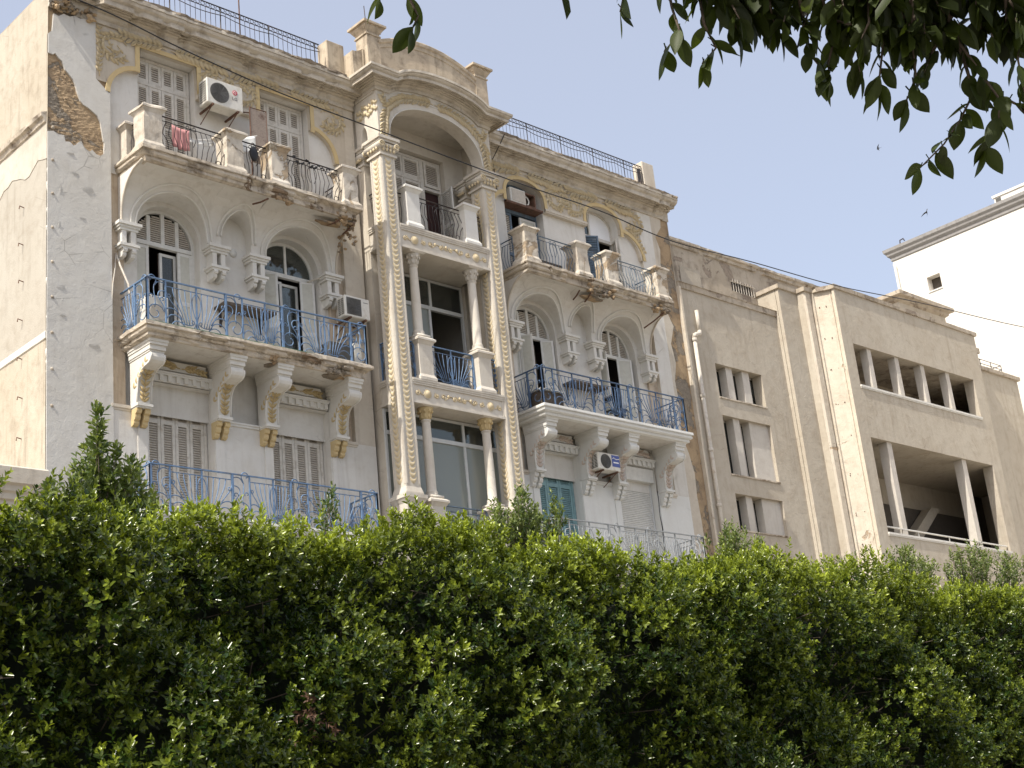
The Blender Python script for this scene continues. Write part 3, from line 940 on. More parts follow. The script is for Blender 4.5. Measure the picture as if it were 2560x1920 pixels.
def arched_door(h, y, kind, zt=15.92, matf='frame', z0=13.40):
    """french window inside an arched hole; kind picks how its leaves stand"""
    x0, x1 = h['x0'], h['x1']; f = .07
    mb = MB()
    mb.box(x0, x0 + f, y - .03, y + .05, z0, h['zs']); mb.box(x1 - f, x1, y - .03, y + .05, z0, h['zs'])
    mb.box(x0 + f, x1 - f, y - .045, y + .05, zt - .05, zt + .05)
    pts = arch_pts(h, 26); inn = arch_pts(dict(h, x0=x0 + f, x1=x1 - f, za=h['za'] - f), 26)
    for a, b, c, d in zip(pts, pts[1:], inn, inn[1:]):
        mb.add([(a[0], y - .03, a[1]), (b[0], y - .03, b[1]), (d[0], y - .03, d[1]), (c[0], y - .03, c[1]), (c[0], y + .05, c[1]), (d[0], y + .05, d[1])], [(0, 1, 2, 3), (3, 2, 5, 4)])
    hi = dict(h, x0=x0 + f, x1=x1 - f, za=h['za'] - f)
    W = x1 - x0 - 2 * f
    if kind != 'glass':
        for k in (1, 2, 3):
            xx = x0 + f + W * k / 4
            mb.box(xx - .045, xx + .045, y - .025, y + .03, zt + .05, htop(hi, xx + (.045 if k == 3 else -.045 if k == 1 else 0)))
    else:
        xx = x0 + f + W * .5
        mb.box(xx - .03, xx + .03, y - .025, y + .03, zt + .05, htop(hi, xx))
    win = mb.build('window', M[matf], B, label='arched french window with louvred transom' if kind != 'glass' else 'arched french window with glazed transom')
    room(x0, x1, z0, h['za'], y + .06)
    ml = MB()
    if kind != 'glass':
        for k in range(4):
            a, b = x0 + f + W * k / 4 + .03, x0 + f + W * (k + 1) / 4 - .03
            def clip(z, p, q):
                xs = [p + (q - p) * i / 12 for i in range(13)]
                ok = [x for x in xs if htop(hi, x) > z + .03]
                return (ok[0], ok[-1]) if ok else (0, 0)
            slats(ml, a, b, zt + .09, h['za'] - f - .02, y, clip=clip)
        ml.stuff('louvre', M['slat'], win)
    else:
        pp = arch_pts(hi, 20)
        ml.prism([(hi['x0'], zt + .05)] + pp + [(hi['x1'], zt + .05)], y + .008, y + .014, 'y')
        ml.build('pane', M['glass'], win)
    return win

def glazed_leaf(win, x0, x1, z0, z1, y, curtain=None, bottom=.45):
    mb = MB(); f = .065
    mb.box(x0, x0 + f, y - .02, y + .03, z0, z1); mb.box(x1 - f, x1, y - .02, y + .03, z0, z1)
    mb.box(x0 + f, x1 - f, y - .018, y + .028, z1 - f, z1); mb.box(x0 + f, x1 - f, y - .018, y + .028, z0, z0 + bottom)
    mb.build('door_leaf', M['frame'], win)
    g = MB(); g.box(x0 + f, x1 - f, y, y + .006, z0 + bottom, z1 - f); g.build('pane', M['glass'], win)
    if curtain:
        c = MB(); c.v = []; n = 14
        for k in range(n + 1):
            x = x0 + (x1 - x0) * k / n
            c.v += [(x, y + .06 + .015 * math.sin(k * 2.4), z0), (x, y + .06 + .015 * math.sin(k * 2.4 + .4), z1)]
        c.f = [(2 * k, 2 * k + 2, 2 * k + 3, 2 * k + 1) for k in range(n)]
        c.build('curtain', M[curtain], win, True)

# ------------------------------------------------------------------ wrought iron
def fan_half(w, h, flip):
    """half of a wide panel: bars sweeping from the upper rail into a cup beside the thin post"""
    out = []
    c = w * .66
    for k, (tt, tb) in enumerate(((.03, .52), (.22, .60), (.42, .68), (.62, .76), (.82, .86))):
        top = (w * tt, h * (.84 if k == 0 else 1.0)); bot = (w * tb, h * .13)
        out.append(bez(top, (w * (tt + .03), h * .66), (w * (tb - .10), h * .52), bot))
    out.append(bez((w * .99, h * .96), (w * .80, h * .86), (w * .84, h * .55), (w * .97, h * .30), 8) + bez((w * .97, h * .30), (w * 1.0, h * .12), (w * .90, h * .0), (w * .76, h * .01), 6)[1:] + bez((w * .76, h * .01), (w * .64, h * .01), (w * .60, h * .06), (w * .54, h * .14), 5)[1:])
    out.append(bez((w * .54, h * .14), (w * .66, h * .10), (w * .80, h * .10), (w * .90, h * .16), 5) + spiral(w * .86, h * .21, w * .07, w * .02, -.9, 4.2, 9))
    out.append(bez((w * .54, h * .14), (w * .42, h * .36), (w * .12, h * .36), (w * .02, h * .16), 9))
    out.append(bez((w * .60, h * .06), (w * .48, h * .20), (w * .26, h * .20), (w * .18, h * .03), 8))
    out.append(bez((w * .52, h * .22), (w * .40, h * .48), (w * .12, h * .50), (w * .02, h * .42), 8))
    out.append(spiral(w * .10, h * .78, w * .09, w * .025, 2.8, 8.5, 9))
    if flip: out = [[(w - a, b) for a, b in pl] for pl in out]
    return out
def narrow(w, h, flip):
    out = []
    out.append(spiral(w * .42, h * .24, w * .13, w * .50, 7.5, 0.2, 16) + bez((w * .92, h * .26), (w * .96, h * .50), (w * .60, h * .52), (w * .58, h * .64), 6)[1:] + bez((w * .58, h * .64), (w * .58, h * .74), (w * .74, h * .76), (w * .98, h * .76), 5)[1:])
    out.append(bez((w * .40, h * .36), (w * .50, h * .56), (w * .30, h * .66), (w * .36, h * .84), 7) + spiral(w * .22, h * .99, w * .30, w * .06, -.9, 4.6, 12)[0:])
    out.append(spiral(w * .17, h * .60, w * .14, w * .04, -.6, 4.4, 9))
    out.append(bez((w * .40, h * .84), (w * .5, h * .98), (w * .8, h * .96), (w * .98, h * .92), 6))
    out.append(spiral(w * .82, h * .56, w * .15, w * .04, 3.4, -2.0, 9))
    if flip: out = [[(w - a, b) for a, b in pl] for pl in out]
    return out

def railing(parent, plan, zb, zt, mat, r=.0125, rail2=.12, name='balcony_railing', label=None, layout=None, side_layout=None):
    """plan = corner points (x, y); layout per run: list of (kind, width)"""
    mbt = MB()
    for i, (p, q) in enumerate(zip(plan, plan[1:])):
        d = Vector((q[0] - p[0], q[1] - p[1])); L = d.length; d /= L; n = Vector((d.y, -d.x)) * .025
        a, b = Vector(p), Vector(q)
        e0 = d * (.026 if i > 0 else 0.0); e1 = d * (.026 if i < len(plan) - 2 else 0.0)
        a2, b2 = a - e0 * 0, b + e1 * 0
        vs = []
        for z in (zt - .022, zt):
            vs += [(a2.x - n.x, a2.y - n.y, z), (b2.x - n.x, b2.y - n.y, z), (b2.x + n.x, b2.y + n.y, z), (a2.x + n.x, a2.y + n.y, z)]
        mbt.add(vs, [(0, 3, 2, 1), (4, 5, 6, 7), (0, 1, 5, 4), (1, 2, 6, 5), (2, 3, 7, 6), (3, 0, 4, 7)])
    rl = mbt.build(name, M[mat], parent, label=label)
    for p in plan[1:-1]:
        m = MB(); m.box(p[0] - .03, p[0] + .03, p[1] - .03, p[1] + .03, zt - .0225, zt + .0005); m.build('rail_corner', M[mat], rl)
    for i, (p, q) in enumerate(zip(plan, plan[1:])):
        d = Vector((q[0] - p[0], q[1] - p[1])); L = d.length; d /= L
        lay = layout[i]; tot = sum(w for k, w in lay); sc = L / tot
        s0 = 0.0
        def W(t, z): return (p[0] + d.x * t, p[1] + d.y * t, z)
        def post(t, wd=.018, top=zt - .024):
            m = MB(); a = W(t, zb)
            wd *= 1.15; m.box(a[0] - wd, a[0] + wd, a[1] - wd, a[1] + wd, zb - .03, top); m.build('post', M[mat], rl)
        bm_ = MB(); bm_.tube([W(.0, zb + .01), W(L, zb + .01)], .012, 4); bm_.build('bottom_rail', M[mat], rl)
        for j, (k, w) in enumerate(lay):
            w *= sc
            post(s0, .020 if k in ('N', 'n') or j == 0 else .013)
            H = zt - zb - .03
            if k in ('F', 'f'):
                m = MB(); m.tube([W(s0 + .015, zt - rail2 - .02), W(s0 + w - .015, zt - rail2 - .02)], .011, 4); m.build('upper_rail', M[mat], rl)
                cur = fan_half(w, H - rail2, k == 'f')
            else:
                cur = narrow(w, H, k == 'n')
            for pl in cur:
                m = MB(); m.tube([W(s0 + a, zb + .01 + b) for a, b in pl], r, 4); m.build('scroll_bar', M[mat], rl, True)
            s0 += w
        if i == len(plan) - 2 or True:
            post(L - .001 if i < len(plan) - 2 else L, .020)
    return rl
FRONT = [('N', .43), ('F', .74), ('f', .73), ('n', .42), ('F', .59), ('f', .45), ('N', .44), ('F', .72), ('f', .73), ('n', .44)]
SIDE = [('F', .55), ('n', .43)]

def bar_panel(parent, plan, zb, zt, mat, n, curl=True, belly=.05, name='balcony_railing', label=None):
    """straight run of belly-bent bars under a flat rail"""
    (x0, y0), (x1, y1) = plan
    d = Vector((x1 - x0, y1 - y0)); L = d.length; d /= L
    W = lambda t, z, o=0: (x0 + d.x * t + d.y * o, y0 + d.y * t - d.x * o, z)
    m = MB(); m.tube([W(0, zt), W(L, zt)], .020, 4)
    rl = m.build(name, M[mat], parent, label=label)
    m = MB(); m.tube([W(0, zt - .11), W(L, zt - .11)], .010, 4); m.build('upper_rail', M[mat], rl)
    m = MB(); m.tube([W(0, zb + .03), W(L, zb + .03)], .010, 4); m.build('bottom_rail', M[mat], rl)
    H = zt - .11 - zb - .03
    for k in range(n):
        t = L * (k + .5) / n
        f = (k + .5) / n - .5
        sh = f * L * .22
        pts = []
        for i in range(10):
            a = i / 9
            pts.append(W(t + sh * math.sin(PI * a) * (1 if a > .5 else .6) * (1 if a > .35 else .5) - f * .10 * (1 - a), zb + .03 + H * a, belly * math.sin(PI * (1 - a) ** 1.6) ))
        m = MB(); m.tube(pts, .0105, 4); m.build('bar', M[mat], rl, True)
    if curl and L > .5:
        for sg in (-1, 1):
            m = MB(); m.tube([W(L / 2 + sg * a, zt - .11 + b) for a, b in spiral(.075, .03, .075, .02, 3.14, 9.6, 12)], .009, 4); m.build('curl', M[mat], rl, True)
            m = MB(); m.tube([W(L / 2 + sg * a, zb + b) for a, b in bez((.02, zt - .13 - zb), (.16, .75), (.16, .55), (.05, .36), 8)], .009, 4); m.build('bar', M[mat], rl, True)
        m = MB(); m.tube([W(L - .12 + a * .8, zb + .12 + b) for a, b in spiral(.0, .0, .10, .03, 0, 5.5, 12)], .009, 4); m.build('curl', M[mat], rl, True)
    return rl

SLAB_P = [(-.10, 17.42 - 13.38), (.03, .0), ]
def slab(u0, u1, s, zt, zb, front, prof_mat, chips, seed, name='balcony_slab', label=None, clean=False, back=.2):
    a, b = xr(s, u0, u1)
    H = zt - zb
    prof = [(-.05, zt), (.05, zt), (.055, zt - .20 * H), (.05, zt - .26 * H), (.012, zt - .27 * H), (.012, zt - .40 * H), (.03, zt - .42 * H), (.022, zt - .55 * H), (-.015, zt - .66 * H), (-.05, zt - .68 * H), (-.05, zt - .78 * H), (-.035, zt - .80 * H), (-.05, zt - .92 * H), (-.10, zt - .96 * H), (-.11, zb), (-.16, zb)]
    prof = [(o + .12, z) for o, z in prof]
    mb = MB()
    e = .12
    sweep(mb, [(a + e, back), (a + e, front + e), (b - e, front + e), (b - e, back)], prof, .07, 0 if clean else .007, chips, seed, cap=False)
    top = MB()
    o = mb.build(name, prof_mat, B, label=label)
    mb = MB(); mb.box(a + e * 1.2, b - e * 1.2, front + e * 1.2, back, zb + .004, zt - .004); mb.build('slab_core', M['white'] , o)
    return o

def bracket(s, u, mat, leaf_mat_, w=.38):
    x = ux(s, u)
    h = w / 2
    mb = MB()
    # upper mouldings
    for (yo, z0, z1, e) in ((-.90, 13.02, 13.10, .0), (-.88, 12.96, 13.02, -.015), (-.84, 12.86, 12.96, -.03), (-.80, 12.82, 12.86, -.045)):
        mb.box(x - h - e - .03, x + h + e + .03, yo, .02, z0, z1)
    br = mb.build('bracket', M[mat], B)
    prof = [(.02, 12.82), (-.79, 12.82), (-.835, 12.76), (-.845, 12.70), (-.82, 12.635), (-.76, 12.59), (-.67, 12.572), (-.57, 12.562), (-.47, 12.53), (-.385, 12.465), (-.325, 12.37), (-.29, 12.25), (-.27, 12.10), (-.26, 11.86), (.02, 11.86)]
    m = MB(); m.prism(prof, x - h + .03, x + h - .03, 'x'); m.build('console', M[mat], br)
    # raised rims along the curved edge on both cheeks
    for sx in (-1, 1):
        m = MB(); m.tube([(x + sx * (h - .03), y, z) for y, z in prof[2:-1]], .022, 5); m.build('rim', M[mat], br, True)
    m = MB(); m.box(x - h + .01, x + h - .01, -.31, .02, 11.80, 11.858); m.box(x - h + .03, x + h - .03, -.28, .02, 11.77, 11.80); m.build('bracket_plate', M[mat], br)
    for dx in (-.10, .10):
        m = MB()
        m.prism([(.02, 11.77), (-.22, 11.77), (-.235, 11.72), (-.22, 11.67), (-.17, 11.65), (-.175, 11.59), (-.15, 11.54), (-.11, 11.52), (-.115, 11.47), (-.08, 11.43), (.02, 11.41)], x + dx - .062, x + dx + .062, 'x')
        m.build('corbel', M[leaf_mat_ if leaf_mat_ == 'yellow' else mat], br)
    # leaf spray on the curved front
    path = [(-.262, 11.90), (-.266, 12.0), (-.272, 12.11), (-.29, 12.24), (-.325, 12.365), (-.39, 12.465), (-.475, 12.53)]
    m = MB(); m.tube([(x, y - .012, z) for y, z in path], .016, 5); m.build('stem', M[leaf_mat_], br, True)
    key = ('br', leaf_mat_)
    if key not in LEAVES: LEAVES[key] = relief_leaf_mesh('relief_leaf', .165, .07, .05, M[leaf_mat_])
    for (y, z), (y2, z2) in zip(path, path[1:]):
        tilt = math.atan2(-(y2 - y), z2 - z)
        for k in range(1):
            f = k / 2
            yy, zz = y + (y2 - y) * f - .004, z + (z2 - z) * f
            for sg in (-1, 1):
                # leaf in local x-z plane pointing up and outwards, then leaned with the curve
                R = Matrix.Rotation(tilt, 4, 'X') @ Matrix.Rotation(-(PI / 2 - sg * .75), 4, 'Y')
                link('leaf', LEAVES[key], br, loc=(x, yy, zz), rot=R.to_euler())
    # spray on the left cheek
    xs = x - h + .028
    key = ('ck', leaf_mat_)
    if key not in LEAVES: LEAVES[key] = relief_leaf_mesh('relief_leaf', .12, .05, .02, M[leaf_mat_ if leaf_mat_ == 'yellow' else 'faded'])
    for k in range(6):
        y = -.12 - .095 * k; z = 12.22 + .085 * k
        for sg in (-1, 1):
            R = Matrix.Rotation(-PI / 2, 4, 'Z') @ Matrix.Rotation(-(.75 + sg * .65), 4, 'Y')
            link('leaf', LEAVES[key], br, loc=(xs, y, z), rot=R.to_euler())
    return br

def pedestal(x, y, z0, z1, mat, w=.44, seed=0, label=None):
    mb = MB(); h = w / 2
    mb.box(x - h - .05, x + h + .05, y - h - .05, y + h + .05, z0, z0 + .07)
    mb.taper(x, y, z0 + .07, z0 + .16, h + .05, h + .05, h, h)
    mb.box(x - h, x + h, y - h, y + h, z0 + .16, z1 - .20)
    mb.taper(x, y, z1 - .20, z1 - .10, h, h, h + .06, h + .06)
    mb.box(x - h - .08, x + h + .08, y - h - .08, y + h + .08, z1 - .10, z1 - .05)
    mb.taper(x, y, z1 - .05, z1, h + .08, h + .08, h + .02, h + .02)
    me = mb.mesh('pedestal', M[mat])
    o = link('pedestal', me, B, label=label)
    if seed:
        bm = bmesh.new(); bm.from_mesh(me)
        bmesh.ops.subdivide_edges(bm, edges=bm.edges[:], cuts=4, use_grid_fill=True)
        for v in bm.verts:
            n = noise.noise_vector(v.co * 5 + Vector((seed, 0, 0)))
            big = max(0, noise.noise(v.co * 2.3 + Vector((0, seed * 3.1, 0))) - .15)
            c = Vector((x - v.co.x, y - v.co.y, 0))
            v.co += n * .010 + c * big * .35
        bm.to_mesh(me); bm.free()
    return o

WL = wing(-1)
WR = wing(1)

# ---- slabs, cornice
slab(2.80, 8.60, -1, 13.38, 13.08, -1.02, M['stone_edge'], [(1.62, 2.05, .05, .03), (2.25, 2.9, .10, .05), (3.3, 3.9, .06, .04), (4.45, 5.0, .07, .05), (5.2, 5.45, .10, .06), (5.75, 6.05, .07, .05), (6.3, 6.9, .12, .06), (.1, .5, .04, .02)], 1, label='crumbling balcony slab with broken edge')
slab(2.80, 8.60, 1, 13.36, 13.06, -1.02, M['white_low'], [], 2, clean=True, label='freshly painted white balcony slab')
slab(2.78, 8.62, -1, 17.42, 17.10, -1.06, M['stone_edge'], [(.9, 1.25, .05, .03), (2.1, 2.3, .07, .05), (3.75, 4.15, .12, .06), (4.9, 5.3, .09, .04), (5.55, 6.25, .18, .08), (6.4, 6.9, .16, .07)], 3, label='crumbling top balcony slab with rusty reinforcement')
slab(2.78, 8.62, 1, 17.40, 17.10, -1.0, M['stone_edge'], [(1.9, 2.25, .10, .05), (2.45, 3.35, .22, .12), (3.9, 4.3, .06, .05), (4.7, 5.0, .07, .04), (5.7, 6.5, .10, .05)], 4, label='crumbling top balcony slab, badly broken in the middle')
for s in (-1, 1):
    slab(2.80, 8.60, s, 9.36, 9.08, -1.02, M['white_low'], [], 5 + s, clean=True)
# exposed steel and broken soffit under the slabs
mb = MB()
for (xa, ya, za, xb, yb, zb) in ((-5.35, -.95, 17.03, -5.55, -.60, 16.98), (-3.35, -.95, 17.0, -3.5, -.65, 16.95), (-2.95, -1.0, 17.0, -3.0, -.6, 16.85)):
    mb.tube([(xa, ya, za), ((xa + xb) / 2, (ya + yb) / 2, (za + zb) / 2 - .02), (xb, yb, zb)], .022, 5)
mb.split('rebar', M['rust'], B)
mb = MB()
for (xa, ya, za, xb, yb, zb) in ((4.9, -.85, 17.0, 5.1, -.4, 16.93), (5.3, -.9, 17.0, 5.45, -.5, 16.9), (8.3, -.95, 17.0, 8.1, -.3, 16.7)):
    mb.tube([(xa, ya, za), ((xa + xb) / 2, (ya + yb) / 2, (za + zb) / 2 - .02), (xb, yb, zb)], .022, 5)
mb.split('rebar', M['rust'], B)
def scab(x0, x1, y0, y1, z, n, seed, mat='rubble', name='broken_soffit'):
    rs = random.Random(seed); mb = MB(); c = ((x0 + x1) / 2, (y0 + y1) / 2); pts = []
    for k in range(n):
        a = 2 * PI * k / n; r = rs.uniform(.7, 1.0)
        pts.append((c[0] + (x1 - x0) / 2 * r * math.cos(a), c[1] + (y1 - y0) / 2 * r * math.sin(a), z - rs.uniform(.004, .03)))
    vs = pts + [(c[0], c[1], z - .035)] + [(p[0], p[1], z + .02) for p in pts]
    mb.add(vs, [(k, (k + 1) % n, n) for k in range(n)] + [(k, n + 1 + k, n + 1 + (k + 1) % n, (k + 1) % n) for k in range(n)])
    mb.build(name, M[mat], B, label='torn soffit with bare brown concrete')
def rubble(name, x0, x1, y0, y1, z0, z1, n, seed, r=(.03, .09)):
    rs = random.Random(seed); mb = MB()
    for k in range(n):
        mb.ball((rs.uniform(x0, x1), rs.uniform(y0, y1), rs.uniform(z0, z1)), rs.uniform(*r), rs.uniform(*r), rs.uniform(*r) * .7, 6, 4)
    mb.v = [tuple(Vector(v) + noise.noise_vector(Vector(v) * 22) * .025) for v in mb.v]
    mb.stuff(name, M['rubble'], B, label='crumbled dark concrete at the broken balcony edge')
rubble('broken_edge', 5.2, 6.2, -1.0, -.82, 16.98, 17.24, 46, 1)
rubble('broken_edge', -3.4, -2.86, -1.02, -.75, 16.95, 17.22, 34, 2)
rubble('broken_edge', -2.95, -2.84, -.95, -.25, 16.5, 17.1, 26, 3, (.03, .07))
rubble('broken_edge', 7.9, 8.55, -.98, -.80, 17.0, 17.2, 24, 4)
rubble('broken_edge', -5.1, -4.7, -1.02, -.9, 17.05, 17.25, 16, 5)
rubble('broken_edge', -5.6, -5.3, -1.0, -.88, 13.06, 13.2, 12, 6)
rubble('broken_edge', -4.0, -3.3, -1.0, -.88, 13.06, 13.24, 26, 7)
rubble('broken_edge', -10.2, -9.2, -.16, -.02, 20.72, 20.98, 40, 8)
scab(-3.9, -3.05, -.80, -.55, 16.98, 13, 9); scab(5.1, 6.0, -.82, -.5, 16.96, 13, 10)
scab(-5.5, -4.85, -.93, -.45, 13.075, 13, 1); scab(-4.0, -3.3, -.9, -.55, 13.075, 11, 2)

LIP = [(0, 20.78), (.05, 20.78), (.055, 20.85), (.03, 20.86), (.035, 20.90), (.10, 20.95), (.105, 20.99), (.085, 21.0), (.09, 21.03), (.16, 21.05), (.165, 21.085), (.21, 21.09), (.215, 21.055), (.235, 21.055), (.24, 21.11), (.29, 21.115), (.295, 21.08), (.315, 21.08), (.32, 21.13), (.36, 21.13), (.36, 21.08), (.405, 21.08), (.41, 21.17), (.39, 21.175), (.40, 21.21), (.46, 21.25), (.49, 21.31), (.47, 21.32), (.505, 21.33), (.505, 21.42), (.46, 21.44), (0, 21.46)]
mb = MB()
sweep(mb, [(xl, 0.0), (ux(-1, 2.0), 0.0)], LIP, .08, .006, [(0.0, 1.05, .30, -.10), (1.9, 2.02, .10, .03), (2.6, 2.75, .10, .05), (3.2, 3.45, .12, .06), (4.95, 5.15, .10, .05), (6.5, 6.75, .10, .05), (7.2, 7.55, .07, .04)], 11)
mb.build('cornice', M['cornice'], B, label='weathered cornice, broken at its left end')
mb = MB()
sweep(mb, [(ux(1, 2.0), 0.0), (xrr + .06, 0.0)], LIP, .08, .006, [(1.0, 1.12, .05, .03), (7.5, 7.62, .14, .05), (8.0, 8.3, .14, .06)], 12)
mb.build('cornice', M['cornice'], B, label='weathered right cornice')
mb = MB()
sweep(mb, [(xl - .03, -.46), (ux(-1, 2.5), -.46)], [(0, 21.41), (.05, 21.40), (.055, 21.47), (.0, 21.49)], .06, .02, [(0, 1.0, .1, 0)], 13)
sweep(mb, [(ux(1, 2.5), -.46), (xrr + .06, -.46)], [(0, 21.41), (.05, 21.40), (.055, 21.47), (.0, 21.49)], .06, .02, [], 14)
mb.split('cornice_crust', M['crust'], B)

# ---- brackets
for u in (8.25, 6.32, 5.10, 3.17): bracket(-1, u, 'trim', 'yellow')
for u in (8.25, 6.32, 5.10, 3.17): bracket(1, u, 'white_low', 'faded')
# lintel dentils and leaf sprays over the first floor windows
for s, lm, tm in ((-1, 'yellow', 'trim'), (1, 'faded', 'white_low')):
    for u0, u1 in ((6.46, 7.98), (3.38, 4.90)):
        a, b = xr(s, u0, u1)
        mb = MB(); mb.box(a - .04, b + .04, -.10, .0, 12.70, 12.74); mb.box(a - .02, b + .02, -.085, .0, 12.66, 12.70); mb.box(a, b, -.035, .0, 12.515, 12.66)
        o = mb.build('lintel', M[tm], B)
        n = 8
        for k in range(n):
            x = a + .06 + (b - a - .12) * k / (n - 1)
            m = MB(); m.box(x - .045, x + .045, -.08, -.034, 12.53, 12.66); m.build('dentil', M[tm], o)
        c = (a + b) / 2
        sp = MB(); sp.box(c - .62, c + .62, -.012, .0, 12.80, 13.02); sp = sp.build('leaf_spray', M[tm], B)
        garland(sp, [(c + .02, 12.88), (c + .3, 12.91), (c + .60, 12.86)], -.013, lm, .085, .16, .5)
        garland(sp, [(c - .02, 12.88), (c - .3, 12.93), (c - .60, 12.94)], -.013, lm, .085, .16, .5)
    a, b = xr(s, 5.28, 6.13)
    mb = MB(); mb.box(a, b, -.05, 0, 11.83, 11.87); mb.box(a, b, -.03, 0, 11.78, 11.83); mb.build('string_course', M[tm], B)
# window jamb pilaster strips on the first floor
for s, tm in ((-1, 'white'), (1, 'white_low')):
    for u in (6.30, 5.04, 3.20, 8.16):
        a, b = xr(s, u - .11, u + .11)
        mb = MB(); mb.box(a, b, -.022, .0, 9.36, 11.41); mb.build('jamb_strip', M[tm], B)

# ---- windows of the left wing
for h in WL['w_low']:
    a, b = min(h['x0'], h['x1']), max(h['x0'], h['x1'])
    shut_window(a + .02, b - .02, 9.36, 12.48, .30, (.22, .78), 4, label='grey-beige louvred shutters closed over the first floor window')
for h in WL['w3']:
    a, b = h['x0'], h['x1']
    shut_window(a + .02, b - .02, 17.44, 20.51, .34, (.3,), 4, trans=19.86, label='worn grey-white louvred shutters under a yellow frame')
for i, h in enumerate(WL['w2']):
    hh = dict(h)
    a, b = h['x0'], h['x1']; f = .07
    if i == 0:
        w = arched_door(hh, .46, 'louvre')
        q4 = (b - a - 2 * f) / 4
        shutter_leaf(w, a + f, a + f + q4, 13.42, 15.86, .46, (.5,), 'frame', 'panel')
        shutter_leaf(w, b - f - q4, b - f, 13.42, 15.86, .45, (.5,), 'frame', 'panel')
        glazed_leaf(w, a + f + q4 * 1.9, b - f - q4 + .02, 13.42, 15.80, .56, 'dark_curtain')
    else:
        w = arched_door(hh, .46, 'glass')
        q4 = (b - a - 2 * f) / 4
        swing_leaf(w, a + f + .02, 13.42, 15.86, .42, .36, math.radians(35), 'frame', 'panel')
        swing_leaf(w, b - f - .35, 13.42, 15.86, .42, .36, math.radians(-8) + .45, 'frame', 'panel')
        glazed_leaf(w, a + f + .30, a + f + .64, 13.42, 15.80, .54)
        glazed_leaf(w, a + f + .62, b - f - .30, 13.42, 15.80, .60)
# ---- windows of the right wing
lw = sorted(WR['w_low'], key=lambda h: h['x0'])
shut_window(lw[0]['x0'] + .02, lw[0]['x1'] - .02, 9.36, 12.48, .30, (.22, .76), 3, 'teal', 'teal', label='faded teal louvred shutters')
a, b = lw[1]['x0'] + .02, lw[1]['x1'] - .02
mb = MB(); mb.box(a, b, .03, .40, 12.10, 12.48)
win = mb.build('window', M['frame'], B, label='first floor window with white roller shutter and box')
mb = MB()
for k in range(52):
    z = 9.38 + k * .052
    mb.prism([(.22, z), (.205, z + .012), (.205, z + .036), (.22, z + .048), (.24, z + .048), (.24, z)], a + .05, b - .05, 'x')
mb.stuff('roller_shutter', M['frame'], win)
mb = MB(); mb.box(a, a + .05, .19, .26, 9.36, 12.1); mb.box(b - .05, b, .19, .26, 9.36, 12.1); mb.split('guide_rail', M['alu'], win)
w2 = sorted(WR['w2'], key=lambda h: h['x0'])
for i, h in enumerate(w2):
    a, b = h['x0'], h['x1']; f = .07; q4 = (b - a - 2 * f) / 4
    w = arched_door(h, .46, 'louvre', z0=13.38)
    if i == 0:
        swing_leaf(w, a + f + q4 * .9, 13.42, 15.86, .42, q4, math.radians(62), 'frame', 'panel')
        shutter_leaf(w, a + f, a + f + q4 * .9, 13.42, 15.86, .46, (.5,), 'frame', 'panel')
        swing_leaf(w, b - f - q4 * .9, 13.42, 15.86, .42, q4, math.radians(30), 'frame', 'panel')
        glazed_leaf(w, a + f + q4, a + f + q4 * 2.1, 13.42, 15.80, .54, 'dark_curtain')
        c = MB(); c.box(a + f + q4 * 2.1, b - f - q4, .62, .64, 13.42, 15.80); c.build('curtain', M['dark_wood'], w)
    else:
        swing_leaf(w, a + f, 13.42, 15.86, .42, q4, math.radians(75), 'frame', 'panel')
        swing_leaf(w, b - f - q4 * 1.5, 13.42, 15.86, .42, q4 * 1.3, math.radians(22), 'frame', 'panel')
w3 = sorted(WR['w3'], key=lambda h: h['x0'])
for i, h in enumerate(w3):
    a, b = h['x0'], h['x1']; f = .06
    mb = MB(); y = .36
    mt = 'pale_blue' if i == 0 else 'shutter'
    mb.box(a, a + f, y, y + .08, 17.42, h['zs']); mb.box(b - f, b, y, y + .08, 17.42, h['zs']); mb.box(a + f, b - f, y - .01, y + .08, 19.56, 19.66)
    if i == 1: mb.box(a + f + .42, a + f + .48, y, y + .06, 19.66, 20.4)
    pts = arch_pts(h, 22); inn = arch_pts(dict(h, x0=a + f, x1=b - f, za=h['za'] - f), 22)
    for p, q, r, t in zip(pts, pts[1:], inn, inn[1:]):
        mb.add([(p[0], y, p[1]), (q[0], y, q[1]), (t[0], y, t[1]), (r[0], y, r[1]), (r[0], y + .08, r[1]), (t[0], y + .08, t[1])], [(0, 1, 2, 3), (3, 2, 5, 4)])
    win = mb.build('window', M[mt], B, label='arched window with blue frame, half blocked by an old cooler' if i == 0 else 'arched window with white pane and one blue shutter ajar')
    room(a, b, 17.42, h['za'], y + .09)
    if i == 0:
        shutter_leaf(win, a + f + .02, a + f + .42, 17.44, 19.55, y + .02, (.4, .7), 'pale_blue', 'slat')
        shutter_leaf(win, a + f + .72, b - f - .02, 17.44, 19.50, y + .0, (.4, .7), 'frame', 'panel')
    else:
        swing_leaf(win, a + f + .02, 17.44, 19.55, y - .02, .52, math.radians(28), 'pale_blue', 'pale_blue', (.4, .7))
        swing_leaf(win, b - f - .02, 17.44, 19.55, y - .02, .40, math.radians(118), 'shutter', 'shutter', (.4, .7))
        g = MB(); hi = dict(h, x0=a + f + .48, x1=b - f, za=h['za'] - f)
        pp = [p for p in arch_pts(dict(h, x0=a + f, x1=b - f, za=h['za'] - f), 30) if p[0] > a + f + .5]
        g.prism([(a + f + .5, 19.66)] + pp + [(b - f, 19.66)], y + .03, y + .035, 'y'); g.build('pane', M['white_mark'], win, label='milky white pane')
        g = MB(); g.prism([(a + f, 19.66), (a + f, 19.9), (a + f + .42, 20.3), (a + f + .42, 19.66)], y + .03, y + .035, 'y'); g.build('pane', M['glass'], win)

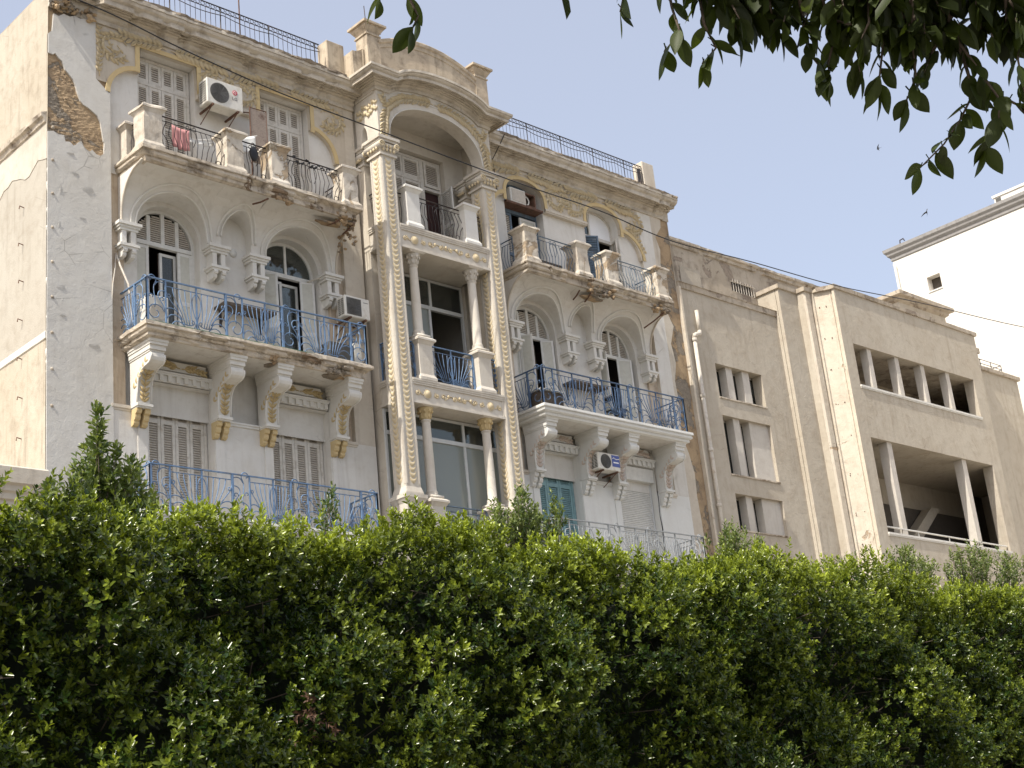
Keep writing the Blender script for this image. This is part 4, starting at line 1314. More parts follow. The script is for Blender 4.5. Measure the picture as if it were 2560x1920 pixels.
# ---- pedestals and iron of the third floor balconies
PU = (8.36, 6.28, 5.08, 3.02)
for u in PU: pedestal(ux(-1, u), -.80, 17.42, 18.48, 'pedestal', .44, 3 + u)
pedestal(ux(-1, 8.36), -.02, 17.42, 18.40, 'pedestal', .36, 0)
PV = (3.02, 5.02, 6.22, 8.34)
for u in PV: pedestal(ux(1, u), -.76, 17.40, 18.44, 'pedestal', .46, 8 + u)
def span(s, us, i): 
    a, b = ux(s, us[i]), ux(s, us[i + 1])
    return (min(a, b) + .24, max(a, b) - .24)
for i, n in ((0, 13), (1, 6), (2, 14)):
    a, b = span(-1, PU, i)
    bar_panel(B, [(a, -.86), (b, -.86)], 17.46, 18.36, 'black_iron', n, label='dark belly-bent iron railing of the left top balcony')
    a, b = span(1, PV, i)
    bar_panel(B, [(a, -.82), (b, -.82)], 17.44, 18.32, 'pale_blue' if i < 9 else 'black_iron', n, label='blue-grey iron railing of the right top balcony')
bar_panel(B, [(ux(-1, 8.42), .05 - .28), (ux(-1, 8.42), -.56)], 17.46, 18.30, 'black_iron', 4, False)
bar_panel(B, [(ux(-1, 2.94), -.56), (ux(-1, 2.94), .1)], 17.46, 18.30, 'black_iron', 7, False)
bar_panel(B, [(ux(1, 2.94), .08), (ux(1, 2.94), -.52)], 17.46, 18.30, 'pale_blue', 6, False)
bar_panel(B, [(ux(1, 8.42), -.52), (ux(1, 8.42), .1)], 17.46, 18.30, 'pale_blue', 6, False)

# ---- blue scroll railings
def scroll_rail(s, z, mat, label):
    u0, u1 = 8.54, 2.86
    a, b = xr(s, u1, u0)
    return railing(B, [(a, .18 if z > 11 else -.01), (a, -.95), (b, -.95), (b, .18 if z > 11 else -.01)], z - 1.03, z, mat, layout=[SIDE, FRONT, [('N', .43), ('f', .55)]], label=label)
scroll_rail(-1, 14.41, 'blue', 'blue scrolled iron railing of the left second floor balcony')
scroll_rail(1, 14.41, 'navy', 'blue scrolled iron railing of the right second floor balcony')
scroll_rail(-1, 10.37, 'blue', 'blue scrolled iron railing of the left first floor balcony')
scroll_rail(1, 10.37, 'grey_iron', 'pale grey scrolled iron railing of the right first floor balcony')
mb = MB()
a, b = xr(-1, 2.82, 8.58)
mb.box(a + .02, a + 4.2, -.995, -.965, 13.383, 13.425); mb.box(a + .02, a + .05, -.965, -.35, 13.383, 13.42)
mb.build('slab_rim', M['green'], B, label='green painted rim of the balcony floor')
mb = MB()
mb.tube([(a + 4.2, -1.0, 13.41), (b - .9, -1.0, 13.41), (b + .03, -1.0, 13.40)], .022, 6)
mb.build('slab_pipe', M['pipe'], B)

# ---- roof railing
def roof_rail(x0, x1, y, zb, zt):
    m = MB(); m.tube([(x0, y, zt), (x1, y, zt)], .018, 4)
    rl = m.build('roof_railing', M['black_iron'], B, label='thin dark roof railing with a row of rings')
    m = MB(); m.tube([(x0, y, zt - .13), (x1, y, zt - .13)], .013, 4); m.build('ring_rail', M['black_iron'], rl)
    m = MB(); m.tube([(x0, y, zb + .06), (x1, y, zb + .06)], .012, 4); m.build('bottom_rail', M['black_iron'], rl)
    n = int((x1 - x0) / .135); w = (x1 - x0) / n
    m = MB()
    for k in range(n):
        c = x0 + w * (k + .5)
        m.tube([(c + .052 * math.cos(t), y, zt - .065 + .052 * math.sin(t)) for t in [2 * PI * i / 10 for i in range(10)]], .008, 3, True)
    m.stuff('ring_band', M['black_iron'], rl)
    for k in range(n + 1):
        m = MB(); x = x0 + w * k
        big = k % 10 == 0
        m.tube([(x, y, zb), (x, y, zt - (.0 if big else .13))], .017 if big else .008, 4); m.build('baluster', M['black_iron'], rl)
    m = MB(); pts = []
    for k in range(41):
        t = k / 40
        pts.append((x0 + (x1 - x0) * t, y - .02, zt - .22 - .07 * abs(math.sin(t * PI * 5))))
    m.tube(pts, .012, 4); m.build('cable_loop', M['black_iron'], rl)
roof_rail(xl + .1, -3.13, -.30, 21.46, 22.20)
roof_rail(2.75, 9.0, -.30, 21.46, 22.20)

# ------------------------------------------------------------------ loggia
FL = -.90
LX0, LX1 = XC - 1.92, XC + 1.92          # outer faces
PW = .44
SC = None
def crescent_mesh(w, mat):
    mb = MB(); n = 9; vs = []
    for k in range(n):
        t = -1 + 2 * k / (n - 1); x = t * w / 2
        zo = -.075 * (1 - t * t); th = .055 * (1 - t * t * .75)
        vs += [(x, 0, zo + .055), (x, -.028 * (1 - .5 * t * t), zo + .030), (x, -.022 * (1 - .5 * t * t), zo - th + .030), (x, 0, zo - th)]
    fs = []
    for k in range(n - 1):
        for j in range(3): fs.append((k * 4 + j, (k + 1) * 4 + j, (k + 1) * 4 + j + 1, k * 4 + j + 1))
    mb.add(vs, fs)
    return mb.mesh('scale', M[mat], True)
CRS = crescent_mesh(.20, 'relief')
def loggia_pilaster(x0, lit_side):
    x1 = x0 + PW; y0, y1 = FL, FL + PW
    mb = MB()
    mb.box(x0, x1, y0, y1, 10.62, 19.22)
    pil = mb.build('loggia_pilaster', M['loggia'], B, label='tall pilaster covered with a column of crescent scales')
    m = MB()
    m.box(x0 - .04, x1 + .04, y0 - .04, y1 + .04, 10.47, 10.52); m.taper((x0 + x1) / 2, (y0 + y1) / 2, 10.52, 10.66, PW / 2 + .04, PW / 2 + .04, PW / 2 + .003, PW / 2 + .003)
    m.box(x0 - .10, x1 + .10, y0 - .10, y1 + .10, 10.38, 10.47); m.taper((x0 + x1) / 2, (y0 + y1) / 2, 10.26, 10.38, PW / 2 + .03, PW / 2 + .03, PW / 2 + .09, PW / 2 + .09)
    m.box(x0 - .03, x1 + .03, y0 - .03, y1 + .03, 0, 10.26)
    m.build('base', M['loggia'], pil)
    # frames of the sunk strips
    m = MB()
    for a in (x0 + .02, x1 - .06): m.box(a, a + .04, y0 - .012, y0, 10.72, 19.18)
    for a in (y0 + .02, y1 - .06): m.box(x0 - .012, x0, a, a + .04, 10.72, 19.18)
    m.split('strip_frame', M['loggia'], pil)
    n = 62
    for k in range(n):
        z = 10.86 + (19.10 - 10.86) * k / (n - 1)
        link('scale', CRS, pil, loc=((x0 + x1) / 2, y0 - .001, z), rot=(0, 0, 0))
        if lit_side: link('scale', CRS, pil, loc=(x0 - .001, (y0 + y1) / 2, z), rot=(0, 0, -PI / 2))
    # capital
    cap(x0, x1, y0, y1, 19.22, B)
def cap(x0, x1, y0, y1, z, parent, name='loggia_capital'):
    m = MB()
    m.box(x0 - .05, x1 + .05, y0 - .05, y1 + .05, z - .03, z + .03)
    m.taper((x0 + x1) / 2, (y0 + y1) / 2, z + .03, z + .30, (x1 - x0) / 2 - .01, (y1 - y0) / 2 - .01, (x1 - x0) / 2 + .07, (y1 - y0) / 2 + .07)
    m.box(x0 - .12, x1 + .12, y0 - .12, y1 + .12, z + .40, z + .48)
    m.box(x0 - .08, x1 + .08, y0 - .08, y1 + .08, z + .34, z + .40)
    c = m.build(name, M['loggia'], parent)
    for xx in (x0 - .02, x1 + .02):
        m = MB()
        m.tube([(xx, y0 - .09, z + .24), (xx, y1 + .09, z + .24)], .095, 10)
        m.build('volute', M['loggia'], c, True)
        m = MB(); m.tube([(xx + a, y0 - .10, z + .24 + b) for a, b in spiral(0, 0, .09, .02, 0, 9, 18)], .018, 5); m.build('volute_scroll', M['relief'], c, True)
    m = MB()
    for k in range(4):
        xx = x0 + (x1 - x0) * (k + .5) / 4
        m.ball((xx, y0 - .07, z + .22), .035, .03, .05, 7, 5); m.ball((xx, y0 - .06, z + .12), .035, .03, .05, 7, 5)
        yy = y0 + (y1 - y0) * (k + .5) / 4
        m.ball((x0 - .08, yy, z + .14), .03, .035, .05, 7, 5)
    m.stuff('egg_moulding', M['relief'], c, True)
    return c
loggia_pilaster(LX0, True)
loggia_pilaster(LX1 - PW, True)
# back pilasters against the house
for x0 in (LX0, LX1 - .40):
    m = MB(); m.box(x0 + .02, x0 + .38, -.20, .1, 0, 19.22)
    m.build('back_pilaster', M['cream'], B)
    cap(x0 + .04, x0 + .36, -.18, .06, 19.22, B, 'back_capital')
# inside of the loggia
mb = MB()
h1 = [hole(XC - 1.28, XC + 1.28, 17.42, 20.42)]
facade(mb, XC - 2.0, XC + 2.0, 17.30, 21.0, h1, .30, .56)
h2 = [hole(XC - 1.62, XC + 1.62, 13.40, 16.84)]
facade(mb, XC - 2.0, XC + 2.0, 13.2, 17.3, h2, .30, .50)
for x in (XC - 2.0, XC + 2.0): mb.quad((x, 0, 9), (x, .3, 9), (x, .3, 21.2), (x, 0, 21.2))
mb.build('loggia_back_wall', M['loggia'], B)
mb = MB(); mb.box(XC - 1.95, XC + 1.95, -.82, .30, 20.98, 21.1); mb.build('loggia_ceiling', M['loggia'], B)
# slabs with carved fascias
def fascia(zb, zt, big):
    mb = MB()
    mb.box(LX0 + PW, LX1 - PW, FL + .03, .3, zb + .002, zt - .04)
    mb.box(LX0 + .04, LX0 + PW, FL + PW, .0, zb + .002, zt - .04); mb.box(LX1 - PW, LX1 - .04, FL + PW, .0, zb + .002, zt - .04)
    sl = mb.build('loggia_slab', M['loggia'], B)
    mb = MB()
    a, b = LX0 + PW, LX1 - PW
    for (z0, z1, o) in ((zt - .05, zt, .06), (zt - .10, zt - .05, .045), (zt - .145, zt - .10, .03), (zb, zb + .06, .03), (zb + .06, zb + .075, .015)):
        mb.box(a, b, FL + .03 - o, FL + .03, z0, z1)
    mb.box(a, a + .05, FL + .012, FL + .03, zb + .075, zt - .145); mb.box(b - .05, b, FL + .012, FL + .03, zb + .075, zt - .145)
    for (z0, z1, o) in ((zt - .05, zt, .06), (zt - .10, zt - .05, .045), (zt - .145, zt - .10, .03), (zb, zb + .06, .03)):
        mb.box(LX0 + .04 - o, LX0 + .04, FL + PW, -.2, z0, z1)
    fa = mb.build('fascia', M['loggia'], B, label='carved loggia fascia with scrolls and two rosettes')
    zc = (zb + .07 + zt - .14) / 2; y = FL + .022
    cs = [XC - 1.30, XC - .34, XC + .34, XC + 1.30]
    for rx in (XC - 1.02, XC + 1.02):
        m = MB(); m.lathe(0, 0, [(.105, 0), (.115, .02), (.10, .035), (.08, .03), (.07, .045), (.035, .06), (0.001, .065)], 14)
        link('rosette', m.mesh('rosette', M['relief'], True), fa, loc=(rx, FL + .03, zc), rot=(PI / 2, 0, 0))
        m = MB(); m.tube([(rx + .125 * math.cos(t), FL + .02, zc + .125 * math.sin(t)) for t in [2 * PI * i / 20 for i in range(20)]], .012, 5, True); m.build('rosette_ring', M['loggia'], fa, True)
    def scr(x0, x1, up):
        m = MB(); w = x1 - x0; sg = 1 if up else -1
        pts = spiral(0, 0, .018, .075, 0 if w > 0 else PI, (7.4 if w > 0 else PI - 7.4), 16)
        pl = [(x0 + a, zc + sg * b) for a, b in pts]
        e = pl[-1]
        pl += bez(e, (e[0] + w * .3, e[1] - sg * .0), (x1 - w * .35, zc - sg * .10), (x1, zc - sg * .02), 8)[1:]
        m.tube([(a, FL + .018, b) for a, b in pl], .019, 5, False, .011); m.build('scroll', M['relief'], fa, True)
        m = MB(); m.ball((x0, FL + .02, zc), .03, .025, .03, 8, 5); m.build('scroll_boss', M['relief'], fa, True)
    scr(XC - 1.33, XC - 1.14, True); scr(XC + 1.33, XC + 1.14, True)
    for x0, x1, up in ((XC - .72, XC - .95 + .14, True), (XC - .52, XC - .22, False), (XC - .16, XC + .02, True), (XC + .16, XC - .0, True), (XC + .52, XC + .22, False), (XC + .72, XC + .82, True)):
        scr(x0, x1, up)
    m = MB()
    for k in range(3): m.ball((XC + (k - 1) * .36, FL + .015, zc + .03), .045, .03, .045, 9, 6)
    m.split('boss', M['relief'], fa, True)
fascia(16.80, 17.42, True)
fascia(12.76, 13.38, False)
fascia(8.74, 9.36, False)
# loggia pedestals and columns
def column(x, y, z0, zc, zt, capmat):
    mb = MB()
    mb.lathe(x, y, [(.155, z0), (.155, z0 + .05), (.135, z0 + .07), (.15, z0 + .10), (.135, z0 + .13), (.118, z0 + .16), (.118, z0 + .8), (.104, zc - .08), (.104, zc - .05), (.125, zc - .035), (.125, zc - .01), (.105, zc)], 18)
    mb.box(x - .20, x + .20, y - .20, y + .20, z0 - .06, z0)
    co = mb.build('column', M['loggia'], B, True, label='slender round loggia column')
    m = MB(); m.lathe(x, y, [(.105, zc), (.12, zc + .04), (.125, zc + .14), (.17, zc + .24), (.20, zc + .29), (.10, zc + .292)], 14); m.build('capital', M[capmat], co, True)
    m = MB()
    for k in range(8):
        a = 2 * PI * k / 8
        m.ball((x + .125 * math.cos(a), y + .125 * math.sin(a), zc + .10), .03, .03, .08, 6, 5)
        m.ball((x + .165 * math.cos(a), y + .165 * math.sin(a), zc + .20), .035, .035, .05, 6, 5)
    m.stuff('capital_leaf', M[capmat], co, True)
    m = MB(); m.taper(x, y, zc + .29, zt, .20, .20, .29, .24); m.build('abacus', M['loggia'], co)
for x in (XC - .97, XC + .97):
    pedestal(x, -.68, 17.42, 18.58, 'trim', .42)
    pedestal(x, -.68, 13.38, 14.50, 'loggia', .42); column(x, -.68, 14.58, 16.46, 16.80, 'loggia')
    pedestal(x, -.68, 9.36, 10.46, 'loggia', .42); column(x, -.68, 10.54, 12.44, 12.76, 'yellow')
bar_panel(B, [(XC - .72, -.72), (XC + .72, -.72)], 17.46, 18.40, 'black_iron', 12, True, label='dark iron railing of the top loggia')
for x0, x1 in ((LX0 + PW, XC - 1.20), (XC + 1.20, LX1 - PW)):
    bar_panel(B, [(x0, -.70), (x1, -.70)], 17.46, 18.38, 'black_iron', 3, False)
    railing(B, [(x0, -.70), (x1, -.70)], 13.42, 14.40, 'blue', layout=[[('N', .3)]])
    railing(B, [(x0, -.70), (x1, -.70)], 9.40, 10.38, 'pale_blue', layout=[[('N', .3)]])
railing(B, [(XC - .72, -.70), (XC + .72, -.70)], 13.42, 14.40, 'blue', layout=[[('F', .72), ('f', .72)]], label='blue fan-shaped railing of the second floor loggia')
railing(B, [(XC - .72, -.70), (XC + .72, -.70)], 9.40, 10.38, 'pale_blue', layout=[[('F', .72), ('f', .72)]])
for x in (LX0 + .12, LX1 - .12):
    bar_panel(B, [(x, FL + PW), (x, -.2)], 17.46, 18.38, 'black_iron', 3, False)
    railing(B, [(x, FL + PW), (x, -.2)], 13.42, 14.40, 'blue', layout=[[('N', .3)]])
# loggia windows
win = shut_window(XC - 1.26, XC + .60, 17.44, 20.40, .48, (.45,), 3, trans=19.72, label='pale louvred shutters of the top loggia')
mb = MB(); mb.box(XC + .60, XC + .66, .45, .54, 17.44, 20.40); mb.box(XC + 1.20, XC + 1.26, .45, .54, 17.44, 20.40); mb.box(XC + .66, XC + 1.20, .45, .54, 20.33, 20.40); mb.box(XC + .66, XC + 1.2, .45, .54, 19.50, 19.58)
win = mb.build('window', M['shutter'], B, label='half open loggia door with a dark red curtain')
shutter_leaf(win, XC + .67, XC + 1.19, 19.60, 20.32, .44, [], 'shutter', 'slat')
c = MB(); c.box(XC + .66, XC + 1.20, .56, .60, 17.44, 19.5); c.build('curtain', M['dark_curtain'], win)
swing_leaf(win, XC + 1.2, 17.44, 19.48, .44, .56, math.radians(98), 'frame', 'frame', (.5,))
# second floor glazing
def glazing(x0, x1, z0, z1, y, zt, mull, parent_label, panes, f=.06):
    mb = MB()
    mb.box(x0, x0 + f, y - .03, y + .05, z0, z1); mb.box(x1 - f, x1, y - .03, y + .05, z0, z1)
    mb.box(x0 + f, x1 - f, y - .03, y + .05, z1 - f, z1); mb.box(x0 + f, x1 - f, y - .03, y + .05, z0, z0 + f); mb.box(x0 + f, x1 - f, y - .035, y + .05, zt - .05, zt + .05)
    for m_, (a, b) in mull:
        mb.box(m_ - .035, m_ + .035, y - .028, y + .045, a, b)
    w = mb.build('window', M['alu'], B, label=parent_label)
    for (a, b, c, d, mat, nm) in panes:
        g = MB(); g.box(a, b, y + .005, y + .012, c, d); g.build(nm, M[mat], w)
    return w
x0, x1 = XC - 1.60, XC + 1.60
glazing(x0, x1, 13.42, 16.82, .42, 16.02, [(XC - .55, (16.07, 16.76)), (XC + .48, (16.07, 16.76)), (XC + .42, (13.5, 15.97)), (XC - .62, (13.5, 15.97))],
        'wide aluminium window of the loggia, right part open', [(x0 + .06, XC - .58, 16.07, 16.76, 'glass', 'pane'), (XC - .52, XC + .45, 16.07, 16.76, 'glass', 'pane'), (XC + .51, x1 - .06, 16.07, 16.76, 'glass', 'pane'),
        (x0 + .06, XC - .65, 13.48, 15.97, 'glass_grey', 'pane'), (XC - .585, XC + .385, 13.48, 15.97, 'glass_grey', 'pane')])
room(x0, x1, 13.42, 16.8, .5, 2.4, 'room_light')
# first floor enclosed glazing
x0, x1 = LX0 + .03, LX1 - .03; y = -.22
glazing(x0, x1, 9.40, 13.36 - .62, y, 12.16, [(XC - .62, (12.21, 12.7)), (XC + .62, (12.21, 12.7)), (XC - .62, (10.3, 12.11)), (XC + .62, (10.3, 12.11))], 'aluminium glazing closing the first floor loggia',
        [(x0 + .06, XC - .655, 12.21, 12.68, 'glass', 'pane'), (XC - .585, XC + .585, 12.21, 12.68, 'glass', 'pane'), (XC + .655, x1 - .06, 12.21, 12.68, 'glass', 'pane'),
         (x0 + .06, XC - .655, 10.36, 12.11, 'glass_grey', 'pane'), (XC - .585, XC + .585, 10.36, 12.11, 'glass_grey', 'pane'), (XC + .655, x1 - .06, 10.36, 12.11, 'glass_grey', 'pane'), (x0 + .06, x1 - .06, 9.46, 10.24, 'glass_grey', 'pane')])
mb = MB(); mb.box(x0 + .06, x1 - .06, y - .03, y + .05, 10.24, 10.36); mb.build('window_rail', M['alu'], B)
room(x0 + .4, x1 - .4, 9.4, 12.6, y + .3, 2.6, 'room_light')
for a, b in ((x0 + .22, XC - .66), (XC - .56, XC + .56), (XC + 1.0, x1 - .1)):
    c = MB(); n = 18
    for k in range(n + 1):
        xx = a + (b - a) * k / n
        c.v += [(xx, y + .14 + .02 * math.sin(k * 1.9), 9.4), (xx, y + .14 + .02 * math.sin(k * 1.9 + .5), 12.12)]
    c.f = [(2 * k, 2 * k + 2, 2 * k + 3, 2 * k + 1) for k in range(n)]
    c.build('curtain', M['curtain'], B, True)

# arch wall of the loggia with hump top
hA = hole(LX0 + PW - .10, LX1 - PW + .10, 19.69, 19.80, 20.93, 2.25)
def hump(x):
    t = abs(x - XC) / 1.50
    if t >= 1: return 0.0
    return .34 * (math.sqrt(1 - .94 * t * t) - math.sqrt(.06)) / (1 - math.sqrt(.06))
mb = MB()
facade(mb, LX0, LX1, 19.69, 21.2, [hole(hA['x0'], hA['x1'], 19.69, hA['zs'], hA['za'], 2.25)], FL, FL + .40, high=lambda x: 21.08 + hump(x), extra_x=[LX0 + .06 * k for k in range(64)])
# jambs continue down to the capitals; sides of the loggia head
hs_ = hole(FL + .46, -.22, 19.69, 19.86, 20.20, 2.0)
for x, xb in ((LX0, LX0 + .30), (LX1, LX1 - .30)):
    m2 = MB(); facade(m2, FL, 0.0, 19.69, 21.2, [hs_], 0, .3)
    sgn = 1 if x < XC else -1
    mb.add([(x + sgn * py, px_, pz) for px_, py, pz in m2.v], m2.f)
mb.build('loggia_arch_wall', M['loggia'], B, label='arched head of the central loggia')
m2 = MB()
for g, r in ((.0, .016), (.20, .014)):
    m2.tube([(px_, FL - .006, pz) for px_, pz in arch_pts(hA, 40, g)], r, 5)
m2.split('arch_edge', M['trim'], B, True)
# recessed leafy bed
fr = MB()
tops = [LX0 + .12 + (LX1 - LX0 - .24) * k / 60 for k in range(61)]
fr.tube([(x, FL - .004, 20.985 + hump(x)) for x in tops], .014, 4)
fr = fr.build('frieze', M['trim'], B, label='laurel garland round the loggia arch')
mid = lambda x: (htop(dict(hA), min(max(x, hA['x0'] + .02), hA['x1'] - .02)) + .12 + 20.97 + hump(x)) / 2
for sg in (-1, 1):
    pts = [(XC + sg * (.03 + 1.42 * k / 22), mid(XC + sg * (.03 + 1.42 * k / 22)) + .01) for k in range(23)]
    pts += [(XC + sg * 1.60, 20.62), (XC + sg * 1.69, 20.35), (XC + sg * 1.74, 20.05), (XC + sg * 1.76, 19.86)]
    garland(fr, pts, FL - .010, 'relief', .10, .20, .75)
    garland(fr, [(XC + sg * 1.62, 20.60), (XC + sg * 1.70, 20.75), (XC + sg * 1.76, 20.90)], FL - .010, 'relief', .09, .17, .7)
# same on the left cheek
for (y_, z_, a_) in [(-.82 + .10 * k, 20.35 + .06 * math.sin(k * 1.7), k) for k in range(8)]:
    for sg in (-1, 1):
        R = Matrix.Rotation(-PI / 2, 4, 'Z') @ Matrix.Rotation(-(1.0 + sg * .6), 4, 'Y')
        key = (.14, 'relief')
        if key not in LEAVES: LEAVES[key] = relief_leaf_mesh('relief_leaf', .14, .06, .028, M['relief'])
        link('leaf', LEAVES[key], fr, loc=(LX0 - .002, y_, z_ + .12), rot=R.to_euler())
        link('leaf', LEAVES[key], fr, loc=(LX0 - .002, y_, z_ + .30), rot=R.to_euler())
# humped cornice
LP = [(0, 21.06), (.045, 21.06), (.05, 21.13), (.03, 21.135), (.035, 21.165), (.10, 21.20), (.105, 21.23), (.085, 21.235), (.15, 21.25), (.155, 21.275), (.21, 21.28), (.215, 21.245), (.235, 21.245), (.24, 21.285), (.29, 21.285), (.295, 21.25), (.315, 21.25), (.32, 21.29), (.36, 21.29), (.36, 21.235), (.405, 21.235), (.41, 21.31), (.39, 21.315), (.46, 21.35), (.48, 21.38), (.465, 21.385), (.505, 21.395), (.505, 21.46), (.46, 21.48), (0, 21.49)]
LP = [(o, z - .03) for o, z in LP]
path = [(LX0, 0, 0)] + [(LX0, FL, 0)] + [(x, FL, hump(x)) for x in [LX0 + (LX1 - LX0) * k / 48 for k in range(1, 48)]] + [(LX1, FL, 0), (LX1, 0, 0)]
mb = MB(); sweep(mb, path, LP, .09, .005, [(1.5, 1.62, .06, .02)], 21)
mb.build('cornice', M['cornice'], B, label='humped cornice over the loggia arch')
mb = MB()
mb.box(LX0 + .03, LX1 - .03, FL + .03, .4, 21.2, 21.42)
mb.build('loggia_roof', M['cornice'], B)
# attic wall with two piers
AY = -.86
az = lambda x: 22.58 + .40 * (1 - ((x - XC) / 1.66) ** 2) if abs(x - XC) < 1.66 else 22.58
mb = MB()
facade(mb, XC - 1.7, XC + 1.7, 21.3, 23, (), AY, .3, high=lambda x: az(x), extra_x=[XC - 1.7 + .07 * k for k in range(49)])
xs = [XC - 1.7 + .07 * k for k in range(49)]
for a, b in zip(xs, xs[1:]): mb.quad((a, AY, az(a)), (b, AY, az(b)), (b, AY + .4, az(b)), (a, AY + .4, az(a)))
facade(mb, XC - 1.7, XC + 1.7, 21.3, 23, (), AY + .4, .3, high=lambda x: az(x), extra_x=[XC - 1.7 + .07 * k for k in range(49)])
at = mb.build('attic_wall', M['attic'], B, label='ochre segmental attic wall above the loggia')
m = MB()
sweep(m, [(x, AY, az(x)) for x in xs], [(0, -.24), (.02, -.23), (.025, -.13), (.06, -.10), (.07, -.02), (.05, .01), (-.02, .02)], .1, .006, [], 31)
m.build('attic_moulding', M['attic'], at)
for sg in (-1, 1):
    x = XC + sg * 1.86
    m = MB(); m.box(x - .21, x + .21, AY - .03, AY + .42, 21.35, 22.70)
    p = m.build('attic_pier', M['attic'], B, label='weathered attic pier with flared cap')
    m = MB(); m.taper(x, AY + .2, 22.70, 22.84, .21, .21, .30, .30); m.box(x - .36, x + .36, AY - .16, AY + .56, 22.90, 22.96); m.taper(x, AY + .2, 22.96, 23.02, .36, .36, .24, .24)
    for k in range(4):
        xx = x - .24 + .16 * k; m.prism([(AY - .06, 22.84), (AY - .12, 22.88), (AY - .12, 22.90), (AY, 22.90), (AY, 22.76)], xx - .04, xx + .04, 'x')
    m.box(x - .30, x + .30, AY - .10, AY + .5, 22.84, 22.90); m.box(x - .24, x + .24, AY - .055, AY + .45, 22.62, 22.66)
    m.build('pier_cap', M['attic'], p)
m = MB(); m.ball((XC - 1.86, AY + .2, 23.06), .19, .19, .16, 12, 7); m.build('pier_dome', M['attic'], B, True)
m = MB(); m.tube([(XC - 1.88, AY + .2, 23.18), (XC - 1.90, AY + .2, 23.62)], .012, 5); m.build('lightning_rod', M['black_iron'], B)
for sg in (-1, 1):
    a, b = (XC - 2.95, XC - 2.40) if sg < 0 else (9.02, 9.55)
    m = MB(); m.box(a, b, -.34, .06, 21.45, 22.42 if sg < 0 else 22.40); m.build('parapet_block', M['attic'] if sg < 0 else M['cream'], B, bevel=.02)
m = MB()
pol = [(XC - 2.42, 21.4), (XC - 2.42, 22.10)] + [(XC - 2.42 + .42 * t, 22.10 + .25 * t * t) for t in (.2, .4, .6, .8, 1)] + [(XC - 2.0, 21.4)]
m.prism(pol, -.70, -.30, 'y'); m.build('sweep_wall', M['attic'], B)
m = MB(); m.box(LX0 - .2, LX0 + .05, AY + .1, .2, 21.42, 22.2); m.build('sweep_wall', M['attic'], B)
m = MB(); m.tube([(8.93, -.2, 21.45), (8.93, -.2, 22.15)], .03, 5); m.box(8.86, 8.90, -.34, -.26, 21.45, 22.1); m.build('rail_post', M['black_iron'], B)
# cracks and cables on the right wing
m = MB()
m.tube([(2.95, -.55, 21.4), (2.88, -.42, 21.15), (2.86, -.06, 20.8), (2.9, -.05, 20.3), (2.95, -.02, 19.9)], .014, 4)
m.build('facade_cable', M['black_iron'], B)
m = MB()
m.tube([(8.05 + .02 * math.sin(k * 1.3), -.012, 11.85 - .18 * k) for k in range(12)], .013, 4)
m.build('facade_cable', M['black'], B)
m = MB()
m.tube([(-3.45, .40, 15.86), (-3.25, .12, 15.92), (-3.05, .06, 15.98), (-2.88, .05, 15.9), (-2.80, .10, 15.6), (-2.78, .09, 15.2), (-2.80, .09, 14.6), (-2.79, .09, 13.5)], .022, 5)
m.build('ac_hose', M['pipe'], B, True)
m = MB()
m.tube([(-8.62, .10, 15.3), (-8.58, .0, 15.0), (-8.50, -.2, 14.5), (-8.42, -.2, 13.8), (-8.40, -.2, 13.4)], .025, 5)
m.tube([(-8.62, .10, 15.3), (-8.70, .0, 14.9), (-8.78, -.05, 14.5), (-8.78, .05, 13.6)], .015, 5)
m.split('waste_pipe', M['pipe'], B, True)

# ------------------------------------------------------------------ things on the facade
def fan_guard(mb, cx, y, cz, r):
    for k in range(7):
        rr = r * (k + .6) / 7
        mb.tube([(cx + rr * math.cos(t), y, cz + rr * math.sin(t)) for t in [2 * PI * i / 22 for i in range(22)]], .004, 3, True)
    for k in range(10):
        a = 2 * PI * k / 10
        mb.tube([(cx + r * .15 * math.cos(a), y, cz + r * .15 * math.sin(a)), (cx + r * math.cos(a + .35), y, cz + r * math.sin(a + .35))], .004, 3)
def ac_unit(label, x0, x1, yf, yb, z0, z1, fan_dx, fan_r, square=False, brackets=True, wall=.1):
    t = thing('air_conditioner', label, 'air conditioner', ((x0 + x1) / 2, (yf + yb) / 2, z0), 'air conditioners on the old facade')
    mb = MB(); mb.box(x0, x1, yf, yb, z0, z1)
    mb.build('casing', M['ac'], t, bevel=.02)
    cx = x0 + fan_dx; cz = (z0 + z1) / 2
    m = MB()
    if square: m.box(cx - fan_r, cx + fan_r, yf - .008, yf - .001, cz - fan_r, cz + fan_r)
    else: m.prism([(cx + fan_r * math.cos(a), cz + fan_r * math.sin(a)) for a in [2 * PI * k / 28 for k in range(28)]], yf - .008, yf - .001, 'y')
    m.build('fan_opening', M['ac_dark'], t)
    m = MB(); fan_guard(m, cx, yf - .014, cz, fan_r * .96)
    m.stuff('fan_guard', M['grey_mark'], t)
    m = MB()
    n = 9
    for k in range(n):
        z = z0 + .06 + (z1 - z0 - .12) * k / n
        for a, b in ((yf + .04, (yf + yb) / 2 - .01), ((yf + yb) / 2 + .01, yb - .04)):
            m.box(x0 - .004, x0 - .001, a, b, z, z + (z1 - z0 - .12) / n * .62)
    m.stuff('side_grille', M['ac_dark'], t)
    if brackets:
        m = MB()
        for x in (x0 + .15, x1 - .15):
            m.box(x - .02, x + .02, yf - .02, wall, z0 - .045, z0 - .002); m.tube([(x, yf + .05, z0 - .04), (x, wall, z0 - .30)], .014, 4)
        m.split('wall_bracket', M['rust'], t)
    return t
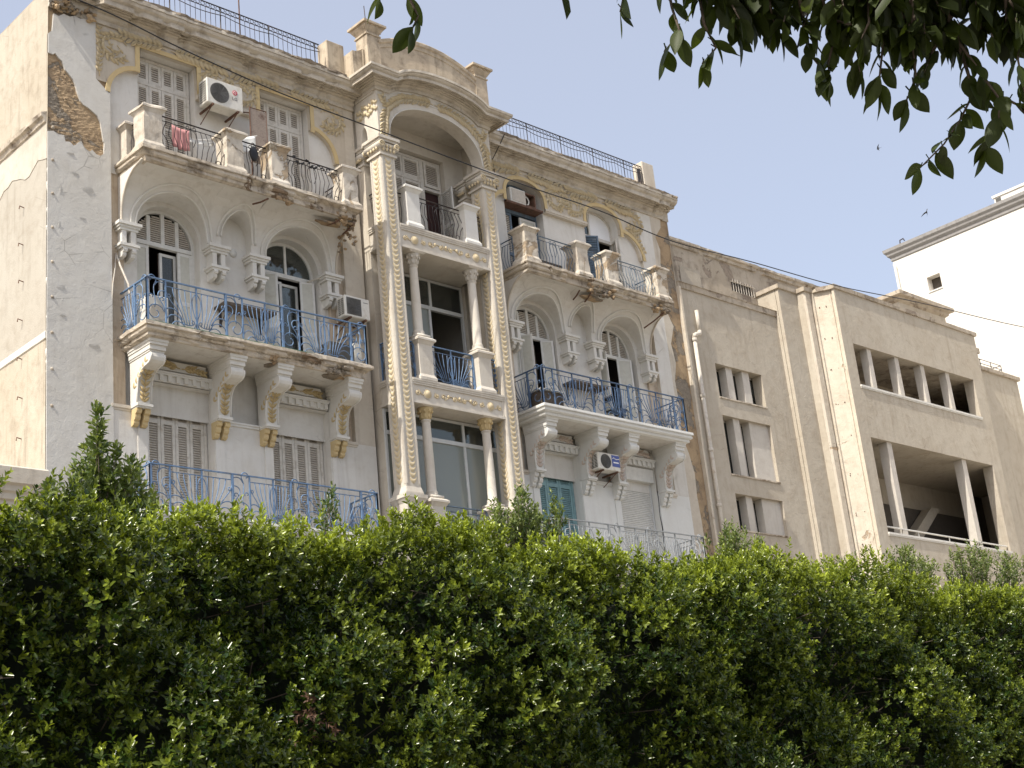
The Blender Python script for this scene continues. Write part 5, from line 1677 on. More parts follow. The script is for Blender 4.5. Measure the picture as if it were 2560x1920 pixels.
def text_mesh(parent, body, x, y, z, size, mat, name='lettering', rx=PI / 2):
    cu = bpy.data.curves.new('lettering', 'FONT'); cu.body = body; cu.size = size; cu.extrude = .003; cu.resolution_u = 2
    tmp = bpy.data.objects.new('tmp', cu); COL.objects.link(tmp)
    dg = bpy.context.evaluated_depsgraph_get(); dg.update()
    me = bpy.data.meshes.new_from_object(tmp.evaluated_get(dg)); bpy.data.objects.remove(tmp)
    me.materials.clear(); me.materials.append(M[mat])
    return link(name, me, parent, loc=(x, y, z), rot=(rx, 0, 0))

t = ac_unit('white air conditioner with round fan and red logo between the yellow-framed top windows', -6.56, -5.58, -.45, -.10, 19.40, 20.06, .34, .255)
m = MB(); m.prism([(-5.80 + .065 * math.cos(a), 19.86 + .065 * math.sin(a)) for a in [2 * PI * k / 20 for k in range(20)]], -.458, -.451, 'y'); m.build('round_logo', M['sign_red'], t)
m = MB(); m.tube([(-5.80 + .038 * math.cos(a), -.459, 19.86 + .038 * math.sin(a)) for a in [.9 + .5 * k for k in range(10)]], .006, 4); m.box(-5.803, -5.768, -.463, -.456, 19.855, 19.866); m.build('logo_mark', M['white_mark'], t)
text_mesh(t, 'LG', -5.885, -.452, 19.66, .12, 'grey_mark')
t = ac_unit('beige air conditioner with square grille above the right end of the left blue balcony', -3.00, -2.25, -.50, -.20, 14.80, 15.34, .27, .215, True)
m = MB(); m.box(-2.44, -2.30, -.503, -.5005, 15.22, 15.235); m.build('name_strip', M['grey_mark'], t)
t = ac_unit('small beige air conditioner with blue sticker between the white brackets of the right wing', 5.14, 6.00, -.56, -.26, 12.02, 12.50, .30, .20, wall=.0)
m = MB(); m.box(5.68, 5.98, -.565, -.5605, 12.14, 12.46); m.build('sticker', M['sign_blue'], t)
m = MB(); m.tube([(5.70, -.568, 12.36), (5.76, -.568, 12.39), (5.84, -.568, 12.35), (5.96, -.568, 12.37)], .012, 4); m.box(5.73, 5.93, -.570, -.5655, 12.24, 12.275); m.build('sticker_mark', M['white_mark'], t)
# old cooler in the arched window
t = thing('window_cooler', 'rusty old box cooler wedged into the arched top window beside the loggia', 'air conditioner', (3.9, .1, 19.75), 'air conditioners on the old facade')
m = MB(); m.box(3.50, 4.10, .02, .40, 19.74, 20.18); m.build('casing', M['ac'], t, bevel=.015)
m = MB(); m.box(3.56, 4.08, .012, .0195, 19.78, 20.14); m.build('grille', M['slat'], t)
m = MB(); m.box(4.10, 4.50, .04, .40, 19.74, 19.78); m.box(4.46, 4.50, .04, .40, 19.78, 20.16); m.box(4.10, 4.46, .04, .40, 20.12, 20.16); m.box(4.101, 4.459, .38, .40, 19.781, 20.119); m.build('open_frame', M['rust'], t)
m = MB(); m.tube([(4.16 + .12 * math.cos(a), .10, 19.93 + .13 * math.sin(a)) for a in [-1.4 + .3 * k for k in range(11)]], .02, 5); m.build('blower_ring', M['ac'], t)
m = MB(); m.box(3.30, 4.72, .0, .38, 19.66, 19.72); m.build('support_board', M['rust'], t)

# things standing and hanging on the balconies
t = thing('outdoor_unit', 'white outdoor cooling unit standing at the left end of the left blue balcony', 'air conditioner', (-8.15, -.6, 13.39))
m = MB(); m.box(-8.42, -7.92, -.82, -.50, 13.42, 14.08); m.build('casing', M['ac'], t, bevel=.02)
m = MB(); m.prism([(-8.18 + .19 * math.cos(a), 13.70 + .19 * math.sin(a)) for a in [2 * PI * k / 24 for k in range(24)]], -.827, -.8215, 'y'); m.build('fan_opening', M['slat'], t)
m = MB(); m.box(-8.38, -8.30, -.8, -.52, 13.385, 13.42); m.box(-8.04, -7.96, -.8, -.52, 13.385, 13.42); m.split('foot', M['black'], t)
t = thing('outdoor_unit', 'dark grey outdoor unit with white edge at the right end of the left blue balcony', 'air conditioner', (-3.2, -.6, 13.39))
m = MB(); m.box(-3.75, -3.05, -.80, -.45, 13.40, 13.92); m.build('casing', M['ac_dark'], t, bevel=.015)
m = MB(); m.box(-3.049, -2.86, -.82, -.45, 13.40, 13.98); m.build('end_panel', M['ac'], t)
for s, nm in ((-1, 'left'), (1, 'right')):
    a, b = xr(s, 4.80, 6.25)
    t = thing('plank_shelf', 'dark plank shelf on the wall between the arched windows of the %s blue balcony' % nm, 'shelf', ((a + b) / 2, 0, 14.5), 'plank shelves on the balcony walls')
    m = MB(); m.box(a + .05, b - .02, -.25, .19, 14.54, 14.60); m.build('board', M['dark_wood'], t)
    for x in (a + .2, b - .2):
        m = MB(); m.box(x - .02, x + .02, .15, .199, 14.15, 14.54); m.tube([(x, -.15, 14.53), (x, .17, 14.2)], .012, 4); m.build('shelf_support', M['black_iron'], t)
def cloth(name, label, cat, pts_top, drop, mat, folds=5, group=None):
    mb = MB(); n = 16; rows = 6
    (x0, y0, z0), (x1, y1, z1) = pts_top
    for k in range(n + 1):
        f = k / n
        for r in range(rows + 1):
            g = r / rows
            mb.v.append((x0 + (x1 - x0) * f, y0 + (y1 - y0) * f + .025 * math.sin(f * folds * 2 * PI) * g, z0 + (z1 - z0) * f - drop * g - .03 * math.sin(PI * f)))
    for k in range(n):
        for r in range(rows):
            i = k * (rows + 1) + r; mb.f.append((i, i + rows + 1, i + rows + 2, i + 1))
    o = mb.build(name, M[mat], None, True)
    md = o.modifiers.new('solid', 'SOLIDIFY'); md.thickness = .006
    return tag(o, label, cat, group)
cloth('towel', 'faded pink towel hanging behind the dark railing of the left top balcony', 'towel', ((-7.66, -.70, 18.34), (-7.22, -.70, 18.32)), .52, 'pink', 3)
cloth('bed_sheet', 'pale sheet hung over a line behind the left top balcony railing', 'sheet', ((-7.2, -.45, 18.30), (-6.45, -.45, 18.36)), .10, 'sheet', 3)
cloth('bed_sheet', 'white sheet hanging slack beside the rusty metal screen on the left top balcony', 'sheet', ((-6.0, -.55, 18.62), (-5.35, -.55, 18.82)), .42, 'sheet', 2)
m = MB(); m.tube([(-8.1, -.5, 18.32), (-6.9, -.45, 18.30), (-6.0, -.5, 18.55), (-5.3, -.55, 18.84)], .008, 4)
tag(m.build('washing_line', M['sheet'], None), 'slack washing line behind the pedestals of the left top balcony', 'line')
t = thing('metal_screen', 'tall rust-speckled metal screen standing beside the second top window of the left wing', 'screen', (-5.25, -.4, 17.42))
m = MB(); m.box(-5.37, -4.93, -.42, -.40, 18.2, 19.62); m.build('sheet_panel', M['speckled'], t)
m = MB()
for x in (-5.38, -4.92): m.tube([(x, -.41, 17.42), (x, -.41, 19.66)], .018, 4)
m.tube([(-5.38, -.41, 19.64), (-4.92, -.41, 19.66)], .014, 4)
m.tube([(-5.38, -.41, 19.5), (-5.55, -.2, 19.55), (-5.62, .08, 19.45)], .016, 4)
m.build('frame', M['rust'], t)
t = thing('shoulder_bag', 'black bag hanging on the railing between the two middle pedestals of the left top balcony', 'bag', (-5.68, -.9, 17.95))
m = MB(); m.ball((-5.68, -.93, 18.08), .12, .05, .20, 10, 7); m.build('bag_body', M['black'], t, True)
m = MB(); m.tube(bez((-5.74, -.93, 18.22), (-5.74, -.9, 18.42), (-5.62, -.9, 18.42), (-5.62, -.93, 18.22), 8), .012, 4); m.build('strap', M['black'], t, True)
t = thing('flower_garland', 'string of dark dry flowers wound along the rail of the left top balcony', 'garland', (-4.0, -.88, 18.3))
m = MB(); rs = random.Random(5)
for k in range(26):
    f = k / 25
    m.ball((-4.55 + 1.05 * f, -.89, 18.34 - .12 * math.sin(f * 9) ** 2 + rs.uniform(-.04, .05)), rs.uniform(.018, .035), .02, rs.uniform(.02, .04), 5, 4)
m.stuff('flower', M['black'], t)
t = thing('garden_chair', 'black folding chair standing on the right blue balcony near the middle', 'chair', (6.2, -.5, 13.37))
m = MB(); m.box(5.95, 6.4, -.72, -.32, 13.78, 13.82); m.build('seat', M['black'], t)
for x, y in ((5.97, -.70), (6.38, -.70), (5.97, -.34), (6.38, -.34)):
    m = MB(); m.tube([(x, y, 13.37), (x + .06, y, 13.80)], .014, 5); m.build('leg', M['black'], t)
m = MB(); m.tube([(5.95, -.70, 13.80), (5.88, -.70, 14.18), (5.88, -.34, 14.18), (5.95, -.34, 13.80)], .014, 5); m.box(5.885, 5.905, -.68, -.36, 14.02, 14.16); m.build('backrest', M['black'], t)
t = thing('storage_bin', 'dark blue bin on the floor of the second floor loggia', 'bin', (.35, -.3, 13.38))
m = MB(); m.taper(.45, -.35, 13.385, 13.72, .22, .16, .26, .20); m.build('bin_body', M['blue'], t)
m = MB(); m.box(.17, .73, -.57, -.13, 13.72, 13.75); m.build('bin_lid', M['black'], t)
t = thing('storage_cabinet', 'low dark cabinet behind the railing at the left end of the right blue balcony', 'cabinet', (3.4, -.4, 13.36))
m = MB(); m.box(3.05, 3.85, -.75, -.30, 13.37, 13.85); m.build('cabinet_body', M['dark_wood'], t)
m = MB(); m.box(3.0, 3.9, -.80, -.25, 13.85, 13.89); m.build('cabinet_top', M['ac'], t)
t = thing('drying_rack', 'blue-white folding drying rack on the right top balcony behind the last railing', 'rack', (7.4, -.4, 17.4))
m = MB()
for x in (6.9, 7.8):
    m.tube([(x - .15, -.6, 17.41), (x + .15, -.2, 18.12)], .012, 4); m.tube([(x + .15, -.6, 17.41), (x - .15, -.2, 18.12)], .012, 4)
m.split('leg', M['pale_blue'], t)
m = MB()
for k in range(7): m.tube([(6.75, -.62 + .07 * k, 18.10), (7.95, -.62 + .07 * k, 18.14)], .008, 4)
m.split('rail', M['sheet'], t)
t = thing('wooden_crate', 'dark slatted crate lying on the right top balcony behind the first railing', 'crate', (4.2, -.3, 17.4))
for k in range(3):
    m = MB(); m.box(3.6, 4.75, -.45, -.43, 17.46 + .14 * k, 17.57 + .14 * k); m.build('slat', M['dark_wood'], t)
m = MB(); m.box(3.6, 3.64, -.428, -.1, 17.41, 17.85); m.box(4.71, 4.75, -.428, -.1, 17.41, 17.85); m.box(3.64, 4.71, -.43, -.1, 17.41, 17.45); m.build('crate_frame', M['dark_wood'], t)
t = thing('antenna_mast', 'thin rusty antenna mast rising behind the left roof railing', 'antenna', (-5.42, -.22, 21.46))
m = MB(); m.tube([(-5.42, -.22, 21.46), (-5.43, -.22, 24.2)], .018, 5); m.build('mast', M['rust'], t)
m = MB(); m.tube([(-5.9, -.22, 24.0), (-4.95, -.22, 24.0)], .010, 4)
for k in range(5): m.tube([(-5.85 + .2 * k, -.42, 24.0), (-5.85 + .2 * k, -.02, 24.0)], .007, 4)
m.build('aerial', M['rust'], t)
m = MB(); m.lathe(8.3, .5, [(.11, 21.36), (.16, 21.45), (.18, 21.60), (.19, 21.74), (.16, 21.74), (.15, 21.6)], 14)
tag(m.build('flower_pot', M['tile'], None, True), 'terracotta pot on the roof behind the right railing end', 'pot')

# overhead cable sagging past the facade
m = MB()
P0, P1 = Vector((-9.95, -.30, 20.92)), Vector((40.0, -5.2, 20.6))
pts = []
def wire_at(px_, py_, y): 
    d = RT * ((px_ - 1280) / 3693.8) + DN * ((py_ - 960) / 3693.8) + FW
    return CAM + d * ((y - CAM.y) / d.y)
for sx, sy, y in ((183, -6, -.42), (300, 45, -.62), (463, 126, -.85), (700, 232, -1.15), (926, 318, -1.40), (1130, 396, -1.65), (1320, 466, -1.9), (1500, 527, -2.1), (1678, 602, -2.35), (1880, 655, -2.6), (2090, 714, -2.9), (2300, 757, -3.2), (2560, 818, -3.6), (2900, 880, -4.2)):
    pts.append(wire_at(sx, sy, y))
fine = []
for i in range(len(pts) - 1):
    p0, p1, p2, p3 = pts[max(i - 1, 0)], pts[i], pts[i + 1], pts[min(i + 2, len(pts) - 1)]
    for k in range(6):
        t_ = k / 6
        fine.append(.5 * ((2 * p1) + (-p0 + p2) * t_ + (2 * p0 - 5 * p1 + 4 * p2 - p3) * t_ * t_ + (-p0 + 3 * p1 - 3 * p2 + p3) * t_ ** 3))
fine = [Vector((-9.9, -.02, 21.0))] + fine + [pts[-1]]
m.tube(fine, .016, 5)
tag(m.build('overhead_cable', M['black'], None), 'black overhead cable slanting down across both facades', 'cable')

# ------------------------------------------------------------------ the modern building on the right
C = thing('concrete_building', 'plain tan rendered modernist building with stepped pilasters and deep strip windows', 'building', (18, 4, 0))
Z = 18.78
w = [hole(11.62, 13.94, 15.25, 16.34), hole(11.60, 13.98, 12.80, 14.66), hole(11.64, 13.98, 11.08, 12.20)]
mb = MB(); facade(mb, xrr + .02, 15.28, 0, Z - .1, w, .0, .38)
mb.build('front_wall', M['tan'], C)
mb = MB(); sweep(mb, [(xrr + .02, .0), (15.28, .0)], [(0, Z - .20), (.05, Z - .19), (.05, Z - .02), (.08, Z), (-.2, Z + .02)], .2, .006, [], 41)
mb.build('coping', M['upper'], C)
def fins(h, fx, panel=None):
    m = MB()
    for a, b in fx: m.box(a, b, .10, .38, h['z0'] + .001, h['zs'] - .001)
    wn_ = m.build('window', M['fin'], C, label='deep slot window with concrete fins')
    if panel:
        m = MB(); m.box(panel[0], panel[1], .11, .38, h['z0'] + .002, h['zs'] - .002); m.build('blank_panel', M['fin'], wn_)
    m = MB(); m.box(h['x0'] - .02, h['x1'] + .02, -.035, .05, h['z0'] - .045, h['z0'] - .001); m.build('sill', M['stone_edge'], wn_)
    m = MB(); x0 = h['x0']
    m.box(x0, h['x1'], .40, .43, h['z0'], h['z0'] + .05); m.box(x0, h['x1'], .40, .43, h['zs'] - .05, h['zs'])
    for k in range(4):
        xx = x0 + (h['x1'] - x0) * (k + .3) / 4; m.box(xx - .025, xx + .025, .40, .43, h['z0'] + .05, h['zs'] - .05)
    m.build('frame', M['shutter'], wn_)
    m = MB(); m.box(x0, h['x1'], .412, .417, h['z0'], h['zs']); m.build('pane', M['glass'], wn_)
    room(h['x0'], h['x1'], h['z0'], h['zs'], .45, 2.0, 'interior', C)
fins(w[0], [(12.24, 12.55), (13.05, 13.40)])
fins(w[1], [(12.22, 12.53)], (13.02, 13.98))
fins(w[2], [(12.26, 12.56)], (13.05, 13.98))
# stepped pilasters
mb = MB()
ZP = 19.55; GM = -1.25; XM = 17.12
def vq(x0, y0, x1, y1, z0, z1): mb.quad((x0, y0, z0), (x1, y1, z0), (x1, y1, z1), (x0, y0, z1))
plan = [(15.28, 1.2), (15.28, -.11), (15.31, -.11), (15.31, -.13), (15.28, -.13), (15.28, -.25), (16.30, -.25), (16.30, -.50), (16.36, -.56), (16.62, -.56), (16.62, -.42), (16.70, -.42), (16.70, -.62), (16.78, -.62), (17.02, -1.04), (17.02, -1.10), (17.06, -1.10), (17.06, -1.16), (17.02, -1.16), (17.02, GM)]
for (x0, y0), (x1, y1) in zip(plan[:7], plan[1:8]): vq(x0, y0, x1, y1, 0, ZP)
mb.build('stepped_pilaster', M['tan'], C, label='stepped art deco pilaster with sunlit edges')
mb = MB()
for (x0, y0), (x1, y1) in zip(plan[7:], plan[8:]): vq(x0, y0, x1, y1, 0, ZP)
mb.build('pilaster_face', M['tan_lit'], C, label='pilaster face toned pale as if sunlit, with rusty bolt holes')  # sunlight on this face is carried by the pale tan copy
mb = MB()
sweep(mb, [(15.28, 1.2), (15.28, -.25), (16.30, -.25), (16.30, -.56), (16.66, -.56), (16.66, -.50), (17.02, -1.16), (17.02, GM), (26.1, GM), (26.1, 1.5)], [(0, ZP - .03), (.06, ZP - .02), (.07, ZP + .12), (-.05, ZP + .15)], .25, .004, [], 43)
mb.build('coping', M['upper'], C)
m = MB(); rs = random.Random(3)
for z in (19.0, 17.85, 16.75, 15.6, 14.45, 13.2, 11.9, 10.9):
    for f in (.25, .75):
        x, y = 16.78 + .24 * f, -.62 - .42 * f
        for k in range(2): m.ball((x + rs.uniform(-.03, .03) - .004, y + rs.uniform(-.03, .03), z + rs.uniform(-.04, .04)), .018, .018, .02, 6, 4)
m.stuff('bolt_hole', M['rust'], C)
# big mass
XE = 26.05
b1 = hole(17.60, 25.30, 16.22, 17.68); b2 = hole(17.62, 25.38, 11.25, 14.42)
mb = MB(); facade(mb, 17.02, XE, 0, ZP, [b1, b2], GM, GM + .40)
mb.quad((XE, GM, 0), (XE, -.75, 0), (XE, -.75, ZP), (XE, GM, ZP)); mb.quad((XE, -.75, 18.6), (XE, 3, 18.6), (XE, 3, ZP), (XE, -.75, ZP))
mb.build('front_wall', M['tan'], C)
mb = MB(); mb.box(xrr + .05, 26.0, 4.2, 9.5, 0, 18.7)
mb.build('core', M['upper'], C)
mb = MB(); mb.box(15.3, 26.03, -.2, 8, 19.3, 19.42); mb.build('roof', M['upper'], C)
def gallery(h, d, cols, cw, z_beam=None):
    y0 = GM + .40
    m = MB(); e = .5; XR = 29.6; yy = y0 + d; zf = h['z0'] - .6; zc = h['zs'] + .0015; xm = XE - .05
    m.quad((h['x0'] - e, yy, zf), (XR, yy, zf), (XR, yy, zc), (h['x0'] - e, yy, zc))
    for za in (zc, zf):
        m.add([(h['x0'] - e, y0 + .003, za), (xm, y0 + .003, za), (xm, -.70, za), (XR, -.70, za), (XR, yy, za), (h['x0'] - e, yy, za)], [tuple(range(6))])
    m.quad((h['x0'] - e, y0 + .003, zf), (h['x0'] - e, yy, zf), (h['x0'] - e, yy, zc), (h['x0'] - e, y0 + .003, zc))
    m.quad((XR, -.70, zf), (XR, yy, zf), (XR, yy, zc), (XR, -.70, zc))
    m.quad((xm, y0 + .003, zf), (xm, -.70, zf), (xm, -.70, zc), (xm, y0 + .003, zc))
    m.quad((h['x0'] - e, y0 + .003, zf), (xm, y0 + .003, zf), (xm, y0 + .003, h['z0']), (h['x0'] - e, y0 + .003, h['z0']))
    m.split('gallery_wall', M['upper'] if d < 2 else M['tan'], C)
    for x in cols:
        m = MB(); m.box(x - cw / 2, x + cw / 2, GM + .08, GM + .08 + cw * 1.15, h['z0'] + .001, h['zs'] - .001)
        m.build('column', M['fin'], C, label='square concrete mullion column')
    m = MB(); m.box(h['x0'] - .02, h['x1'] + .02, GM - .05, GM + .1, h['z0'] - .07, h['z0'] - .001); m.box(h['x0'] - .01, h['x1'] + .01, GM - .03, GM + .08, h['z0'] - .11, h['z0'] - .07); m.build('sill', M['trim'], C)
gallery(b1, 1.8, (18.62, 20.30, 21.93, 23.60), .24)
gallery(b2, 2.6, (18.80, 23.52), .28)
# railing along the lower gallery, beam and stair inside
m = MB(); m.tube([(17.65, GM + .10, 11.47), (25.35, GM + .10, 11.45)], .030, 6)
for x in (19.6, 21.5, 23.2, 24.8): m.tube([(x, GM + .10, 11.25), (x, GM + .10, 11.46)], .018, 5)
m.build('gallery_rail', M['frame'], C)
m = MB(); m.box(17.15, 28.7, 1.66, 1.735, 10.66, 13.44); m.build('shade_panel', M['interior'], C)  # dark panel, unlit depth below the beam put into its colour
m = MB(); m.prism([(22.6, 11.7), (24.9, 13.43), (25.5, 13.43), (23.3, 11.7)], 1.2, 1.6, 'y'); m.build('stair_flight', M['tan'], C)
m = MB(); m.box(28.7, 29.58, 1.64, 1.70, 10.7, 14.40); m.build('dark_end_box', M['interior'], C)  # plain dark box at the right end of the gallery back wall
for k, x in enumerate((20.6, 23.2, 25.8, 27.6)):
    m = MB(); m.box(x, x + .9, .86, .90, 16.0, 17.0); m.build('inner_window', M['interior'], C)
m = MB()
for k in range(5): m.tube([(17.7, .84 - .01 * k, 16.95 - .06 * k), (21.5, .84, 16.90 - .05 * k), (25.1, .84, 16.85 - .07 * k)], .012, 4)
m.split('cable', M['black'], C)
# set-back upper storey
uw = [hole(13.98, 15.12, 19.50, 19.86)]
mb = MB(); facade(mb, xrr + .04, 19.0, 18.6, 20.60, uw, .62, .9); mb.build('upper_wall', M['upper'], C, label='stained set-back upper wall')
mb = MB(); sweep(mb, [(xrr + .0, .62), (19.2, .62), (19.2, 6)], [(0, 20.44), (.06, 20.46), (.08, 20.55), (.14, 20.58), (.15, 20.66), (-.2, 20.70)], .1, .012, [(.2, .6, .08, .03), (5.2, 5.5, .12, .06), (2.2, 2.5, .07, .04)], 47); mb.build('upper_coping', M['stone_edge'], C)
mb = MB(); mb.box(xrr + .06, 19.0, .92, 8, 18.6, 20.5); mb.build('upper_core', M['upper'], C)
mb = MB(); mb.box(11.35, 12.35, .60, .62, 19.22, 19.80); mb.build('wall_panel', M['tan'], C)
m = MB()
for k in range(9): m.tube([(14.02 + .135 * k, .58, 19.46), (14.02 + .135 * k, .58, 19.92)], .011, 4)
m.tube([(13.92, .57, 19.80), (15.2, .57, 19.80)], .014, 4)
m.split('window_bar', M['pipe'], C)
m = MB(); m.box(13.985, 15.115, .70, .72, 19.505, 19.855); m.build('shade_panel', M['interior'], C)  # dark panel standing in for the unlit space behind the bars
# penthouse and right extension
m = MB(); m.box(26.9, 30.4, 2.0, 7.5, 19, 22.4); m.build('penthouse', M['tan'], C)
m = MB(); sweep(m, [(26.9, 7.5), (26.9, 2.0), (30.4, 2.0), (30.4, 7.5)], [(0, 22.30), (.12, 22.38), (.14, 22.48), (.30, 22.52), (.30, 22.68), (-.1, 22.72)], .2, .006, [], 51); m.build('penthouse_coping', M['upper'], C)
YX = -.75
m = MB(); m.quad((26.06, YX, 0), (29.75, YX, 0), (29.75, YX, 18.55), (26.06, YX, 18.55)); m.quad((29.75, YX, 0), (29.75, 6, 0), (29.75, 6, 18.55), (29.75, YX, 18.55)); m.quad((26.06, YX, 18.55), (29.75, YX, 18.55), (29.75, 6, 18.55), (26.06, 6, 18.55)); m.build('side_wing', M['tan'], C)
m = MB(); sweep(m, [(26.06, YX), (29.75, YX), (29.75, 6)], [(0, 18.50), (.10, 18.52), (.11, 18.66), (-.1, 18.70)], .2, .006, [], 53); m.build('side_wing_coping', M['upper'], C)
m = MB(); m.box(26.07, 27.15, YX - .05, 1.5, 19.20, 19.40); m.box(26.08, 26.9, YX + .08, 1.4, 18.7, 19.20); m.build('canopy_slab', M['upper'], C)
m = MB()
for z in (18.88, 19.05): m.tube([(26.2, YX + .1, z), (28.9, YX + .1, z), (28.9, 2, z)], .016, 4)
for x in (27.3, 28.1, 28.9): m.tube([(x, YX + .1, 18.68), (x, YX + .1, 19.06)], .016, 4)
m.build('roof_railing', M['black_iron'], C)
# drainpipe
t = C
m = MB(); m.tube([(10.98, -.08, 17.92), (10.98, -.08, 17.22)], .062, 10); m.build('drainpipe', M['pipe'], C, True)
m = MB(); m.tube([(10.98, -.08, 17.24), (10.95, -.10, 17.14), (10.80, -.10, 17.10), (10.70, -.10, 17.06), (10.68, -.09, 16.95)], .068, 10); m.build('pipe_elbow', M['pipe'], C, True)
m = MB(); m.tube([(10.68, -.08, 17.0), (10.68, -.08, 8.0)], .062, 10); m.build('drainpipe', M['pipe'], C, True)
m = MB()
for z in (16.9, 15.1, 13.4, 11.7): m.lathe(10.68, -.08, [(.062, z - .06), (.080, z - .05), (.080, z + .05), (.062, z + .06)], 12)
m.build('pipe_collar', M['pipe'], C, True)
m = MB(); m.box(xrr + .005, xrr + .09, -.09, .03, 0, 18.6); m.build('joint_strip', M['tan_lit'], C)  # sunlit look of the strip comes from the pale tan copy

# ------------------------------------------------------------------ tall white building behind
Wb = thing('white_building', 'tall plain white building with grey cornice and one small square window', 'building', (40, 0, 0))
XW = 34.0
hh = hole(3.70, 4.36, 25.14, 25.82)
m2 = MB(); facade(m2, -26, 5.85, 0, 27.45, [hh], 0, .42)
mb = MB(); mb.add([(XW + y_, x_, z_) for x_, y_, z_ in m2.v], m2.f)
mb.quad((XW, 5.85, 0), (XW + 12, 5.85, 0), (XW + 12, 5.85, 27.45), (XW, 5.85, 27.45))
mb.build('wall', M['far_white'], Wb)
mb = MB(); mb.box(XW + .5, XW + 12, -26, 5.8, 0, 27.4); mb.build('core', M['far_white'], Wb)
mb = MB(); sweep(mb, [(XW + 6, 5.85), (XW, 5.85), (XW, -26)], [(0, 27.18), (.05, 27.22), (.06, 27.34), (.16, 27.44), (.18, 27.52), (.26, 27.62), (.28, 27.76), (-.1, 27.80)], 2.0, 0); mb.build('cornice', simple('grey_cornice', (.32, .31, .295), .85, .2, dirt=(.17, .16, .15)), Wb)
mb = MB(); mb.box(XW + .42, XW + .45, 3.68, 4.38, 25.1, 25.84); wn2 = mb.build('window', M['interior'], Wb)
m = MB(); m.box(XW - .04, XW + .1, 3.66, 4.40, 25.08, 25.139); m.build('sill', M['frame'], wn2)
m = MB(); m.tube([(XW - .08, 5.78, 27.0), (XW - .08, 5.74, 26.9), (XW - .08, 5.74, 20)], .07, 8); m.build('drainpipe', M['frame'], Wb)
m = MB(); m.box(XW + .3, XW + 8, -26, .62, 27.8, 28.25); m.box(XW + .25, XW + 8, -26, .68, 28.25, 28.36); m.build('roof_box', M['far_white'], Wb)
m = MB(); m.box(XW + .29, XW + .299, .30, .55, 27.85, 28.2); m.build('vent_grille', M['ac_dark'], Wb)
m = MB(); m.tube([(XW - .2, 5.2, 27.78), (XW - .2, 5.18, 27.95), (XW - .2, 5.0, 27.97), (XW - .2, 4.95, 27.85)], .03, 5); m.build('pipe_hook', M['black_iron'], Wb)

# ------------------------------------------------------------------ low neighbour on the left
Nb = thing('low_building', 'low cream building whose parapet moulding shows above the hedge at the far left', 'building', (-14, 2, 0))
mb = MB(); mb.box(-20, xl - .03, -.05, 6, 0, 10.0); mb.build('wall', M['cream'], Nb)
mb = MB(); sweep(mb, [(-20, -.05), (xl - .06, -.05)], [(0, 9.55), (.06, 9.57), (.07, 9.68), (.12, 9.72), (.13, 9.82), (.20, 9.86), (.21, 10.16), (.16, 10.20), (-.3, 10.21)], .4, .003, [], 61); mb.build('parapet_moulding', M['cream'], Nb)

# ------------------------------------------------------------------ ground
def sheet(name, x0, x1, y0, y1, z, mat):
    mb = MB(); mb.quad((x0, y0, z), (x1, y0, z), (x1, y1, z), (x0, y1, z))
    o = mb.build(name, M[mat], None); o['kind'] = 'structure'; return o
sheet('ground', -600, 600, -600, 600, -.012, 'earth')
sheet('road', -300, 300, -24.2, -17.0, -.004, 'asphalt')
for nm, y0, y1 in (('pavement', -17.0, -11.8), ('pavement', -27.5, -24.2), ('pavement', -4.0, -1.6)):
    mb = MB(); mb.box(-300, 300, y0, y1, -.01, .12); o = mb.build(nm, M['paving'], None); o['kind'] = 'structure'

# ------------------------------------------------------------------ foliage
def leaf_cloud(name, P, D, U, L, W, tone, mat, parent=None, fold=.18):
    """one mesh of folded six-cornered leaves: base P, direction D, face normal U"""
    P, D, U = (np.asarray(a, dtype=np.float64) for a in (P, D, U))
    D /= np.linalg.norm(D, axis=1)[:, None]
    S = np.cross(D, U); S /= (np.linalg.norm(S, axis=1)[:, None] + 1e-9)
    U = np.cross(S, D)
    L = np.asarray(L)[:, None]; W = np.asarray(W)[:, None]
    N = len(P)
    up = U * W * fold
    v = np.empty((N, 6, 3))
    droop = -U * L * .10
    v[:, 0] = P
    v[:, 1] = P + D * L * .30 + S * W * .46 + up
    v[:, 2] = P + D * L * .68 + S * W * .42 + up * .8 + droop * .4
    v[:, 3] = P + D * L + droop
    v[:, 4] = P + D * L * .68 - S * W * .42 + up * .8 + droop * .4
    v[:, 5] = P + D * L * .30 - S * W * .46 + up
    me = bpy.data.meshes.new(name)
    me.vertices.add(N * 6); me.vertices.foreach_set('co', v.reshape(-1))
    loops = (np.arange(N)[:, None] * 6 + np.array([0, 3, 2, 1, 0, 5, 4, 3])[None, :]).reshape(-1)
    me.loops.add(N * 8); me.loops.foreach_set('vertex_index', loops.astype(np.int32))
    me.polygons.add(N * 2)
    me.polygons.foreach_set('loop_start', (np.arange(N * 2) * 4).astype(np.int32))
    me.polygons.foreach_set('loop_total', np.full(N * 2, 4, dtype=np.int32))
    at = me.attributes.new('tone', 'FLOAT', 'POINT')
    at.data.foreach_set('value', np.repeat(np.clip(np.asarray(tone), 0, 1), 6).astype(np.float32))
    me.update(); me.validate()
    me.materials.append(M[mat])
    return link(name, me, parent)

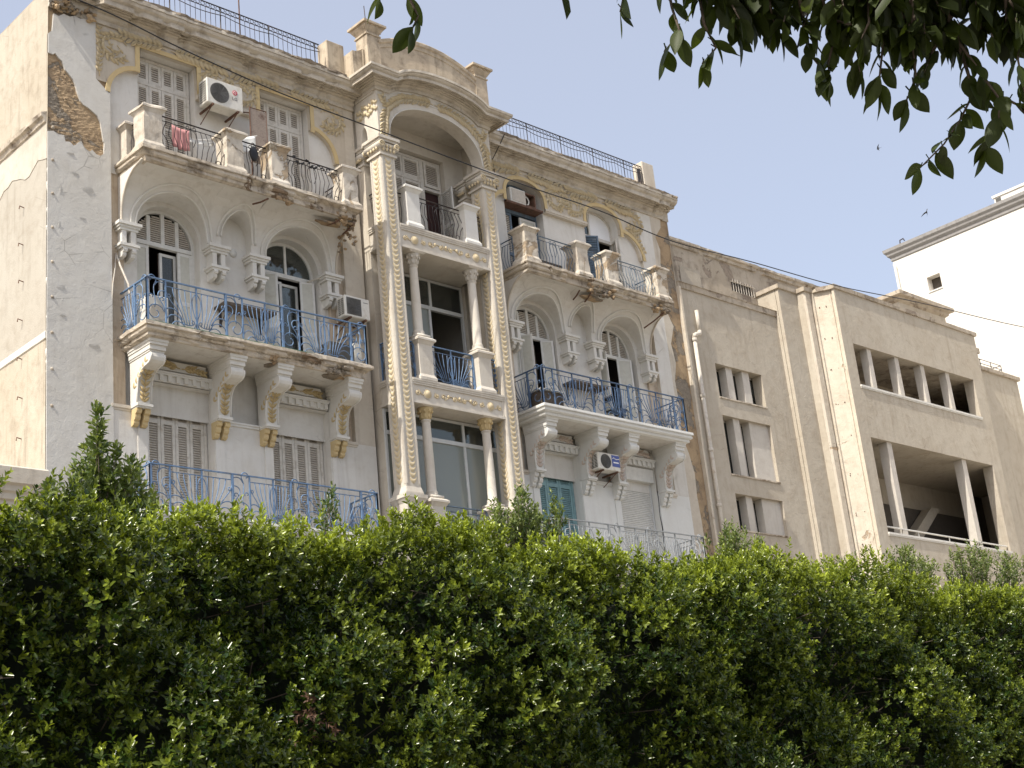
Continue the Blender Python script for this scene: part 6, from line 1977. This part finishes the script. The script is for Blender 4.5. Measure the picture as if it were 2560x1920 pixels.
def sprigs(C_, A_, n_leaf, length, leaf_l, leaf_w, tone0, rng):
    """leafy shoots: centres C_, axes A_ -> leaf arrays"""
    A_ = A_ / np.linalg.norm(A_, axis=1)[:, None]
    ref = np.where(np.abs(A_[:, 2:3]) < .9, np.array([[0, 0, 1.0]]), np.array([[1.0, 0, 0]]))
    B_ = np.cross(A_, ref); B_ /= np.linalg.norm(B_, axis=1)[:, None]
    E_ = np.cross(A_, B_)
    Ps, Ds, Us, Ls, Ws, Ts = [], [], [], [], [], []
    ph = rng.uniform(0, 2 * PI, len(C_))
    ln = length * rng.uniform(.7, 1.3, len(C_))
    for k in range(n_leaf):
        f = (k + 1) / n_leaf
        a = ph + k * 2.4 + rng.normal(0, .2, len(C_))
        rad = B_ * np.cos(a)[:, None] + E_ * np.sin(a)[:, None]
        op = (1.15 - .75 * f) + rng.normal(0, .18, len(C_))
        d = A_ * np.cos(op)[:, None] + rad * np.sin(op)[:, None]
        u = A_ * np.sin(op)[:, None] * 1.0 - rad * np.cos(op)[:, None] + rng.normal(0, .22, (len(C_), 3))
        sc = (1.0 - .35 * f ** 3) * rng.uniform(.8, 1.15, len(C_))
        Ps.append(C_ + A_ * (ln * f)[:, None]); Ds.append(d); Us.append(u)
        Ls.append(leaf_l * sc); Ws.append(leaf_w * sc * rng.uniform(.85, 1.1, len(C_)))
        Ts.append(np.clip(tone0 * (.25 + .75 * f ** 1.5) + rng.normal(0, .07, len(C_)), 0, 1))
    cat = np.concatenate
    return cat(Ps), cat(Ds), cat(Us), cat(Ls), cat(Ws), cat(Ts)

# clipped ficus hedge
HY = -14.5; HZ = 5.09; HX0, HX1 = -22.5, 7.0
H = thing('ficus_hedge', 'tall dense clipped ficus hedge with glossy leaves filling the foreground', 'hedge', (-8, -13.4, 0))
rng = np.random.default_rng(5)
def lumps(x, z):
    return .42 * np.sin(x * 1.1 + 1.3 * np.sin(z * .9)) * np.sin(z * 1.3 + .5 * x) + .32 * np.sin(x * 2.7 + z * 1.9 + 2) + .22 * np.sin(x * 4.6 - z * 3.4)
def topz(x):
    return HZ + .20 * np.clip((x + 14) / 8, 0, 1) + .10 * np.sin(x * .9 + .4) + .09 * np.sin(x * 2.3) + .07 * np.sin(x * 5.1 + 1)
n1 = 2900
cx = rng.uniform(HX0, HX1, n1); cz = rng.uniform(.3, 1, n1) ** .8 * 5.0; cz = np.where(cz < 1.8, rng.uniform(1.8, 5.2, n1), cz)
keep = rng.random(n1) < .93
cc = np.stack([cx, HY - lumps(cx, cz) + np.where(cz > 4.5, (cz - 4.5) * .6, 0), np.minimum(cz, topz(cx) - .12)], 1)[keep]
nf = np.stack([rng.normal(0, .25, len(cc)), np.full(len(cc), -1.0), np.full(len(cc), .30)], 1)
n2 = 1300
tx = rng.uniform(HX0, HX1, n2); ty = HY + rng.uniform(-.15, 2.2, n2)
ct = np.stack([tx, ty, topz(tx) - .12 + rng.normal(0, .05, n2)], 1)
nt_ = np.stack([rng.normal(0, .25, n2), np.full(n2, -.35), np.full(n2, 1.0)], 1)
clumps = np.concatenate([cc, ct]); cn = np.concatenate([nf, nt_])
cn /= np.linalg.norm(cn, axis=1)[:, None]
rad = rng.uniform(.16, .38, len(clumps))
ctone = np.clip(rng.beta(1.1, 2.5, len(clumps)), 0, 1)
ctone[len(cc):] = np.clip(ctone[len(cc):] + .40, 0, 1)  # top clumps toned lighter: sunlight put into the leaf colour
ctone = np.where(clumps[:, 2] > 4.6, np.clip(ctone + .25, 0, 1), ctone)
K = 13
idx = np.repeat(np.arange(len(clumps)), K)
dirs = rng.normal(0, 1, (len(idx), 3)); dirs /= np.linalg.norm(dirs, axis=1)[:, None]
dot = (dirs * cn[idx]).sum(1)
dirs = dirs - cn[idx] * (np.minimum(dot, 0) * 1.6)[:, None]
dirs /= np.linalg.norm(dirs, axis=1)[:, None]
cen = clumps[idx] + dirs * (rad[idx] * rng.uniform(.35, 1.0, len(idx)))[:, None]
axis = dirs * .8 + cn[idx] * .55 + np.array([0, 0, .55]) + rng.normal(0, .2, (len(idx), 3))
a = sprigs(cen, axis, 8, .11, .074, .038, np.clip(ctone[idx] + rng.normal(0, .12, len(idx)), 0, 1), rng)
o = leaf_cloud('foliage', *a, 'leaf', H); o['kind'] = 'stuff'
# deeper layer, inner shade put into a darker leaf tone
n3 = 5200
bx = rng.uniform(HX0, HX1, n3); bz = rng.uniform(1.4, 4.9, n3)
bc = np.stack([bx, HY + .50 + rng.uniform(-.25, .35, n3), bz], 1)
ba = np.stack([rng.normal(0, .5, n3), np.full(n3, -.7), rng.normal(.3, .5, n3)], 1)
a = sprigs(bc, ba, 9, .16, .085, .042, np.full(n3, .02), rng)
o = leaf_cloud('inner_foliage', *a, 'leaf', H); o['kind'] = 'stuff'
n5 = 2400
bc = np.stack([rng.uniform(HX0, HX1, n5), HY + rng.uniform(.1, 1.6, n5), np.zeros(n5)], 1); bc[:, 2] = topz(bc[:, 0]) - rng.uniform(.12, .55, n5)
ba = np.stack([rng.normal(0, .4, n5), np.full(n5, -.6), np.full(n5, .7)], 1)
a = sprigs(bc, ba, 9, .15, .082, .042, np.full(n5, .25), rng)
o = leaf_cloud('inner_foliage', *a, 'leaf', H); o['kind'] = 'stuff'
# added solid core; the hedge's inner shade is put into its dark colour
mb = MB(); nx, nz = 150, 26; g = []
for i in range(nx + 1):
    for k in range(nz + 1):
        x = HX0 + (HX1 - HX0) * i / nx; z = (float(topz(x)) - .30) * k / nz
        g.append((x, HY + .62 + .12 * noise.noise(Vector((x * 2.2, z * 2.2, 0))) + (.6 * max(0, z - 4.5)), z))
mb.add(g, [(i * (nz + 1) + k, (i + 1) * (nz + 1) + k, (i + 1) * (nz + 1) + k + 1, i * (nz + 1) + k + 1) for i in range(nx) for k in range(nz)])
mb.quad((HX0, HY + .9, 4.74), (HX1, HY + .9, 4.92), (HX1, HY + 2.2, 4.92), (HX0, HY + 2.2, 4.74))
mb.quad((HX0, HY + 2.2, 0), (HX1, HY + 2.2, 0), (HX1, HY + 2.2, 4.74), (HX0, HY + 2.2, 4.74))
mb.stuff('hedge_shade_core', simple('hedge_inner_shade', (.012, .02, .007), .95, .5, scale=30, bump=1.0), H)
# stray upright shoots on the top edge
n4 = 420
sx = rng.uniform(HX0, HX1, n4)
sc = np.stack([sx, HY + rng.uniform(-.1, .5, n4), topz(sx) - .02], 1)
sa = np.stack([rng.normal(0, .25, n4), rng.normal(-.1, .2, n4), np.full(n4, 1.0)], 1)
a = sprigs(sc, sa, 11, .24, .072, .034, np.full(n4, .9), rng)
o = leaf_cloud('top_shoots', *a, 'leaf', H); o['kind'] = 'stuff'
mb = MB(); rs = random.Random(8)
for k in range(30):
    x = HX0 + (HX1 - HX0) * (k + rs.uniform(.2, .8)) / 30
    mb.tube([(x, HY + 1.1, 0), (x + rs.uniform(-.1, .1), HY + 1.1, 1.6), (x + rs.uniform(-.3, .3), HY + .9, 3.0), (x + rs.uniform(-.5, .5), HY + .8, 4.6)], .06, 6, r1=.015)
mb.split('trunk', M['bark'], H, True)
mb = MB()
for k in range(420):
    x = rs.uniform(HX0, HX1); z = rs.uniform(1.2, 4.4)
    mb.tube([(x, HY + 1.0, z), (x + rs.uniform(-.3, .3), HY + .5, z + rs.uniform(.1, .4)), (x + rs.uniform(-.5, .5), HY - .05, z + rs.uniform(.1, .7))], .013, 4, r1=.004)
o = mb.build('branches', M['bark'], H); o['kind'] = 'stuff'
# dead brown sprig seen in a gap
dp = pix(740, 1800, 13.6)
dc = np.array([[dp.x + rng.normal(0, .14), HY - .25 + rng.normal(0, .08), dp.z + rng.normal(0, .12)] for k in range(16)])
M['leaf_dead'] = leaf_mat('dead_leaf', (.17, .085, .045), (.10, .055, .035), .7, .1)
a = sprigs(dc, rng.normal(0, 1, (16, 3)) + np.array([0, -.5, -.4]), 7, .12, .08, .026, np.full(16, .6), rng)
leaf_cloud('dead_sprig', *a, 'leaf_dead', H)['kind'] = 'stuff'

# shrubs standing up behind the hedge top
def at(px, py, y):
    d = RT * ((px - 1280) / 3693.8) + DN * ((py - 960) / 3693.8) + FW
    p = CAM + d * ((y - CAM.y) / d.y); return (p.x, p.y, p.z)
SY = -12.6
def shoots(name, label, cat, bumps, n, leaf_l, tone, base_py=1520, y=SY, mat='leaf_shrub', n_leaf=7, rootf=.75, start=.22, drop=.72, loose=.16):
    """clump of upright leafy shoots growing out of the hedge; bumps = (px, top py, half width, weight)"""
    bx_ = sum(b[0] * b[3] for b in bumps) / sum(b[3] for b in bumps)
    b0 = at(bx_, base_py, y)
    t = thing(name, label, cat, (b0[0], y, 0))
    rs_ = random.Random(int(bx_)); P = []; A = []; W = []; m = MB()
    wts = [b[3] for b in bumps]
    for k in range(n):
        px_, top_, hw, w_ = rs_.choices(bumps, wts)[0]
        o_ = max(-1.25, min(1.25, rs_.gauss(0, .55)))
        tip = at(px_ + o_ * hw, top_ + (base_py - 60 - top_) * (drop * o_ * o_ + abs(rs_.gauss(0, loose))), y + rs_.uniform(-.35, .45))
        root = at(px_ * rootf + bx_ * (1 - rootf) + o_ * hw * .35 * rootf, base_py, y + rs_.uniform(-.1, .2))
        tip, root = Vector(tip), Vector(root)
        if tip.z < root.z + .1: continue
        mid_ = root.lerp(tip, .55) + Vector((rs_.uniform(-.06, .06), rs_.uniform(-.05, .05), .05))
        pts = [root.lerp(mid_, f) for f in (0, .33, .66)] + [mid_.lerp(tip, f) for f in (0, .33, .66, 1)]
        m.tube([tuple(p) for p in pts], .010, 4, r1=.003)
        L_ = (tip - root).length
        ns = max(2, int(L_ / .085))
        for i in range(ns):
            f = start + (1 - start) * (i + rs_.random()) / ns
            p = root.lerp(mid_, f / .55) if f < .55 else mid_.lerp(tip, min(1, (f - .55) / .45))
            side = Vector((rs_.uniform(-1, 1), rs_.uniform(-1, 1), rs_.uniform(-.1, .5)))
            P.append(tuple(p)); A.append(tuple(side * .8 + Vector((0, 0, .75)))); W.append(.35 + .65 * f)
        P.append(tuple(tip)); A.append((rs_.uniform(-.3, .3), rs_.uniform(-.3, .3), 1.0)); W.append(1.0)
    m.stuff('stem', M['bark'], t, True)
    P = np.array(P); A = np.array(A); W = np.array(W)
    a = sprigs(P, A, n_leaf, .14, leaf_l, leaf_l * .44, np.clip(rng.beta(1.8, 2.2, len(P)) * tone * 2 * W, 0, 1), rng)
    leaf_cloud('foliage', *a, mat, t)['kind'] = 'stuff'
    return t
shoots('ficus_tree', 'dark glossy young ficus rising above the left end of the hedge', 'tree',
       [(246, 1005, 26, 1.5), (205, 1100, 40, 1.2), (275, 1110, 36, 1.0), (150, 1185, 46, 1.6), (335, 1165, 50, 1.7), (240, 1190, 70, 2.2), (372, 1240, 34, 1.1), (118, 1250, 40, 1.1)], 58, .10, .62, 1480, n_leaf=6, rootf=.12, start=.5, drop=.25, loose=.28)
shoots('ficus_shrub', 'pale leafy shoots above the hedge at the foot of the right loggia pilaster', 'shrub',
       [(1310, 1215, 40, 1.4), (1250, 1265, 60, 1.6), (1380, 1250, 50, 1.5), (1330, 1290, 90, 2.2), (1180, 1310, 60, 1.0), (1090, 1305, 60, .9)], 74, .072, .85, 1470, drop=.4, loose=.25)
shoots('ficus_shrub', 'pale leafy shoots above the hedge below the slot windows of the tan building', 'shrub',
       [(1822, 1315, 30, 1.2), (1790, 1345, 40, 1.0), (1860, 1340, 45, 1.2), (1905, 1350, 30, .7)], 36, .07, .9, 1480, drop=.4, loose=.25)
shoots('ficus_shrub', 'middle pale shoots above the hedge right of the stepped pilaster', 'shrub',
       [(2262, 1375, 50, 1.4), (2320, 1405, 40, .9), (2120, 1395, 40, .9), (2190, 1415, 40, .7)], 38, .07, .9, 1510, drop=.4, loose=.25)
shoots('ficus_shrub', 'rightmost pale shoots above the hedge at the edge of the picture', 'shrub',
       [(2425, 1365, 60, 1.5), (2490, 1385, 50, 1.2), (2545, 1400, 50, 1.2), (2380, 1420, 40, .7)], 42, .07, .9, 1510, drop=.4, loose=.25)
shoots('ficus_seedling', 'single thin sprout in front of the left first floor railing', 'plant', [(826, 1240, 12, 1)], 5, .07, .3, 1400, n_leaf=6)

# ------------------------------------------------------------------ overhanging tree near the camera
T = thing('overhanging_tree', 'tree whose dark leafy branches hang into the upper right of the picture', 'tree', tuple(CAM + FW * 3.0 + RT * 5.5 - Vector((0, 0, (CAM + FW * 3.0 + RT * 5.5).z))))
tb = CAM + FW * 3.0 + RT * 5.5; tb.z = 0
top = Vector((tb.x, tb.y, 6.2))
mb = MB()
mb.tube([tuple(tb), tuple(tb + Vector((.05, .1, 1.6))), tuple(tb + Vector((-.1, .1, 3.2))), tuple(top)], .26, 12, r1=.14)
mb.build('trunk', M['bark'], T, True)
LM = leaf_mat
def near_leaf_mesh(L, W, bend, nm):
    mb = MB(); n = 9; vs = []
    prof = [0.02, .45, .80, .97, 1.0, .92, .72, .42, 0.02]
    for k in range(n):
        t = k / (n - 1); w = W / 2 * prof[k]
        z = -bend * L * t * t
        vs += [(t * L, -w, z + w * .22), (t * L, -w * .5, z + w * .08), (t * L, 0, z), (t * L, w * .5, z + w * .08), (t * L, w, z + w * .22)]
    fs = [(k * 5 + j, k * 5 + j + 1, (k + 1) * 5 + j + 1, (k + 1) * 5 + j) for k in range(n - 1) for j in range(4)]
    mb.add(vs, fs)
    mb.tube([(-.02, 0, .004), (0, 0, 0)], .0022, 4)
    me = mb.mesh(nm, M['leaf_near'], True)
    at_ = me.attributes.new('tone', 'FLOAT', 'POINT'); tv = random.uniform(.2, .9)
    at_.data.foreach_set('value', [tv] * len(me.vertices))
    return me
NL = [near_leaf_mesh(.094 * f, .045 * g, b, 'near_leaf') for f, g, b in ((1, 1, .10), (1.1, .95, .2), (.9, 1.05, .05), (1.05, .9, -.05), (.8, .95, .25), (1.15, 1.1, .12))]
leaf_count = 0
extraP, extraD, extraU, extraL, extraT = [], [], [], [], []
def put_leaf(p, d, up, s):
    global leaf_count
    if leaf_count < 300:
        leaf_count += 1
        d = d.normalized(); y = up.cross(d).normalized(); z = d.cross(y)
        R = Matrix((d, y, z)).transposed()
        o = link('leaf', random.choice(NL), T, loc=p, rot=R.to_euler())
        o.scale = (s, s, s)
    else:
        extraP.append(tuple(p)); extraD.append(tuple(d)); extraU.append(tuple(up)); extraL.append(.098 * s); extraT.append(random.uniform(.1, .8))
def twig(pts, n, r=.004, spread=1.0, dens=1.0, tip=True):
    """leafy twig through world points"""
    P_ = []
    for i in range(len(pts) - 1):
        for k in range(6): P_.append(pts[i].lerp(pts[i + 1], k / 6))
    P_.append(pts[-1])
    m = MB(); m.tube([tuple(p) for p in P_], r * 1.6, 5, r1=r * .6); m.build('twig', M['bark'], T, True)
    for k in range(n):
        f = (k + .6) / n
        i = min(int(f * (len(P_) - 1)), len(P_) - 2)
        p = P_[i].lerp(P_[i + 1], f * (len(P_) - 1) - i)
        ax = (P_[i + 1] - P_[i]).normalized()
        rnd = Vector((random.uniform(-1, 1), random.uniform(-1, 1), random.uniform(-1, 1)))
        side = ax.cross(rnd).normalized()
        d = ax * random.uniform(.15, .7) + side * spread * random.uniform(.5, 1.0) + Vector((0, 0, -.75))
        up = Vector((random.uniform(-.6, .6), random.uniform(-.6, .6), 1)) - d.normalized() * .2
        put_leaf(p, d, up, random.uniform(.85, 1.3))
    if tip:
        put_leaf(P_[-1], (P_[-1] - P_[-2]) + Vector((0, 0, -.02)), Vector((.3, -.6, .7)), 1.0)
random.seed(21)
DZ = 5.0
J = lambda: random.uniform(-.25, .25)
S_ = lambda l: [pix(x, y, DZ + J() * .4 + (0)) for x, y in l]
# visible drooping twigs (photo pixels)
for pts, n in (([(1000, -80), (1020, -10), (1045, 40), (1030, 75)], 5), ([(985, -60), (960, -20), (950, 0)], 2),
               ([(1560, -70), (1560, -10), (1550, 30)], 3), ([(1660, -80), (1680, 20), (1700, 80), (1660, 130)], 9), ([(1740, -60), (1760, 60), (1790, 120), (1755, 160)], 10),
               ([(1820, -60), (1830, 20), (1845, 90)], 9), ([(1900, -60), (1930, 30), (1950, 90)], 6), ([(1990, -40), (2010, 60), (2020, 130), (2060, 180)], 10), ([(2080, -20), (2090, 80), (2070, 160), (2075, 200)], 11),
               ([(2130, 0), (2140, 100), (2150, 180)], 11), ([(2200, 0), (2210, 90), (2200, 180), (2195, 225)], 12), ([(2280, 0), (2280, 120), (2290, 190), (2265, 255)], 10),
               ([(2350, 20), (2390, 95), (2420, 180), (2425, 250), (2400, 300), (2360, 360), (2300, 420)], 22), ([(2400, 110), (2450, 180), (2500, 250), (2495, 330), (2460, 370)], 14),
               ([(2450, 0), (2480, 80), (2520, 130)], 9), ([(2540, -20), (2550, 80), (2545, 150), (2560, 230)], 12), ([(2380, 40), (2330, 130), (2310, 180)], 8), ([(2500, 240), (2540, 260), (2570, 290)], 6), ([(2050, 40), (2120, 60), (2180, 70)], 10), ([(2250, 40), (2330, 60), (2400, 60)], 10)):
    twig(S_(pts), n)
# dense mass along the top edge
for k in range(95):
    x = 1660 + 960 * random.random() ** .7
    lim = 120 * min(1, max(0, (x - 1640) / 420)) if x < 2350 else 110
    y = random.uniform(-160, lim * .85)
    twig(S_([(x + random.uniform(-60, 60), y - 100), (x, y - 30), (x + random.uniform(-25, 25), y + 12)]), 7)
# unseen crown above the frame, added to keep sun off the leaves below
for k in range(420):
    x = random.uniform(700, 3300); y = random.uniform(-900, -130)
    if x < 1500 and y > -330: continue
    p = pix(x, y, DZ + random.uniform(-1.2, 1.2))
    d = Vector((random.uniform(-1, 1), random.uniform(-1, 1), random.uniform(-.6, .4))).normalized() * .22
    for j in range(9):
        q = p + d * (j / 9) + Vector((random.uniform(-.06, .06), random.uniform(-.06, .06), random.uniform(-.06, .06)))
        put_leaf(q, Vector((random.uniform(-1, 1), random.uniform(-1, 1), random.uniform(-1, .2))), Vector((random.uniform(-.6, .6), random.uniform(-.6, .6), 1)), random.uniform(.8, 1.2))
o = leaf_cloud('crown', np.array(extraP), np.array(extraD), np.array(extraU), np.array(extraL), np.array(extraL) * .5, np.array(extraT), 'leaf_near', T); o['kind'] = 'stuff'
mb = MB()
for tgt in ((1000, -200), (1700, -220), (2100, -160), (2380, -60), (2600, -200), (3000, -400), (1400, -500)):
    e = pix(tgt[0], tgt[1], DZ)
    midp = (top + e) / 2 + Vector((0, 0, .35))
    mb.tube([tuple(top - Vector((0, 0, .6))), tuple(top.lerp(midp, .5) + Vector((0, 0, .2))), tuple(midp), tuple(e)], .07, 7, r1=.010)
mb.tube([tuple(pix(2340, -40, DZ)), tuple(pix(2390, 90, DZ)), tuple(pix(2425, 200, DZ))], .010, 5, r1=.006)
mb.split('limb', M['bark'], T, True)

# two swifts in the sky
def bird(px_, py_, dist, label, roll, flap):
    c = pix(px_, py_, dist); mb = MB()
    body = [(-.085, .004), (-.05, .013), (0, .019), (.04, .017), (.07, .010), (.085, .003)]
    vs = []; n = 8
    for x, r in body: vs += [(x, r * math.cos(2 * PI * k / n), r * .9 * math.sin(2 * PI * k / n)) for k in range(n)]
    fs = [(i * n + k, i * n + (k + 1) % n, (i + 1) * n + (k + 1) % n, (i + 1) * n + k) for i in range(len(body) - 1) for k in range(n)]
    mb.add(vs, fs + [tuple(range(n))[::-1], tuple(range((len(body) - 1) * n, len(body) * n))])
    for sg in (-1, 1):
        pts = [(.045, 0), (.05, .06), (.02, .12), (-.06, .20), (-.02, .11), (-.015, .05), (-.01, 0)]
        top_ = [(x, sg * y, y * flap + .006) for x, y in pts]; bot_ = [(x, sg * y, y * flap - .002) for x, y in pts]
        m_ = len(pts); mb.add(top_ + bot_, [tuple(range(m_)), tuple(range(2 * m_ - 1, m_ - 1, -1))] + [(i, (i + 1) % m_, m_ + (i + 1) % m_, m_ + i) for i in range(m_)])
        mb.add([(-.08, 0, .003), (-.15, sg * .03, .003), (-.10, sg * .006, .003), (-.08, 0, -.003), (-.15, sg * .03, -.002), (-.10, sg * .006, -.003)], [(0, 1, 2), (5, 4, 3), (0, 3, 4, 1), (1, 4, 5, 2)])
    o = link('swift', mb.mesh('swift', M['black']), None, loc=c)
    o.rotation_euler = roll
    return tag(o, label, 'bird', 'swifts in the sky')
bird(2196, 371, 62, 'small dark swift gliding in the open sky below the leaves', (.3, .2, 2.2), .25)
bird(2317, 531, 48, 'small dark swift diving just above the white building', (.9, -.4, 3.6), .5)
